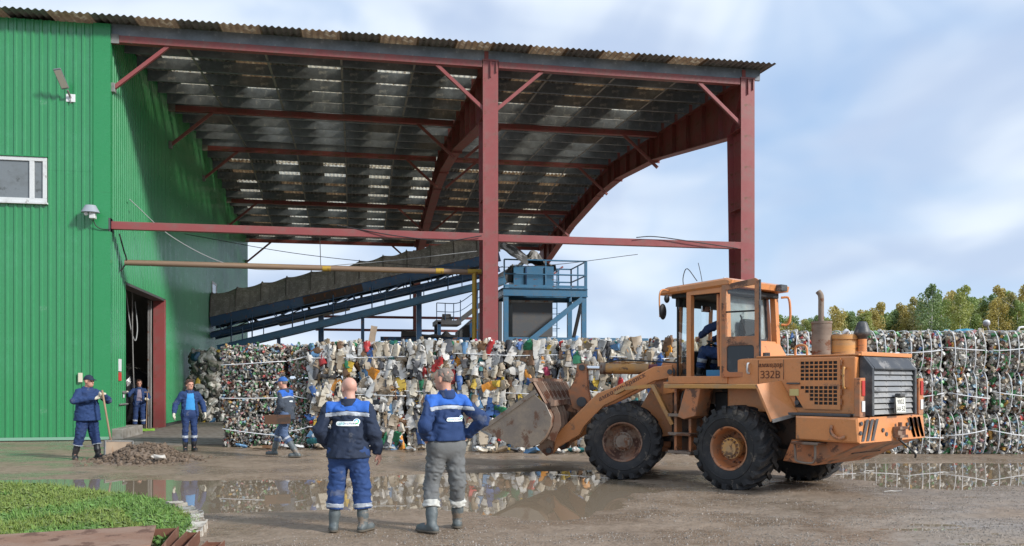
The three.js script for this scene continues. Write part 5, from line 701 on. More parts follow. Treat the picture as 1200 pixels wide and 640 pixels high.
    const strip = (() => { const pos = [], uv = []; let s = 0; for (let i = 0; i < out.length - 1; i++) { const a = out[i], c = out[i + 1], l = Math.hypot(c[0] - a[0], c[1] - a[1]); for (const o of [0, 1]) { const nx = -(c[1] - a[1]) / l * 0.03 * o, ny = (c[0] - a[0]) / l * 0.03 * o; for (const [p, z, u] of [[a, -1.22, s], [c, -1.22, s + l], [c, 1.22, s + l], [a, -1.22, s], [c, 1.22, s + l], [a, 1.22, s]]) { pos.push(p[0] - nx, p[1] - ny, z); uv.push(u, z); } } s += l; } const g = new THREE.BufferGeometry(); g.setAttribute('position', new THREE.Float32BufferAttribute(pos, 3)); g.setAttribute('uv', new THREE.Float32BufferAttribute(uv, 2)); return toCreasedNormals(g, 0.6); })();
    bp('shell', strip, M.bucketOut);
    for (const z of [-1.235, 1.205]) bp('side_plate', prism([...out.slice(0, 8), [1.54, 1.46]], z, z + 0.03, 0.004), M.bucketIn);
    for (const z of [-1.25, 1.22]) bp('side_edge', beam(V(2.47, 0.83, z + 0.015), V(1.50, 1.50, z + 0.015), 0.06, 0.07), M.bucketIn);
    bp('cutting_edge', prism([[2.62, 0.86], [2.3, 0.69], [2.28, 0.73], [2.6, 0.885]], -1.26, 1.26), M.bar);
    bp('top_lip', beam(V(1.57, 1.70, -1.25), V(1.57, 1.70, 1.25), 0.07, 0.06), M.bucketOut);
    for (const z of [-1.0, -0.72, -0.4, 0, 0.4, 0.8, 1.1]) bp('back_rib', prism([[1.53, 1.66], [1.30, 1.28], [1.22, 1.32], [1.44, 1.68]], z - 0.02, z + 0.02), M.bucketOut);
    for (const z of [-1.0, -0.66, -0.4, 0.4, 0.66, 1.0]) bp('lower_rib', prism([[1.31, 1.26], [1.21, 1.06], [1.235, 0.88], [1.34, 0.67], [1.22, 0.62], [1.1, 0.9], [1.12, 1.1], [1.22, 1.32]], z - 0.022, z + 0.022), M.bucketOut);
    bp('rear_bar', beam(V(1.2, 1.3, -1.23), V(1.2, 1.3, 1.23), 0.07, 0.10), M.bucketOut);
    for (const z of [-0.74, -0.58, 0.58, 0.74]) bp('hinge_lug', prism([[1.60, 0.5], [1.36, 0.66], [1.27, 0.58], [1.3, 0.38], [1.42, 0.34]], z - 0.02, z + 0.02), M.bucketOut);
    bp('hinge_pin', merge([rod(V(1.37, 0.44, -0.8), V(1.37, 0.44, -0.52), 0.05, 14), rod(V(1.37, 0.44, 0.52), V(1.37, 0.44, 0.8), 0.05, 14)]), M.darkSteel);
    bp('link', prism([[0.94, 1.2], [1.02, 1.1], [1.3, 1.15], [1.26, 1.27]], -0.12, 0.0), M.orangeDirty);
  }
}
// ---------- people ----------
function nets(f, mn, mx, cell) {   // surface nets of f<0
  const n = [0, 1, 2].map(i => Math.ceil((mx[i] - mn[i]) / cell) + 1), [nx, ny, nz_] = n, v = new Float32Array(nx * ny * nz_), id = (i, j, k) => (k * ny + j) * nx + i;
  const S = 5, far = S * cell * 0.95;   // blocks far from the surface keep one value
  for (let k = 0; k < nz_; k += S) for (let j = 0; j < ny; j += S) for (let i = 0; i < nx; i += S) {
    const e = f(mn[0] + (i + 2) * cell, mn[1] + (j + 2) * cell, mn[2] + (k + 2) * cell), sk = Math.abs(e) > far;
    for (let c = k; c < Math.min(k + S, nz_); c++) for (let b = j; b < Math.min(j + S, ny); b++) for (let a = i; a < Math.min(i + S, nx); a++) v[id(a, b, c)] = sk ? e : f(mn[0] + a * cell, mn[1] + b * cell, mn[2] + c * cell);
  }
  const vi = new Int32Array(nx * ny * nz_).fill(-1), pos = [], idx = [];
  const E = [[0, 1], [2, 3], [4, 5], [6, 7], [0, 2], [1, 3], [4, 6], [5, 7], [0, 4], [1, 5], [2, 6], [3, 7]];
  for (let k = 0; k < nz_ - 1; k++) for (let j = 0; j < ny - 1; j++) for (let i = 0; i < nx - 1; i++) {
    const c = []; let m = 0; for (let q = 0; q < 8; q++) { const x = v[id(i + (q & 1), j + ((q >> 1) & 1), k + (q >> 2))]; c.push(x); if (x < 0) m |= 1 << q; } if (m === 0 || m === 255) continue;
    let sx = 0, sy = 0, sz = 0, cnt = 0; for (const [a, b] of E) if ((c[a] < 0) !== (c[b] < 0)) { const t = c[a] / (c[a] - c[b]); sx += mix(a & 1, b & 1, t); sy += mix((a >> 1) & 1, (b >> 1) & 1, t); sz += mix(a >> 2, b >> 2, t); cnt++; }
    vi[id(i, j, k)] = pos.length / 3; pos.push(mn[0] + (i + sx / cnt) * cell, mn[1] + (j + sy / cnt) * cell, mn[2] + (k + sz / cnt) * cell);
  }
  const quad = (a, b, c, d, fl) => { if (a < 0 || b < 0 || c < 0 || d < 0) return; if (fl) idx.push(a, c, b, a, d, c); else idx.push(a, b, c, a, c, d); };
  for (let k = 1; k < nz_ - 1; k++) for (let j = 1; j < ny - 1; j++) for (let i = 1; i < nx - 1; i++) {
    const s = v[id(i, j, k)] < 0;
    if (s !== (v[id(i + 1, j, k)] < 0)) quad(vi[id(i, j - 1, k - 1)], vi[id(i, j, k - 1)], vi[id(i, j, k)], vi[id(i, j - 1, k)], !s);
    if (s !== (v[id(i, j + 1, k)] < 0)) quad(vi[id(i - 1, j, k - 1)], vi[id(i, j, k - 1)], vi[id(i, j, k)], vi[id(i - 1, j, k)], s);
    if (s !== (v[id(i, j, k + 1)] < 0)) quad(vi[id(i - 1, j - 1, k)], vi[id(i, j - 1, k)], vi[id(i, j, k)], vi[id(i - 1, j, k)], !s);
  }
  const g = new THREE.BufferGeometry(); g.setAttribute('position', new THREE.Float32BufferAttribute(pos, 3)); g.setIndex(idx); g.computeVertexNormals();
  const uv = new Float32Array(pos.length / 3 * 2); for (let i = 0; i < pos.length / 3; i++) { uv[2 * i] = pos[3 * i] + pos[3 * i + 2] * 0.6; uv[2 * i + 1] = pos[3 * i + 1]; } g.setAttribute('uv', new THREE.BufferAttribute(uv, 2)); return g;
}
const smin = (a, b, k) => { const h = clamp(0.5 + 0.5 * (b - a) / k); return mix(b, a, h) - k * h * (1 - h); };
// tapered capsule a->b; sz flattens along z
function cap(a, b, ra, rb = ra, sz = 1) { const bx = b[0] - a[0], by = b[1] - a[1], bz = (b[2] - a[2]) / sz, L = bx * bx + by * by + bz * bz || 1e-9; return (x, y, z) => { const px = x - a[0], py = y - a[1], pz = (z - a[2]) / sz, h = clamp((px * bx + py * by + pz * bz) / L); return (Math.hypot(px - bx * h, py - by * h, pz - bz * h) - mix(ra, rb, h)) * (sz < 1 ? Math.max(sz, 0.75) : 1); }; }
function ell(c, r) { const m = Math.min(...r); return (x, y, z) => (Math.hypot((x - c[0]) / r[0], (y - c[1]) / r[1], (z - c[2]) / r[2]) - 1) * m; }
const union = (l, k = 0.03) => (x, y, z) => { let d = l[0](x, y, z); for (let i = 1; i < l.length; i++) d = smin(d, l[i](x, y, z), k); return d; };
const folds = (f, amp, seed, fx = 13, fy = 17) => (x, y, z) => { const d = f(x, y, z); if (d > 0.06 || d < -0.06) return d; const n = Math.abs(vn(x * fx + y * 5 + seed, y * fy - x * 4, z * fx) - 0.5) * 2, m = vn(x * 6 + seed, y * 5, z * 6); return d + amp * (0.55 - n) * 1.4 + amp * (m - 0.5); };
const lerp3 = (a, b, t) => [0, 1, 2].map(i => mix(a[i], b[i], t)), norm3 = a => { const l = Math.hypot(...a) || 1; return a.map(v => v / l); }, cross3 = (a, b) => [a[1] * b[2] - a[2] * b[1], a[2] * b[0] - a[0] * b[2], a[0] * b[1] - a[1] * b[0]], add3 = (a, b, s = 1) => a.map((v, i) => v + b[i] * s), sub3 = (a, b) => a.map((v, i) => v - b[i]);
function handField(w, d, n, ts, curl, grow = 0) {
  d = norm3(d); n = norm3(sub3(n, d.map(v => v * (n[0] * d[0] + n[1] * d[1] + n[2] * d[2])))); const r = cross3(d, n), L = [];
  const at = (a, b, c) => add3(add3(add3(w, d, a), r, b), n, c);
  L.push(cap(at(-0.04, 0, 0), at(0.02, 0, 0), 0.026 + grow, 0.026 + grow)); for (const o of [-0.024, -0.008, 0.008, 0.024]) L.push(cap(at(0.015, o * 0.75, 0), at(0.085, o, 0.002), 0.016 + grow, 0.0135 + grow));
  const palm = union(L, 0.02), F = [];
  [[-0.03, 0.066], [-0.01, 0.078], [0.011, 0.072], [0.031, 0.056]].forEach(([o, len], i) => { const oo = ts > 0 ? -o : o; let p = at(0.088, oo, 0.002), a = curl * (0.75 + 0.1 * i); const k = [0.45, 0.31, 0.24]; const ch = []; for (let q = 0; q < 3; q++) { const dir = add3(d.map(v => v * Math.cos(a)), n, Math.sin(a)), e = add3(p, dir, len * k[q] * 1.05); ch.push(cap(p, e, 0.0095 - q * 0.0008 + grow, 0.0088 - q * 0.0008 + grow)); p = e; a += curl * 0.85; } F.push(union(ch, 0.006)); });
  { let p = at(0.022, ts * 0.026, 0.006); const d1 = norm3(add3(add3(d.map(v => v * 0.75), r, ts * 0.6), n, 0.25 + curl * 0.3)), e = add3(p, d1, 0.04), d2 = norm3(add3(add3(d.map(v => v * 0.9), r, ts * (0.25 - curl * 0.35)), n, 0.2 + curl * 0.55)), q = add3(e, d2, 0.034); F.push(union([cap(p, e, 0.014 + grow, 0.0115 + grow), cap(e, q, 0.0115 + grow, 0.009 + grow)], 0.008)); }
  return (x, y, z) => { let m = palm(x, y, z); for (const f of F) m = smin(m, f(x, y, z), 0.007); return m; };
}
const skinM = (n, c) => std(n, lin(...c), 0.55);
const SKIN = skinM('skin', [0.52, 0.27, 0.19]);
const cloth = (n, c, o = {}) => std(n, 0xffffff, 0.85, 0, { map: worn(c, c.map(v => v * 0.8 + 0.012), c.map(v => v * 0.6 + 0.07), 60 + n.length, 0.4, 0.03), bumpMap: bumpFine, bumpScale: 0.003, ...o });
cloth('navyCloth', [0.014, 0.026, 0.058]); cloth('blueCloth', [0.02, 0.058, 0.185]); cloth('midBlue', [0.014, 0.042, 0.135]); cloth('brightBlue', [0.028, 0.13, 0.50]); cloth('greyBlue', [0.075, 0.12, 0.22]); cloth('slateCloth', [0.045, 0.058, 0.08]); cloth('greyCloth', [0.15, 0.155, 0.155]); cloth('shirtBlue', [0.04, 0.28, 0.62]); cloth('mauve', [0.26, 0.22, 0.28]); cloth('gloveCloth', [0.62, 0.58, 0.46]); cloth('trouserNavy', [0.012, 0.035, 0.12]); cloth('capNavy', [0.01, 0.022, 0.05]); cloth('capBlue', [0.03, 0.13, 0.42]);
std('stripe', lin(0.36, 0.39, 0.43), 0.45); std('cuff', lin(0.52, 0.52, 0.48), 0.7);
std('bootBlack', 0xffffff, 0.45, 0, { map: worn([0.016, 0.017, 0.02], [0.12, 0.10, 0.08], MUD, 61, 0.28, 0.02) }); std('bootGrey', 0xffffff, 0.55, 0, { map: worn([0.10, 0.12, 0.125], [0.15, 0.145, 0.13], MUD, 62, 0.42, 0.05) }); std('hairGrey', lin(0.20, 0.165, 0.14), 0.95); std('hairBrown', lin(0.055, 0.026, 0.016), 0.7); std('eyeDark', lin(0.02, 0.015, 0.012), 0.2); std('sole', lin(0.10, 0.085, 0.065), 0.9);
function logoMat(w) {
  const c = document.createElement('canvas'); c.width = 512; c.height = 192; const x = c.getContext('2d'); x.fillStyle = '#eef6f6'; x.fillRect(0, 0, 512, 192); x.font = 'italic bold 62px sans-serif'; x.textBaseline = 'middle'; x.fillStyle = '#4fb3ad'; x.fillText('сайб', 26, 128); x.fillStyle = '#3d3f63'; x.fillText('ЭкоЛайн', 160, 128);
  x.lineWidth = 26; x.strokeStyle = '#1d7fc4'; x.beginPath(); x.arc(440, 84, 40, Math.PI * 1.0, Math.PI * 1.75); x.stroke(); x.strokeStyle = '#1fa39b'; x.beginPath(); x.arc(440, 84, 40, Math.PI * 1.75, Math.PI * 2.2); x.stroke(); x.strokeStyle = '#35a84a'; x.beginPath(); x.arc(440, 84, 40, Math.PI * 2.2, Math.PI * 2.65); x.stroke();
  const t = new THREE.CanvasTexture(c); t.colorSpace = THREE.SRGBColorSpace; const a = document.createElement('canvas'); a.width = 512; a.height = 192; const y = a.getContext('2d'); y.fillStyle = '#000'; y.fillRect(0, 0, 512, 192); y.fillStyle = '#fff'; y.beginPath(); y.arc(52, 128, 50, 0, 7); y.fill(); y.fillRect(52, 78, 380, 100); y.beginPath(); y.arc(440, 92, 70, 0, 7); y.fill(); y.fillRect(400, 78, 90, 100);
  return new THREE.MeshStandardMaterial({ map: t, alphaMap: new THREE.CanvasTexture(a), transparent: true, roughness: 0.6, side: THREE.DoubleSide });
}
const LOGO = logoMat();
function person(o) {
  const T = thing('person', o.label, 'person', o.pos, o.ry); T.scale.setScalar(o.k || 1);
  const J = { pel: [0, 0.94, 0], waist: [0, 1.07, 0.0], chest: [0, 1.30, 0.0], neck: [0, 1.47, -0.015], head: [0, 1.632, 0.015], shL: [0.178, 1.395, -0.01], shR: [-0.178, 1.395, -0.01], elL: [0.25, 1.13, -0.03], elR: [-0.25, 1.13, -0.03], wrL: [0.27, 0.88, 0.04], wrR: [-0.27, 0.88, 0.04], hipL: [0.095, 0.90, 0], hipR: [-0.095, 0.90, 0], knL: [0.11, 0.50, 0.015], knR: [-0.11, 0.50, 0.015], anL: [0.12, 0.09, -0.03], anR: [-0.12, 0.09, -0.03], toeL: [0.17, 0.03, 0.15], toeR: [-0.17, 0.03, 0.15], ...o.J };
  const gi = o.girth || 1, gz = 0.68 * (o.depth || 1);
  // continuous body
  const limbs = (q, r) => [cap(J['sh' + q], J['el' + q], 0.046 + r, 0.038 + r), cap(J['el' + q], J['wr' + q], 0.036 + r, 0.027 + r)];
  const legs = (q, r) => [cap(J['hip' + q], J['kn' + q], 0.075 + r, 0.052 + r), cap(J['kn' + q], J['an' + q], 0.05 + r, 0.036 + r), cap(J['an' + q], J['toe' + q], 0.034, 0.024)];
  const torso = r => [cap(J.pel, J.waist, (0.125 + r) * gi, (0.125 + r) * gi, gz), cap(J.waist, J.chest, (0.125 + r) * gi, (0.145 + r) * (0.5 + gi * 0.5), gz), cap(J.shL, J.shR, 0.05 + r * 0.5, 0.05 + r * 0.5), cap(J.chest, J.neck, (0.11 + r) * 1, 0.055 + r * 0.5, gz)];
  const bodyF = union([...torso(0), ...limbs('L', 0), ...limbs('R', 0), ...legs('L', 0), ...legs('R', 0), cap(J.neck, J.head, 0.053, 0.06)], 0.035);
  const all = Object.values(J), mn = [0, 1, 2].map(i => Math.min(...all.map(a => a[i])) - 0.2), mx = [0, 1, 2].map(i => Math.max(...all.map(a => a[i])) + 0.2);
  const G = [nets(bodyF, mn, mx, 0.021)];
  // head
  const HS = 1.04, hy = o.yaw || 0, hp = o.pitch || 0, cy = Math.cos(hy), sy = Math.sin(hy), cpi = Math.cos(hp), spi = Math.sin(hp);
  const toHead = (x, y, z) => { x -= J.head[0]; y -= J.head[1]; z -= J.head[2]; const x1 = x * cy - z * sy, z1 = x * sy + z * cy; return [x1 / HS, (y * cpi + z1 * spi) / HS, (-y * spi + z1 * cpi) / HS]; };
  const hs = union([ell([0, 0.03, -0.012], [0.077, 0.086, 0.098]), ell([0, -0.03, 0.026], [0.062, 0.082, 0.066])], 0.03), hd = union([ell([0, -0.078, 0.036], [0.046, 0.038, 0.044]), cap([-0.036, 0.022, 0.072], [0.036, 0.022, 0.072], 0.016), cap([0, -0.07, -0.025], [0, -0.2, -0.04], 0.055, 0.062)], 0.03);
  const fine = union([cap([0, 0.006, 0.09], [0, -0.026, 0.108], 0.010, 0.0145), ell([0.079, -0.008, -0.006], [0.013, 0.034, 0.022]), ell([-0.079, -0.008, -0.006], [0.013, 0.034, 0.022]), cap([-0.02, -0.058, 0.080], [0.02, -0.058, 0.080], 0.0085)], 0.006), eyeS = [ell([0.033, 0.004, 0.096], [0.018, 0.012, 0.016]), ell([-0.033, 0.004, 0.096], [0.018, 0.012, 0.016])];
  const headF = (x, y, z) => { const p = toHead(x, y, z); let d = smin(smin(hs(...p), hd(...p), 0.03), fine(...p), 0.012); for (const e of eyeS) d = -smin(-d, e(...p), 0.012); return d; };
  const hb = (r, c = J.head) => [c.map(v => v - r), c.map(v => v + r)];
  G.push(nets(headF, ...hb(0.19), 0.0075));
  const gloved = o.gloves || {}; const gl = [];
  for (const q of ['L', 'R']) { const h = (o.hands || {})[q] || {}; const dd = h.d || sub3(J['wr' + q], J['el' + q]), w = J['wr' + q], f = handField(w, dd, h.n || [q === 'L' ? -1 : 1, 0, 0.25], h.ts || (q === 'L' ? 1 : -1), h.curl === undefined ? 0.35 : h.curl, gloved[q] ? 0.004 : 0), c = add3(w, norm3(dd), 0.075), g = nets(f, ...hb(0.14, c), 0.0062); (gloved[q] ? gl : G).push(g); }
  const bodyG = mergeGeometries(G); part(T, 'body', bodyG, o.skin || SKIN); for (const g of gl) part(T, 'glove', g, gloved.m || M.gloveCloth);
  const inv = (p) => { let [x, y, z] = p.map(v => v * HS); const y0 = y * cpi - z * spi, z0 = y * spi + z * cpi; return [J.head[0] + x * cy + z0 * sy, J.head[1] + y0, J.head[2] - x * sy + z0 * cy]; };
  for (const s of [-1, 1]) part(T, 'eye', clean(new THREE.SphereGeometry(0.0115, 10, 8).translate(...inv([s * 0.033, 0.004, 0.082]))), M.eyeDark);
  // hair or cap
  if (o.hair) { const hl = o.hairLong || 0, F = (x, y, z) => { const p = toHead(x, y, z), n = (vn(p[0] * 60, p[1] * 60, p[2] * 60) - 0.5) * 0.012 + (vn(p[0] * 25, p[1] * 25, p[2] * 25) - 0.5) * (hl ? 0.03 : 0.006); const s = ell([0, 0.032, -0.014], [0.079 + hl, 0.088 + hl, 0.1 + hl])(...p) + n; const cut = (0.028 - p[1]) * 0.8 + p[2] * 0.62 + (p[2] > 0.02 ? 0.004 : -0.055); return Math.max(s + clamp((cut + 0.03) / 0.03) * 0.007, cut - (hl ? 0.02 : 0)); }; part(T, 'hair', nets(F, ...hb(0.18), 0.008), o.hair); }
  if (o.cap) { const F = (x, y, z) => { const p = toHead(x, y, z), dome = Math.max(ell([0, 0.03, -0.012], [0.088, 0.104, 0.108])(...p), 0.034 - p[1] + p[2] * 0.08), pk = Math.max(Math.hypot(p[0] / 1.0, (p[2] - 0.095) / 0.95) - 0.078, Math.abs(p[1] - 0.045 + (p[2] - 0.08) * 0.25 - p[0] * p[0] * -2) - 0.006, 0.05 - p[2]); return smin(dome, pk, 0.008); }; part(T, 'cap', nets(F, ...hb(0.24), 0.0085), o.cap); }
  // jacket
  const hem = o.hem || 0.80, cr = o.jr || 0.028, sl = o.sleeve || 0.97;
  const armEnd = q => lerp3(J['el' + q], J['wr' + q], sl - 0.12);
  const jT = union([...torso(cr), cap(add3(J.pel, [0, -0.16, 0]), J.waist, (0.182 + cr) * gi, (0.135 + cr) * gi, Math.max(gz, 0.82))], 0.05), jA = q => union([cap(J['sh' + q], J['el' + q], 0.05 + cr * 0.75, 0.048 + cr * 0.75), cap(J['el' + q], armEnd(q), 0.05 + cr * 0.8, 0.036 + cr * 0.6)], 0.02), aL = jA('L'), aR = jA('R');
  const j0 = folds((x, y, z) => smin(smin(jT(x, y, z), aL(x, y, z), 0.03), aR(x, y, z), 0.03), 0.0165, o.seed || 3, 15, 19);
  const openZ = o.open; const neckCut = cap(add3(J.neck, [0, 0.0, 0.01]), add3(J.head, [0, 0, 0]), 0.062, 0.085);
  const armZone = (x, y, z) => Math.min(aL(x, y, z), aR(x, y, z));
  const jF = (x, y, z) => { const d = j0(x, y, z); let c = hem - y; if (c > 0 && o.armsLow) c = Math.max(c, 0) * (armZone(x, y, z) < 0.03 ? -1 : 1); let r = Math.max(d, c, -neckCut(x, y, z)); if (openZ) r = Math.max(r, Math.min(z - 0.0, openZ + 0.12 * (1.42 - y) - Math.abs(x - 0.01))); return r; };
  const jbox = [[mn[0], Math.min(hem, J.wrL[1], J.wrR[1]) - 0.06, mn[2]], [mx[0], J.neck[1] + 0.12, mx[2]]];
  part(T, 'jacket', nets(jF, ...jbox, o.cell || 0.014), o.jacket);
  part(T, 'collar', nets((x, y, z) => Math.max(Math.abs(cap(add3(J.neck, [0, -0.03, 0]), add3(J.neck, [0, 0.06, 0.01]), 0.088, 0.076)(x, y, z)) - 0.010, J.neck[1] - 0.05 - y, y - J.neck[1] - 0.045 + Math.max(0, z) * 0.25), ...hb(0.2, J.neck), 0.009), o.collar || o.jacket);
  if (o.yoke) { const [y0, y1] = o.yokeY || [1.355, 1.285]; part(T, 'yoke', nets((x, y, z) => Math.max(jF(x, y, z) - 0.004, y0 + 0.02 * (Math.abs(x) / 0.2) * -1 - y, Math.abs(x) - 0.245), ...jbox, 0.011), o.yoke); part(T, 'reflective_stripe', nets((x, y, z) => { const s = y + 0.02 * Math.abs(x) / 0.2; return Math.max(jF(x, y, z) - 0.006, s - y0, y1 - s, Math.min(-armZone(x, y, z) * 0 + Math.abs(x) - 0.25, 1)); }, ...jbox, 0.011), M.stripe); }
  if (o.logo) { const [w, h, cx, cyy, back] = o.logo, n = 20, m = 8, g = new THREE.PlaneGeometry(1, 1, n, m), p = g.attributes.position; for (let i = 0; i < p.count; i++) { const x = cx + (back ? -1 : 1) * p.getX(i) * w, y = cyy + p.getY(i) * h; let z = back ? -0.5 : 0.5; for (let s = 0; s < 80; s++) { const d = jF(x, y, z) - 0.012; if (d < 0.0005) break; z += (back ? 1 : -1) * Math.max(0.001, d * 0.7); } p.setXYZ(i, x, y, z); } g.computeVertexNormals(); part(T, 'back_emblem', g, LOGO); }
  if (o.shirt) part(T, 'shirt', nets(folds(union(torso(0.012), 0.04), 0.006, 9), [-0.3, 0.86, -0.3], [0.3, 1.49, 0.3], 0.014), o.shirt);
  // trousers
  const tr = o.tr || 0.022, bt = o.bootTop || 0.36, lg = q => { const e = lerp3(J['kn' + q], J['an' + q], 0.86); return folds(union([cap(J['hip' + q], J['kn' + q], 0.088 + tr, 0.064 + tr), cap(J['kn' + q], e, 0.062 + tr, 0.052 + tr * 1.2)], 0.02), 0.0175, 20 + (o.seed || 0), 15, 24); }, lL = lg('L'), lR = lg('R'), tt = union([cap(J.pel, J.waist, (0.135 + tr) * gi, 0.125 * gi, gz * 1.05), cap(J.hipL, J.hipR, 0.1 + tr, 0.1 + tr, 0.95)], 0.05);
  const loL = lerp3(J.knL, J.anL, o.legCut || 0.3), loR = lerp3(J.knR, J.anR, o.legCut || 0.3), dir = q => norm3(sub3(J['an' + q], J['kn' + q])), dL = dir('L'), dR = dir('R'), pl = (c, d, x, y, z) => (x - c[0]) * d[0] + (y - c[1]) * d[1] + (z - c[2]) * d[2];
  const tF = (x, y, z) => { const a = Math.max(lL(x, y, z), pl(loL, dL, x, y, z)), b = Math.max(lR(x, y, z), pl(loR, dR, x, y, z)); return Math.max(smin(Math.min(a, b), tt(x, y, z), 0.03), y - (J.waist[1] + 0.02)); };
  const tb = [[mn[0], Math.min(loL[1], loR[1]) - 0.05, mn[2]], [mx[0], J.waist[1] + 0.1, mx[2]]];
  part(T, 'trousers', nets(tF, ...tb, o.cell || 0.014), o.trousers);
  const bandM = o.band || M.stripe; for (const q of ['L', 'R']) { const c = q === 'L' ? loL : loR, d = q === 'L' ? dL : dR, f = q === 'L' ? lL : lR, [b0, b1] = o.bandAt || [-0.07, -0.02]; part(T, o.bandName || 'reflective_band', nets((x, y, z) => { const s = pl(c, d, x, y, z); return Math.max(f(x, y, z) - 0.005, s - b1, b0 - s); }, c.map(v => v - 0.2), c.map(v => v + 0.2), 0.0105), bandM); }
  if (o.belt) part(T, 'belt', nets((x, y, z) => Math.max(Math.abs(tt(x, y, z)) - 0.012, Math.abs(y - J.waist[1] + 0.03) - 0.022), [-0.3, J.waist[1] - 0.1, -0.3], [0.3, J.waist[1] + 0.08, 0.3], 0.011), M.black);
  // boots
  for (const q of ['L', 'R']) {
    const k = J['kn' + q], a = J['an' + q], t = J['toe' + q], top = lerp3(k, a, o.bootFrom || 0.26), fd = norm3([t[0] - a[0], 0, t[2] - a[2]]), heel = [a[0] - fd[0] * 0.045, a[1] - 0.045, a[2] - fd[2] * 0.045], ball = [a[0] + fd[0] * 0.12, a[1] - 0.048, a[2] + fd[2] * 0.12];
    const up = norm3(sub3(k, a)), shaft = union([cap(top, lerp3(k, a, 0.75), 0.07, 0.062), cap(lerp3(k, a, 0.75), a, 0.062, 0.056), cap(heel, ball, 0.046, 0.05), cap(ball, [t[0] - fd[0] * 0.02, a[1] - 0.05, t[2] - fd[2] * 0.02], 0.05, 0.04)], 0.03);
    const by = a[1] - 0.083; const bF = folds((x, y, z) => Math.max(shaft(x, y, z), by - y, pl(top, up, x, y, z)), 0.005, 40, 20, 26);
    const c = [a[0], a[1] + 0.12, a[2] + 0.02]; part(T, 'boot', nets(bF, [c[0] - 0.24, by - 0.02, c[2] - 0.28], [c[0] + 0.24, top[1] + 0.08, c[2] + 0.28], 0.0115), o.boots || M.bootBlack);
    part(T, 'sole', nets((x, y, z) => Math.max(shaft(x, by + 0.03, z) - 0.006, by - 0.004 - y, y - by - 0.022), [c[0] - 0.24, by - 0.03, c[2] - 0.28], [c[0] + 0.24, by + 0.05, c[2] + 0.28], 0.0115), M.sole);
  }
  return T;
}
const GY = (x, D) => gh(x, D) + 0.0;
person({ seed: 3, label: 'bald man in dark navy jacket with bright blue shoulders, seen from behind', pos: [-0.06, GY(-0.06, 9.5), -9.5], ry: 2.98, k: 0.96, yaw: 0.6, skin: skinM('skinA', [0.60, 0.33, 0.25]), girth: 1.2, jr: 0.043, tr: 0.044, hem: 0.84, cell: 0.0115,
  J: { shL: [0.215, 1.395, -0.01], shR: [-0.215, 1.395, -0.01], elL: [0.315, 1.15, -0.05], wrL: [0.25, 0.95, 0.10], elR: [-0.295, 1.13, -0.06], wrR: [-0.335, 0.89, 0.03], hipL: [0.10, 0.90, 0], hipR: [-0.10, 0.90, 0], knL: [0.135, 0.5, 0.01], knR: [-0.14, 0.5, 0.02], anL: [0.165, 0.09, -0.02], anR: [-0.17, 0.09, -0.02], toeL: [0.20, 0.03, 0.16], toeR: [-0.25, 0.03, 0.14] },
  jacket: M.navyCloth, yoke: M.brightBlue, yokeY: [1.375, 1.325], trousers: M.blueCloth, legCut: 0.6, boots: M.bootGrey, logo: [0.27, 0.1, -0.015, 1.25, true], hands: { R: { curl: 0.5, n: [1, 0, 0.3] } } });
person({ seed: 8, label: 'grey-haired man in blue jacket and grey trousers with hands on his hips', pos: [1.0, GY(1.0, 9.39), -9.39], ry: 3.42, k: 1.022, yaw: 0.55, hair: M.hairGrey, girth: 1.12, jr: 0.038, tr: 0.03, hem: 0.97, cell: 0.0115,
  J: { elL: [0.325, 1.14, -0.2], wrL: [0.225, 0.99, 0.0], elR: [-0.335, 1.19, -0.21], wrR: [-0.215, 1.02, -0.05], hipL: [0.095, 0.91, 0], hipR: [-0.09, 0.91, 0], knL: [0.15, 0.5, 0.05], knR: [-0.12, 0.5, -0.03], anL: [0.20, 0.09, -0.08], anR: [-0.17, 0.09, 0.10], toeL: [0.29, 0.03, 0.10], toeR: [-0.24, 0.03, 0.26], head: [0.02, 1.632, 0.03] },
  jacket: M.midBlue, yoke: M.brightBlue, yokeY: [1.36, 1.315], trousers: M.greyCloth, legCut: 0.58, band: M.cuff, bandName: 'rolled_cuff', bandAt: [-0.075, 0.0], belt: true, boots: M.bootGrey, logo: [0.21, 0.08, -0.05, 1.215, true], hands: { L: { d: [-0.4, -0.45, 0.75], n: [-0.8, 0, -0.5], curl: 0.3 }, R: { d: [0.4, -0.45, 0.75], n: [0.8, 0, -0.5], curl: 0.3 } } });
person({ seed: 12, label: 'man in blue work suit and cap leaning on a shovel by the green wall', pos: [-5.6, GY(-5.6, 19.55), -19.55], ry: 0.8, k: 1.02, yaw: 0.25, cap: M.capNavy, girth: 1.3, depth: 1.2, jr: 0.04, tr: 0.04, hem: 0.80,
  J: { elL: [0.36, 1.22, 0.16], wrL: [0.12, 1.36, 0.38], elR: [-0.35, 1.22, 0.12], wrR: [0.0, 1.28, 0.36], chest: [0, 1.3, 0.03], head: [0.01, 1.62, 0.05], knL: [0.13, 0.5, 0.05], knR: [-0.15, 0.5, 0.0], anL: [0.16, 0.09, 0.14], anR: [-0.2, 0.09, -0.12], toeL: [0.24, 0.03, 0.32], toeR: [-0.27, 0.03, 0.05] },
  jacket: M.midBlue, trousers: M.trouserNavy, legCut: 0.5, bandAt: [-0.02, 0.0], boots: M.bootBlack, gloves: { L: 1, R: 1 }, hands: { L: { d: [-1, 0.1, 0.15], n: [0, -0.4, 1], curl: 1.0 }, R: { d: [0.9, 0.35, 0.3], n: [0, -0.2, 1], curl: 1.0 } } });
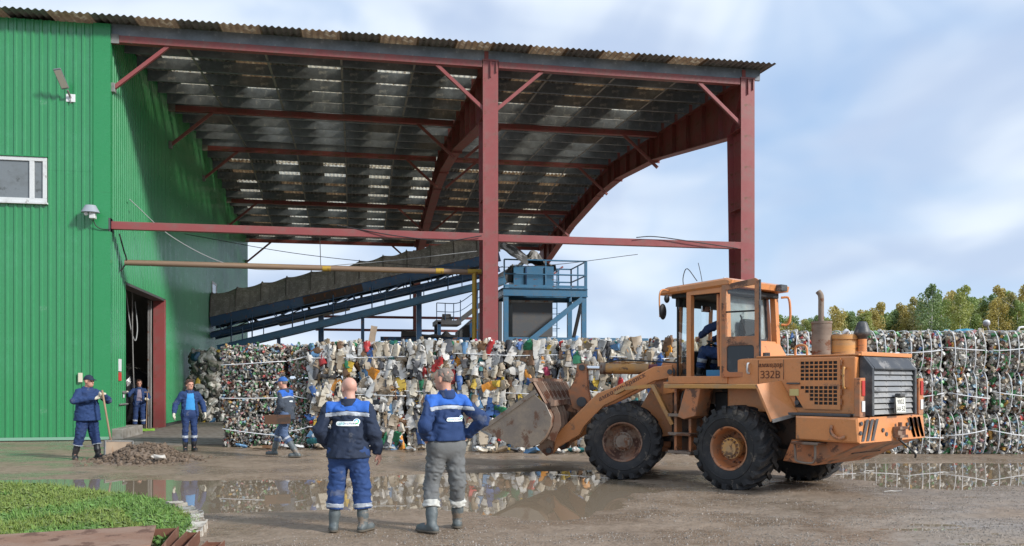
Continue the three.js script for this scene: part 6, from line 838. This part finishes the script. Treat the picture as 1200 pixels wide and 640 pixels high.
person({ seed: 21, label: 'woman in open navy jacket over light blue shirt standing before the film bales', pos: [-3.84, GY(-3.84, 21.3), -21.3], ry: 0.32, k: 0.965, yaw: 0.3, hair: M.hairBrown, hairLong: 0.014, girth: 1.12, jr: 0.034, tr: 0.018, hem: 0.86, open: 0.075, shirt: M.shirtBlue,
  J: { shL: [0.175, 1.4, -0.01], shR: [-0.175, 1.4, -0.01], elL: [0.31, 1.16, -0.04], wrL: [0.345, 0.94, 0.04], elR: [-0.32, 1.15, -0.04], wrR: [-0.37, 0.93, 0.08], anL: [0.1, 0.09, -0.02], anR: [-0.1, 0.09, 0.0], knL: [0.1, 0.5, 0.01], knR: [-0.1, 0.5, 0.02], toeL: [0.13, 0.03, 0.15], toeR: [-0.12, 0.03, 0.17] },
  jacket: M.midBlue, trousers: M.trouserNavy, legCut: 0.72, bandAt: [-0.19, -0.12], bootFrom: 0.6, gloves: { L: 1, R: 1 } });
person({ seed: 27, label: 'worker in navy overalls holding a mop in the dark gateway', pos: [-7.08, 0.05, -30.35], ry: 0.25, k: 0.965, yaw: 0.05, pitch: 0.1, hair: M.hairBrown, hairLong: 0.006, girth: 1.05, jr: 0.034, tr: 0.024, hem: 0.84, open: 0.05, shirt: M.mauve,
  J: { elL: [0.30, 1.16, 0.05], wrL: [0.27, 1.08, 0.3], elR: [-0.34, 1.22, 0.08], wrR: [-0.37, 1.33, 0.28], anL: [0.15, 0.09, 0.0], anR: [-0.15, 0.09, 0.02] },
  jacket: M.midBlue, trousers: M.trouserNavy, legCut: 0.7, bandAt: [-0.16, -0.1], bootFrom: 0.6, gloves: { L: 1, R: 1 }, hands: { L: { curl: 1.1, d: [-0.5, 0.2, 0.85], n: [-0.6, 0, -0.8] }, R: { d: [-0.2, 0.3, 0.9], n: [0, -1, 0], curl: 0.4 } } });
person({ seed: 33, label: 'man in slate jacket and blue cap walking with a brown board under his arm', pos: [-1.45, GY(-1.45, 19.25), -19.25], ry: 4.28, k: 1.01, yaw: -0.05, pitch: 0.1, cap: M.capBlue, hair: M.hairGrey, girth: 1.02, jr: 0.034, tr: 0.028, hem: 0.82,
  J: { pel: [0, 0.92, 0], chest: [0, 1.28, 0.05], neck: [0, 1.45, 0.05], head: [0, 1.605, 0.10], shL: [0.18, 1.385, 0.04], shR: [-0.18, 1.385, 0.04], elL: [0.24, 1.12, 0.0], wrL: [0.2, 0.92, 0.17], elR: [-0.24, 1.12, 0.0], wrR: [-0.22, 0.93, 0.18], knL: [0.1, 0.51, 0.02], anL: [0.1, 0.10, -0.30], toeL: [0.12, 0.04, -0.12], knR: [-0.1, 0.52, 0.24], anR: [-0.1, 0.12, 0.36], toeR: [-0.11, 0.10, 0.55] },
  jacket: M.slateCloth, yoke: M.brightBlue, yokeY: [1.33, 1.295], trousers: M.greyBlue, legCut: 0.45, bandAt: [-0.13, -0.08], boots: M.bootGrey, logo: [0.15, 0.055, 0.0, 1.22, true], hands: { L: { d: [-0.3, -0.8, 0.5], n: [-1, 0, 0], curl: 1.2 } } });
{ // driver
  const p = V(0.78, 0, -0.08).applyAxisAngle(UP, loader.rotation.y).add(loader.position);
  person({ seed: 41, label: 'driver in navy overalls steering inside the loader cab', pos: [p.x, 0, p.z], ry: loader.rotation.y + Math.PI / 2, yaw: 0, hair: M.hairBrown, girth: 1.05, jr: 0.034, tr: 0.03, hem: 2.02,
    J: { pel: [0, 2.14, -0.02], waist: [0, 2.28, -0.03], chest: [0, 2.54, -0.02], neck: [0, 2.72, -0.01], head: [0, 2.88, 0.01], shL: [0.185, 2.66, 0.0], shR: [-0.185, 2.66, 0.0], elL: [0.26, 2.55, 0.25], wrL: [0.16, 2.44, 0.47], elR: [-0.25, 2.5, 0.24], wrR: [-0.15, 2.40, 0.44], hipL: [0.1, 2.14, 0.02], hipR: [-0.1, 2.14, 0.02], knL: [0.17, 2.19, 0.40], knR: [-0.15, 2.19, 0.40], anL: [0.19, 1.79, 0.48], anR: [-0.16, 1.79, 0.50], toeL: [0.21, 1.73, 0.66], toeR: [-0.18, 1.73, 0.68] },
    jacket: M.midBlue, trousers: M.midBlue, legCut: 0.72, bandAt: [-0.17, -0.1], bootFrom: 0.6, hands: { L: { curl: 1.2, d: [-0.2, -0.3, 0.9], n: [0, -1, -0.3] }, R: { curl: 1.2, d: [0.2, -0.3, 0.9], n: [0, -1, -0.3] } } });
}
// hand tools
{
  std('wood', 0xffffff, 0.7, 0, { map: worn([0.36, 0.24, 0.15], [0.24, 0.16, 0.10], [0.14, 0.09, 0.06], 63, 0.45, 0.06) }); std('ply', 0xffffff, 0.8, 0, { map: worn([0.36, 0.27, 0.19], [0.25, 0.19, 0.14], MUD, 64, 0.45, 0.08) });
  // shovel: grip meets the folded hands of the man by the wall, blade on the ground before him
  const hand = V(0.06, 1.40, 0.46).multiplyScalar(1.02).applyAxisAngle(UP, 0.8).add(V(-5.6, GY(-5.6, 19.55), -19.55)); const foot = V(-4.98, 0.14, -19.15);
  const S = thing('shovel', 'wide scraper shovel with long wooden handle standing before the leaning man', 'shovel');
  const dir = foot.clone().sub(hand).normalize(); part(S, 'handle', rod(hand.clone().addScaledVector(dir, -0.04), foot.clone().addScaledVector(dir, 0.0), 0.02, 10), M.wood);
  const bl = sub(S, 'blade'); bl.position.set(-4.9, 0.02, -19.22); bl.rotation.set(-0.12, 0.75, 0.02); part(bl, 'panel', box(-0.30, 0.30, 0.0, 0.40, -0.008, 0.008, 0.004), M.ply); part(bl, 'metal_edge', merge([box(-0.31, 0.31, 0.385, 0.41, -0.014, 0.02), box(-0.31, -0.29, 0.1, 0.40, -0.01, 0.05), box(0.29, 0.31, 0.1, 0.40, -0.01, 0.05), box(-0.3, 0.3, 0.0, 0.05, -0.012, 0.012)]), M.bar); part(bl, 'socket', box(-0.03, 0.03, 0.05, 0.4, -0.04, -0.008, 0.008), M.bar);
  const m = thing('mop', 'long-handled mop with green head held in the gateway', 'mop', [-6.78, 0.05, -30.02]); part(m, 'pole', rod(V(0, 0.06, 0), V(0.03, 1.28, -0.02), 0.014, 8), M.wood); part(m, 'cross_grip', rod(V(-0.06, 1.28, 0), V(0.1, 1.28, -0.02), 0.014, 8), M.wood); part(m, 'head', crumple(new THREE.BoxGeometry(0.5, 0.07, 0.2, 8, 2, 4).translate(0, 0.03, 0), 0.025, 14, 3), std('mopGreen', lin(0.2, 0.42, 0.05), 0.9));
  const bd = thing('board', 'brown wooden board carried under the walking man\'s arm', 'board', [-1.62, 0.86, -18.98], 0.15); part(bd, 'plank', box(-0.27, 0.27, -0.08, 0.10, -0.02, 0.02, 0.006), std('boardBrown', 0xffffff, 0.8, 0, { map: worn([0.11, 0.05, 0.022], [0.075, 0.036, 0.02], [0.05, 0.03, 0.02], 65, 0.5, 0.1) })); part(bd, 'batten', box(-0.27, 0.27, -0.1, -0.075, -0.035, 0.025, 0.006), M.boardBrown);
}
// ---------- mud heap ----------
{
  const T = thing('mud_heap', 'heap of scraped mud and clods before the shovel', 'mud heap', [-4.3, 0, -19.0]);
  const hm = (x, z) => { const q = Math.hypot(x / 1.02, z / 1.05); return Math.max(0, 0.33 * (1 - sst(0.1, 1, q))) * (0.75 + 0.5 * fbm(x * 2.4, z * 2.4, 0, 3)) + (q < 1 ? 0.09 * (fbm(x * 9, z * 9, 3, 3) - 0.35) : 0); };
  const g = new THREE.PlaneGeometry(2.7, 2.5, 90, 84).rotateX(-Math.PI / 2), p = g.attributes.position; for (let i = 0; i < p.count; i++) { const x = p.getX(i), z = p.getZ(i); p.setY(i, hm(x, z) + gh(-4.3 + x, 19.0 - z) - 0.012); } g.computeVertexNormals();
  std('mud', 0xffffff, 0.95, 0, { map: worn([0.17, 0.125, 0.09], [0.235, 0.18, 0.135], [0.11, 0.08, 0.055], 66, 0.5, 0.15), bumpMap: bumpFine, bumpScale: 0.02 }); part(T, 'mound', uvm(g), M.mud);
  const r = rng(5), cg = crumple(new THREE.IcosahedronGeometry(0.05, 1), 0.022, 20, 4), im = new THREE.InstancedMesh(cg, M.mud, 900), c = new THREE.Color();
  for (let i = 0; i < 900; i++) { const a = r() * 6.283, q = Math.sqrt(r()) * (i < 760 ? 1.0 : 1.5), x = Math.cos(a) * q * 0.95, z = Math.sin(a) * q * 0.98; dq.position.set(x, hm(x, z) + gh(-4.3 + x, 19.0 - z) + 0.005, z); dq.rotation.set(r() * 6, r() * 6, r() * 6); const s = 0.3 + 1.1 * r() * r(); dq.scale.set(s, s * 0.7, s); dq.updateMatrix(); im.setMatrixAt(i, dq.matrix); const v = 0.7 + 0.5 * r(); im.setColorAt(i, c.setRGB(v, v * 0.98, v * 0.95)); } im.name = 'clods'; im.userData.kind = 'stuff'; T.add(im);
  std('limeRag', lin(0.5, 0.47, 0.42), 0.7); const rag = solo('plastic_rag', crumple(new THREE.IcosahedronGeometry(0.10, 2).scale(1.3, 0.5, 0.8), 0.05, 13, 6), M.limeRag, 'crumpled white plastic rag on the mud heap', 'rag'); rag.position.set(-3.85, 0.14, -18.2);
}
// ---------- grass verge, kerb stones, scrap steel ----------
{
  const PLATE = [[-5.2, 8.2], [-3.24, 8.72], [-1.94, 9.0], [-1.75, 7.9], [-5.2, 7.0]], r = rng(91), bl = []; for (let i = 0; i < 6; i++) { const a = i * 1.05 + r(), h = 0.055 + 0.05 * r(), w = 0.0035 + 0.0025 * r(), lx = Math.cos(a) * h * 0.6, lz = Math.sin(a) * h * 0.6, wx = -Math.sin(a) * w, wz = Math.cos(a) * w; const pos = [wx, 0, wz, -wx, 0, -wz, lx * 0.4 + wx, h * 0.65, lz * 0.4 + wz, -wx, 0, -wz, lx * 0.4 - wx, h * 0.65, lz * 0.4 - wz, lx * 0.4 + wx, h * 0.65, lz * 0.4 + wz, lx * 0.4 + wx, h * 0.65, lz * 0.4 + wz, lx * 0.4 - wx, h * 0.65, lz * 0.4 - wz, lx, h * 0.95, lz]; const g = new THREE.BufferGeometry(); g.setAttribute('position', new THREE.Float32BufferAttribute(pos, 3)); g.computeVertexNormals(); bl.push(g); }
  const lf = []; for (let i = 0; i < 5; i++) { const a = i * 1.26 + r(), g = new THREE.CircleGeometry(0.013 + 0.009 * r(), 6).scale(1, 1.5, 1).rotateX(-1.2).translate(0, 0.035 + 0.025 * r(), 0.025).rotateY(a); lf.push(g); }
  const gm = phys('grassBlade', 0xffffff, 0.75, { transmission: 0.25, thickness: 0 }), mk = (name, geo, n, dens) => { const M4 = [], C = []; let tries = 0; while (M4.length < n && tries < n * 6) { tries++; const x = -7 + r() * 5.6, D = 8.2 + r() * 7, sd = sdPoly(GRASS, x, D) + 0.25 * (fbm(x * 2, D * 2, 0, 3) - 0.5); if (sd > 0.02 || sdPoly(PLATE, x, D) < 0.02) continue; const bare = sst(0.50, 0.64, fbm(x * 1.3 + 4, D * 1.3, 0, 3)) * (0.55 + 0.45 * sst(-2.9, -2.2, x)); if (r() < bare * 0.88) continue; dq.position.set(x, gh(x, D) - 0.005, -D); dq.rotation.set((r() - 0.5) * 0.5, r() * 6.28, (r() - 0.5) * 0.5); const s = (0.42 + 0.66 * r()) * (0.7 + 0.6 * fbm(x * 1.7, D * 1.7, 7, 3)); dq.scale.set(s, s * (0.7 + 0.7 * r()), s); dq.updateMatrix(); M4.push(dq.matrix.clone()); const q = r(), v = 0.75 + 0.5 * r(), dry = fbm(x * 1.1, D * 1.1, 12, 3) > 0.52 ? 0.55 : 0; C.push([mix(0.12, 0.25, q * 0.5 + dry * 0.7) * v, mix(0.265, 0.29, q) * v, mix(0.04, 0.065, q) * v]); }
    const im = new THREE.InstancedMesh(geo, gm, M4.length), c = new THREE.Color(); M4.forEach((m, i) => { im.setMatrixAt(i, m); im.setColorAt(i, c.setRGB(...C[i])); }); im.name = name; im.userData = { kind: 'stuff', label: name === 'grass' ? 'bright green grass on the verge by the puddle' : 'small round weed leaves among the verge grass', category: name === 'grass' ? 'grass' : 'weeds' }; scene.add(im); };
  mk('grass', clean(mergeGeometries(bl.map(clean))), 46000); mk('verge_weeds', clean(mergeGeometries(lf.map(clean))), 20000);
  // soil under the grass
  const xs = [], g = new THREE.PlaneGeometry(6, 8, 120, 150).rotateX(-Math.PI / 2).translate(-4.6, 0, -11.6), p = g.attributes.position; for (let i = 0; i < p.count; i++) { const x = p.getX(i), D = -p.getZ(i), sd = sdPoly(GRASS, x, D) + 0.2 * (fbm(x * 2, D * 2, 0, 3) - 0.5); p.setY(i, gh(x, D) + (sd < 0.03 ? 0.006 : -0.06)); } g.computeVertexNormals(); struct('verge_soil', uvm(g), std('soil', 0xffffff, 0.95, 0, { map: worn([0.12, 0.11, 0.05], [0.10, 0.13, 0.045], [0.19, 0.15, 0.09], 67, 0.5, 0.14), bumpMap: bumpFine, bumpScale: 0.015 }));
  std('limewash', 0xffffff, 0.85, 0, { map: worn([0.64, 0.60, 0.52], [0.46, 0.40, 0.32], [0.24, 0.19, 0.14], 68, 0.5, 0.2), bumpMap: bumpFine, bumpScale: 0.012 });
  [[-2.24, 11.55, 0.5, 0.42, 'long cracked whitewashed kerb stone at the puddle end of the verge'], [-2.0, 11.02, 0.55, 0.3, 'short whitewashed kerb stone in the middle of the verge edge'], [-1.79, 10.42, 0.8, 0.18, 'broad whitewashed kerb stone beside the bare mud'], [-1.69, 9.82, 0.6, 0.06, 'broken whitewashed kerb stone near the rusty steel']].forEach(([x, d, L, a, l], i) => { const o = solo('kerb_stone', crumple(new THREE.BoxGeometry(0.15 + 0.02 * (i % 2), 0.13, L, 4, 3, 10), 0.016, 9, i + 2), M.limewash, l, 'kerb stone', 'whitewashed kerb stones of the verge'); o.position.set(x, 0.055 - 0.01 * i, -d); o.rotation.set(0.03 * (i - 1), a, 0.06); });
  std('rustPlate', 0xffffff, 0.85, 0, { map: worn([0.30, 0.19, 0.135], [0.25, 0.13, 0.08], [0.14, 0.07, 0.045], 69, 0.5, 0.14), bumpMap: bumpFine, bumpScale: 0.004 });
  const pl = solo('rusty_steel_plate', (() => { const g = prism(PLATE.map(p => [p[0] + 2.5, p[1] - 8.4]), -0.012, 0.012, 0.003); return uvm(g.rotateX(-Math.PI / 2)); })(), M.rustPlate, 'large rusty steel plate lying at the edge of the grass', 'steel plate'); pl.position.set(-2.5, 0.225, -8.4); pl.rotation.set(0.0, 0, 0.0);
  std('rustDark', 0xffffff, 0.85, 0, { map: worn([0.20, 0.085, 0.05], [0.15, 0.065, 0.04], [0.28, 0.17, 0.11], 72, 0.5, 0.14), bumpMap: bumpFine, bumpScale: 0.004 });
  const ch = (x, d, L, w, h, ry, l) => { const T = thing('steel_channel', l, 'steel profile', [x, 0.03, -d], ry, 'rusty steel profiles beside the plate'); part(T, 'web', box(-w / 2, w / 2, 0, 0.012, -L, 0), M.rustDark); for (const s of [-1, 1]) part(T, 'flange', box(s * w / 2 - 0.006, s * w / 2 + 0.006, 0.0121, h, -L, 0), M.rustDark); part(T, 'end_cap', box(-w / 2 + 0.0061, w / 2 - 0.0061, 0.0121, h - 0.015, -L + 0.0, -L + 0.012), M.rustDark); };
  ch(-1.80, 7.6, 1.5, 0.28, 0.17, 0.06, 'wide rusty steel channel beside the rusty plate'); ch(-1.57, 7.7, 1.35, 0.12, 0.13, 0.02, 'narrow rusty steel channel next to the wide one'); ch(-1.4, 7.6, 1.2, 0.16, 0.07, -0.05, 'low rusty steel channel lying outermost from the plate');
}
// ---------- loose grit on the yard ----------
{
  const r = rng(404), geo = crumple(new THREE.IcosahedronGeometry(0.011, 0), 0.004, 60, 3), ms = [], cs = [];
  for (let i = 0; i < 26000; i++) { const x = -2.5 + r() * 13, D = 7.5 + r() * r() * 10; if (sdPoly(GRASS, x, D) < 0.05) continue; const dens = fbm(x * 0.9 + 7, D * 1.5, 0, 3); if (r() > sst(0.35, 0.62, dens)) continue; const h = gh(x, D); if (h < 0.002) continue; dq.position.set(x, h + 0.002, -D); dq.rotation.set(r() * 6, r() * 6, r() * 6); const s = 0.35 + 1.1 * r() * r() * r() + 0.25 * r(); dq.scale.set(s, s * 0.7, s); dq.updateMatrix(); ms.push(dq.matrix.clone()); const v = 0.13 + 0.22 * r(); cs.push([v, v * 0.88, v * 0.76]); }
  const im = new THREE.InstancedMesh(geo, std('grit', 0xffffff, 0.6), ms.length), c = new THREE.Color(); ms.forEach((m, i) => { im.setMatrixAt(i, m); im.setColorAt(i, c.setRGB(...cs[i])); }); im.name = 'gravel'; im.userData = { kind: 'stuff', label: 'fine loose grit scattered over the wet yard', category: 'gravel' }; scene.add(im);
}
// ---------- woodland behind the bales ----------
{
  const crownGeo = (seed, H) => { const r = rng(seed), n = 5200, pos = [], nor = [], lobes = []; for (let i = 0; i < 26; i++) { const t = i / 26, y = H * (0.12 + 0.88 * t), R = H * 0.18 * Math.pow(1 - t, 0.42) * Math.min(1, 0.6 + t * 1.4) * (0.7 + 0.6 * r()), a = r() * 6.28; lobes.push([Math.cos(a) * R * 0.75, y, Math.sin(a) * R * 0.75, R * 0.55 + 0.16]); }
    for (let i = 0; i < n; i++) { const l = lobes[(r() * lobes.length) | 0], u = r() * 2 - 1, a = r() * 6.28, q = Math.cbrt(r()) * l[3], s = Math.sqrt(1 - u * u), c = [l[0] + Math.cos(a) * s * q, l[1] + u * q * 1.25, l[2] + Math.sin(a) * s * q], e = 0.085 + 0.10 * r(); const d1 = norm3([r() - 0.5, r() - 0.5, r() - 0.5]), d2 = norm3(cross3(d1, [r() - 0.5, r() - 0.5, r() - 0.5])); const A = add3(c, d1, e), B = add3(c, d2, e * 0.8), C = add3(c, d1, -e), D = add3(c, d2, -e * 0.8); pos.push(...A, ...B, ...C, ...A, ...C, ...D); }
    const g = new THREE.BufferGeometry(); g.setAttribute('position', new THREE.Float32BufferAttribute(pos, 3)); g.computeVertexNormals(); return clean(g); };
  const trunkGeo = (seed, H) => { const r = rng(seed), L = [rod(V(0, 0, 0), V(0.1, H * 0.5, 0), 0.16, 7, 0.1), rod(V(0.1, H * 0.5, 0), V(0, H * 0.95, 0.1), 0.1, 6, 0.02)]; for (let i = 0; i < 9; i++) { const y = H * (0.25 + 0.65 * r()), a = r() * 6.28, l = H * 0.16; L.push(rod(V(0.07, y, 0), V(Math.cos(a) * l, y + l * 0.7, Math.sin(a) * l), 0.045, 5, 0.012)); } return merge(L); };
  const vars = []; for (let i = 0; i < 6; i++) vars.push([crownGeo(300 + i, 14), trunkGeo(320 + i, 14)]);
  const leaf = [[0.30, 0.39, 0.11], [0.40, 0.43, 0.12], [0.50, 0.41, 0.11], [0.22, 0.31, 0.11], [0.42, 0.38, 0.13]].map((c, i) => phys('leaf' + i, lin(...c), 0.8, { transmission: 0.5, thickness: 0 })), bark = [std('barkWhite', lin(0.5, 0.49, 0.46), 0.9), std('barkDark', lin(0.11, 0.09, 0.07), 0.9)];
  const words = ['green birch', 'yellow-green birch', 'yellow autumn birch', 'dark green pine-like tree', 'olive autumn tree'], r = rng(1234);
  for (let i = 0; i < 112; i++) {
    const row = i % 3, lat0 = 0.30 + 0.42 * ((i + 0.5 * r()) / 112), dep = 104 + row * 15 + r() * 10, lat = lat0 * dep, x = lat * CP + dep * SP, D = dep * CP - lat * SP; const k = Math.min(4, (r() * 5) | 0), v = vars[(r() * 6) | 0], sc = (0.72 + 0.24 * sst(0.30, 0.58, lat0)) * (0.84 + 0.26 * r()) * (1 + 0.05 * row);
    const T = thing('birch_tree', `${words[k]} in the wood beyond the bales`, 'tree', [x, -0.2, -D], r() * 6.28, 'trees of the wood beyond the bales'); T.scale.set(sc * (0.85 + 0.3 * r()), sc, sc * (0.85 + 0.3 * r())); part(T, 'trunk', v[1], bark[r() < 0.6 ? 0 : 1]); part(T, 'crown', v[0], leaf[k]);
  }
  const ug = (() => { const rr = rng(9), n = 12000, pos = []; for (let i = 0; i < n; i++) { const lat0 = 0.22 + 0.55 * rr(), dep = 96 + rr() * 14, lat = lat0 * dep, c = [lat * CP + dep * SP, rr() * rr() * 4.2, -(dep * CP - lat * SP)], e = 0.12 + 0.15 * rr(), d1 = norm3([rr() - 0.5, rr() - 0.5, rr() - 0.5]), d2 = norm3(cross3(d1, [rr() - 0.5, rr() - 0.5, rr() - 0.5])), A = add3(c, d1, e), B = add3(c, d2, e), C = add3(c, d1, -e), D = add3(c, d2, -e); pos.push(...A, ...B, ...C, ...A, ...C, ...D); } const g = new THREE.BufferGeometry(); g.setAttribute('position', new THREE.Float32BufferAttribute(pos, 3)); g.computeVertexNormals(); return clean(g); })();
  const un = solo('undergrowth', ug, leaf[4], 'olive undergrowth at the foot of the wood', 'undergrowth'); un.userData.kind = 'stuff';
}
// ---------- things over the bale tops ----------
{
  const L = thing('ball_lamp', 'round grey lamp on a leaning pole behind the bottle bales', 'lamp', [17.7, 0, -21.3]); part(L, 'pole', merge([rod(V(0.1, 0, 0), V(0.05, 2.95, 0), 0.04), rod(V(0.05, 2.9, 0), V(-0.07, 3.25, 0), 0.028)]), M.bar); part(L, 'globe', clean(new THREE.SphereGeometry(0.095, 18, 14).translate(-0.1, 3.33, 0)), std('globe', lin(0.36, 0.35, 0.37), 0.35)); part(L, 'cap', clean(new THREE.SphereGeometry(0.098, 18, 8, 0, 6.3, 0, 1.2).translate(-0.1, 3.333, 0)), M.white);
  const R = thing('white_rail', 'white bent tube rail behind the bottle bales', 'rail', [18.35, 0, -21]); part(R, 'tube', tube([[0, 0, 0], [0, 2.5, 0], [0, 3.1, 0], [0.05, 3.2, 0], [0.15, 3.21, 0], [1.2, 3.2, 0], [2.2, 3.2, 0]], 0.03, 8, 60), M.white); part(R, 'post', rod(V(1.6, 0, 0), V(1.6, 3.19, 0), 0.03), M.white);
  const tp = solo('blue_tarp_scrap', crumple(new THREE.BoxGeometry(0.5, 0.05, 0.4, 6, 1, 5), 0.05, 9, 3), std('tarpBlue', lin(0.03, 0.27, 0.42), 0.5), 'scrap of bright blue tarpaulin on top of the bottle bales', 'tarpaulin'); tp.position.set(14.05, 2.86, -17.9);
  const sk = solo('upright_plank', crumple(new THREE.BoxGeometry(0.16, 0.5, 0.03, 2, 4, 1), 0.02, 5, 7), M.ply, 'brown scrap plank sticking out of the canister bale tops', 'plank'); sk.position.set(0.45, 2.82, -21.4); sk.rotation.z = -0.15;
}
scene.traverse(o => { if (o.isMesh) { o.castShadow = true; o.receiveShadow = true; } });
renderer.render(scene, camera);
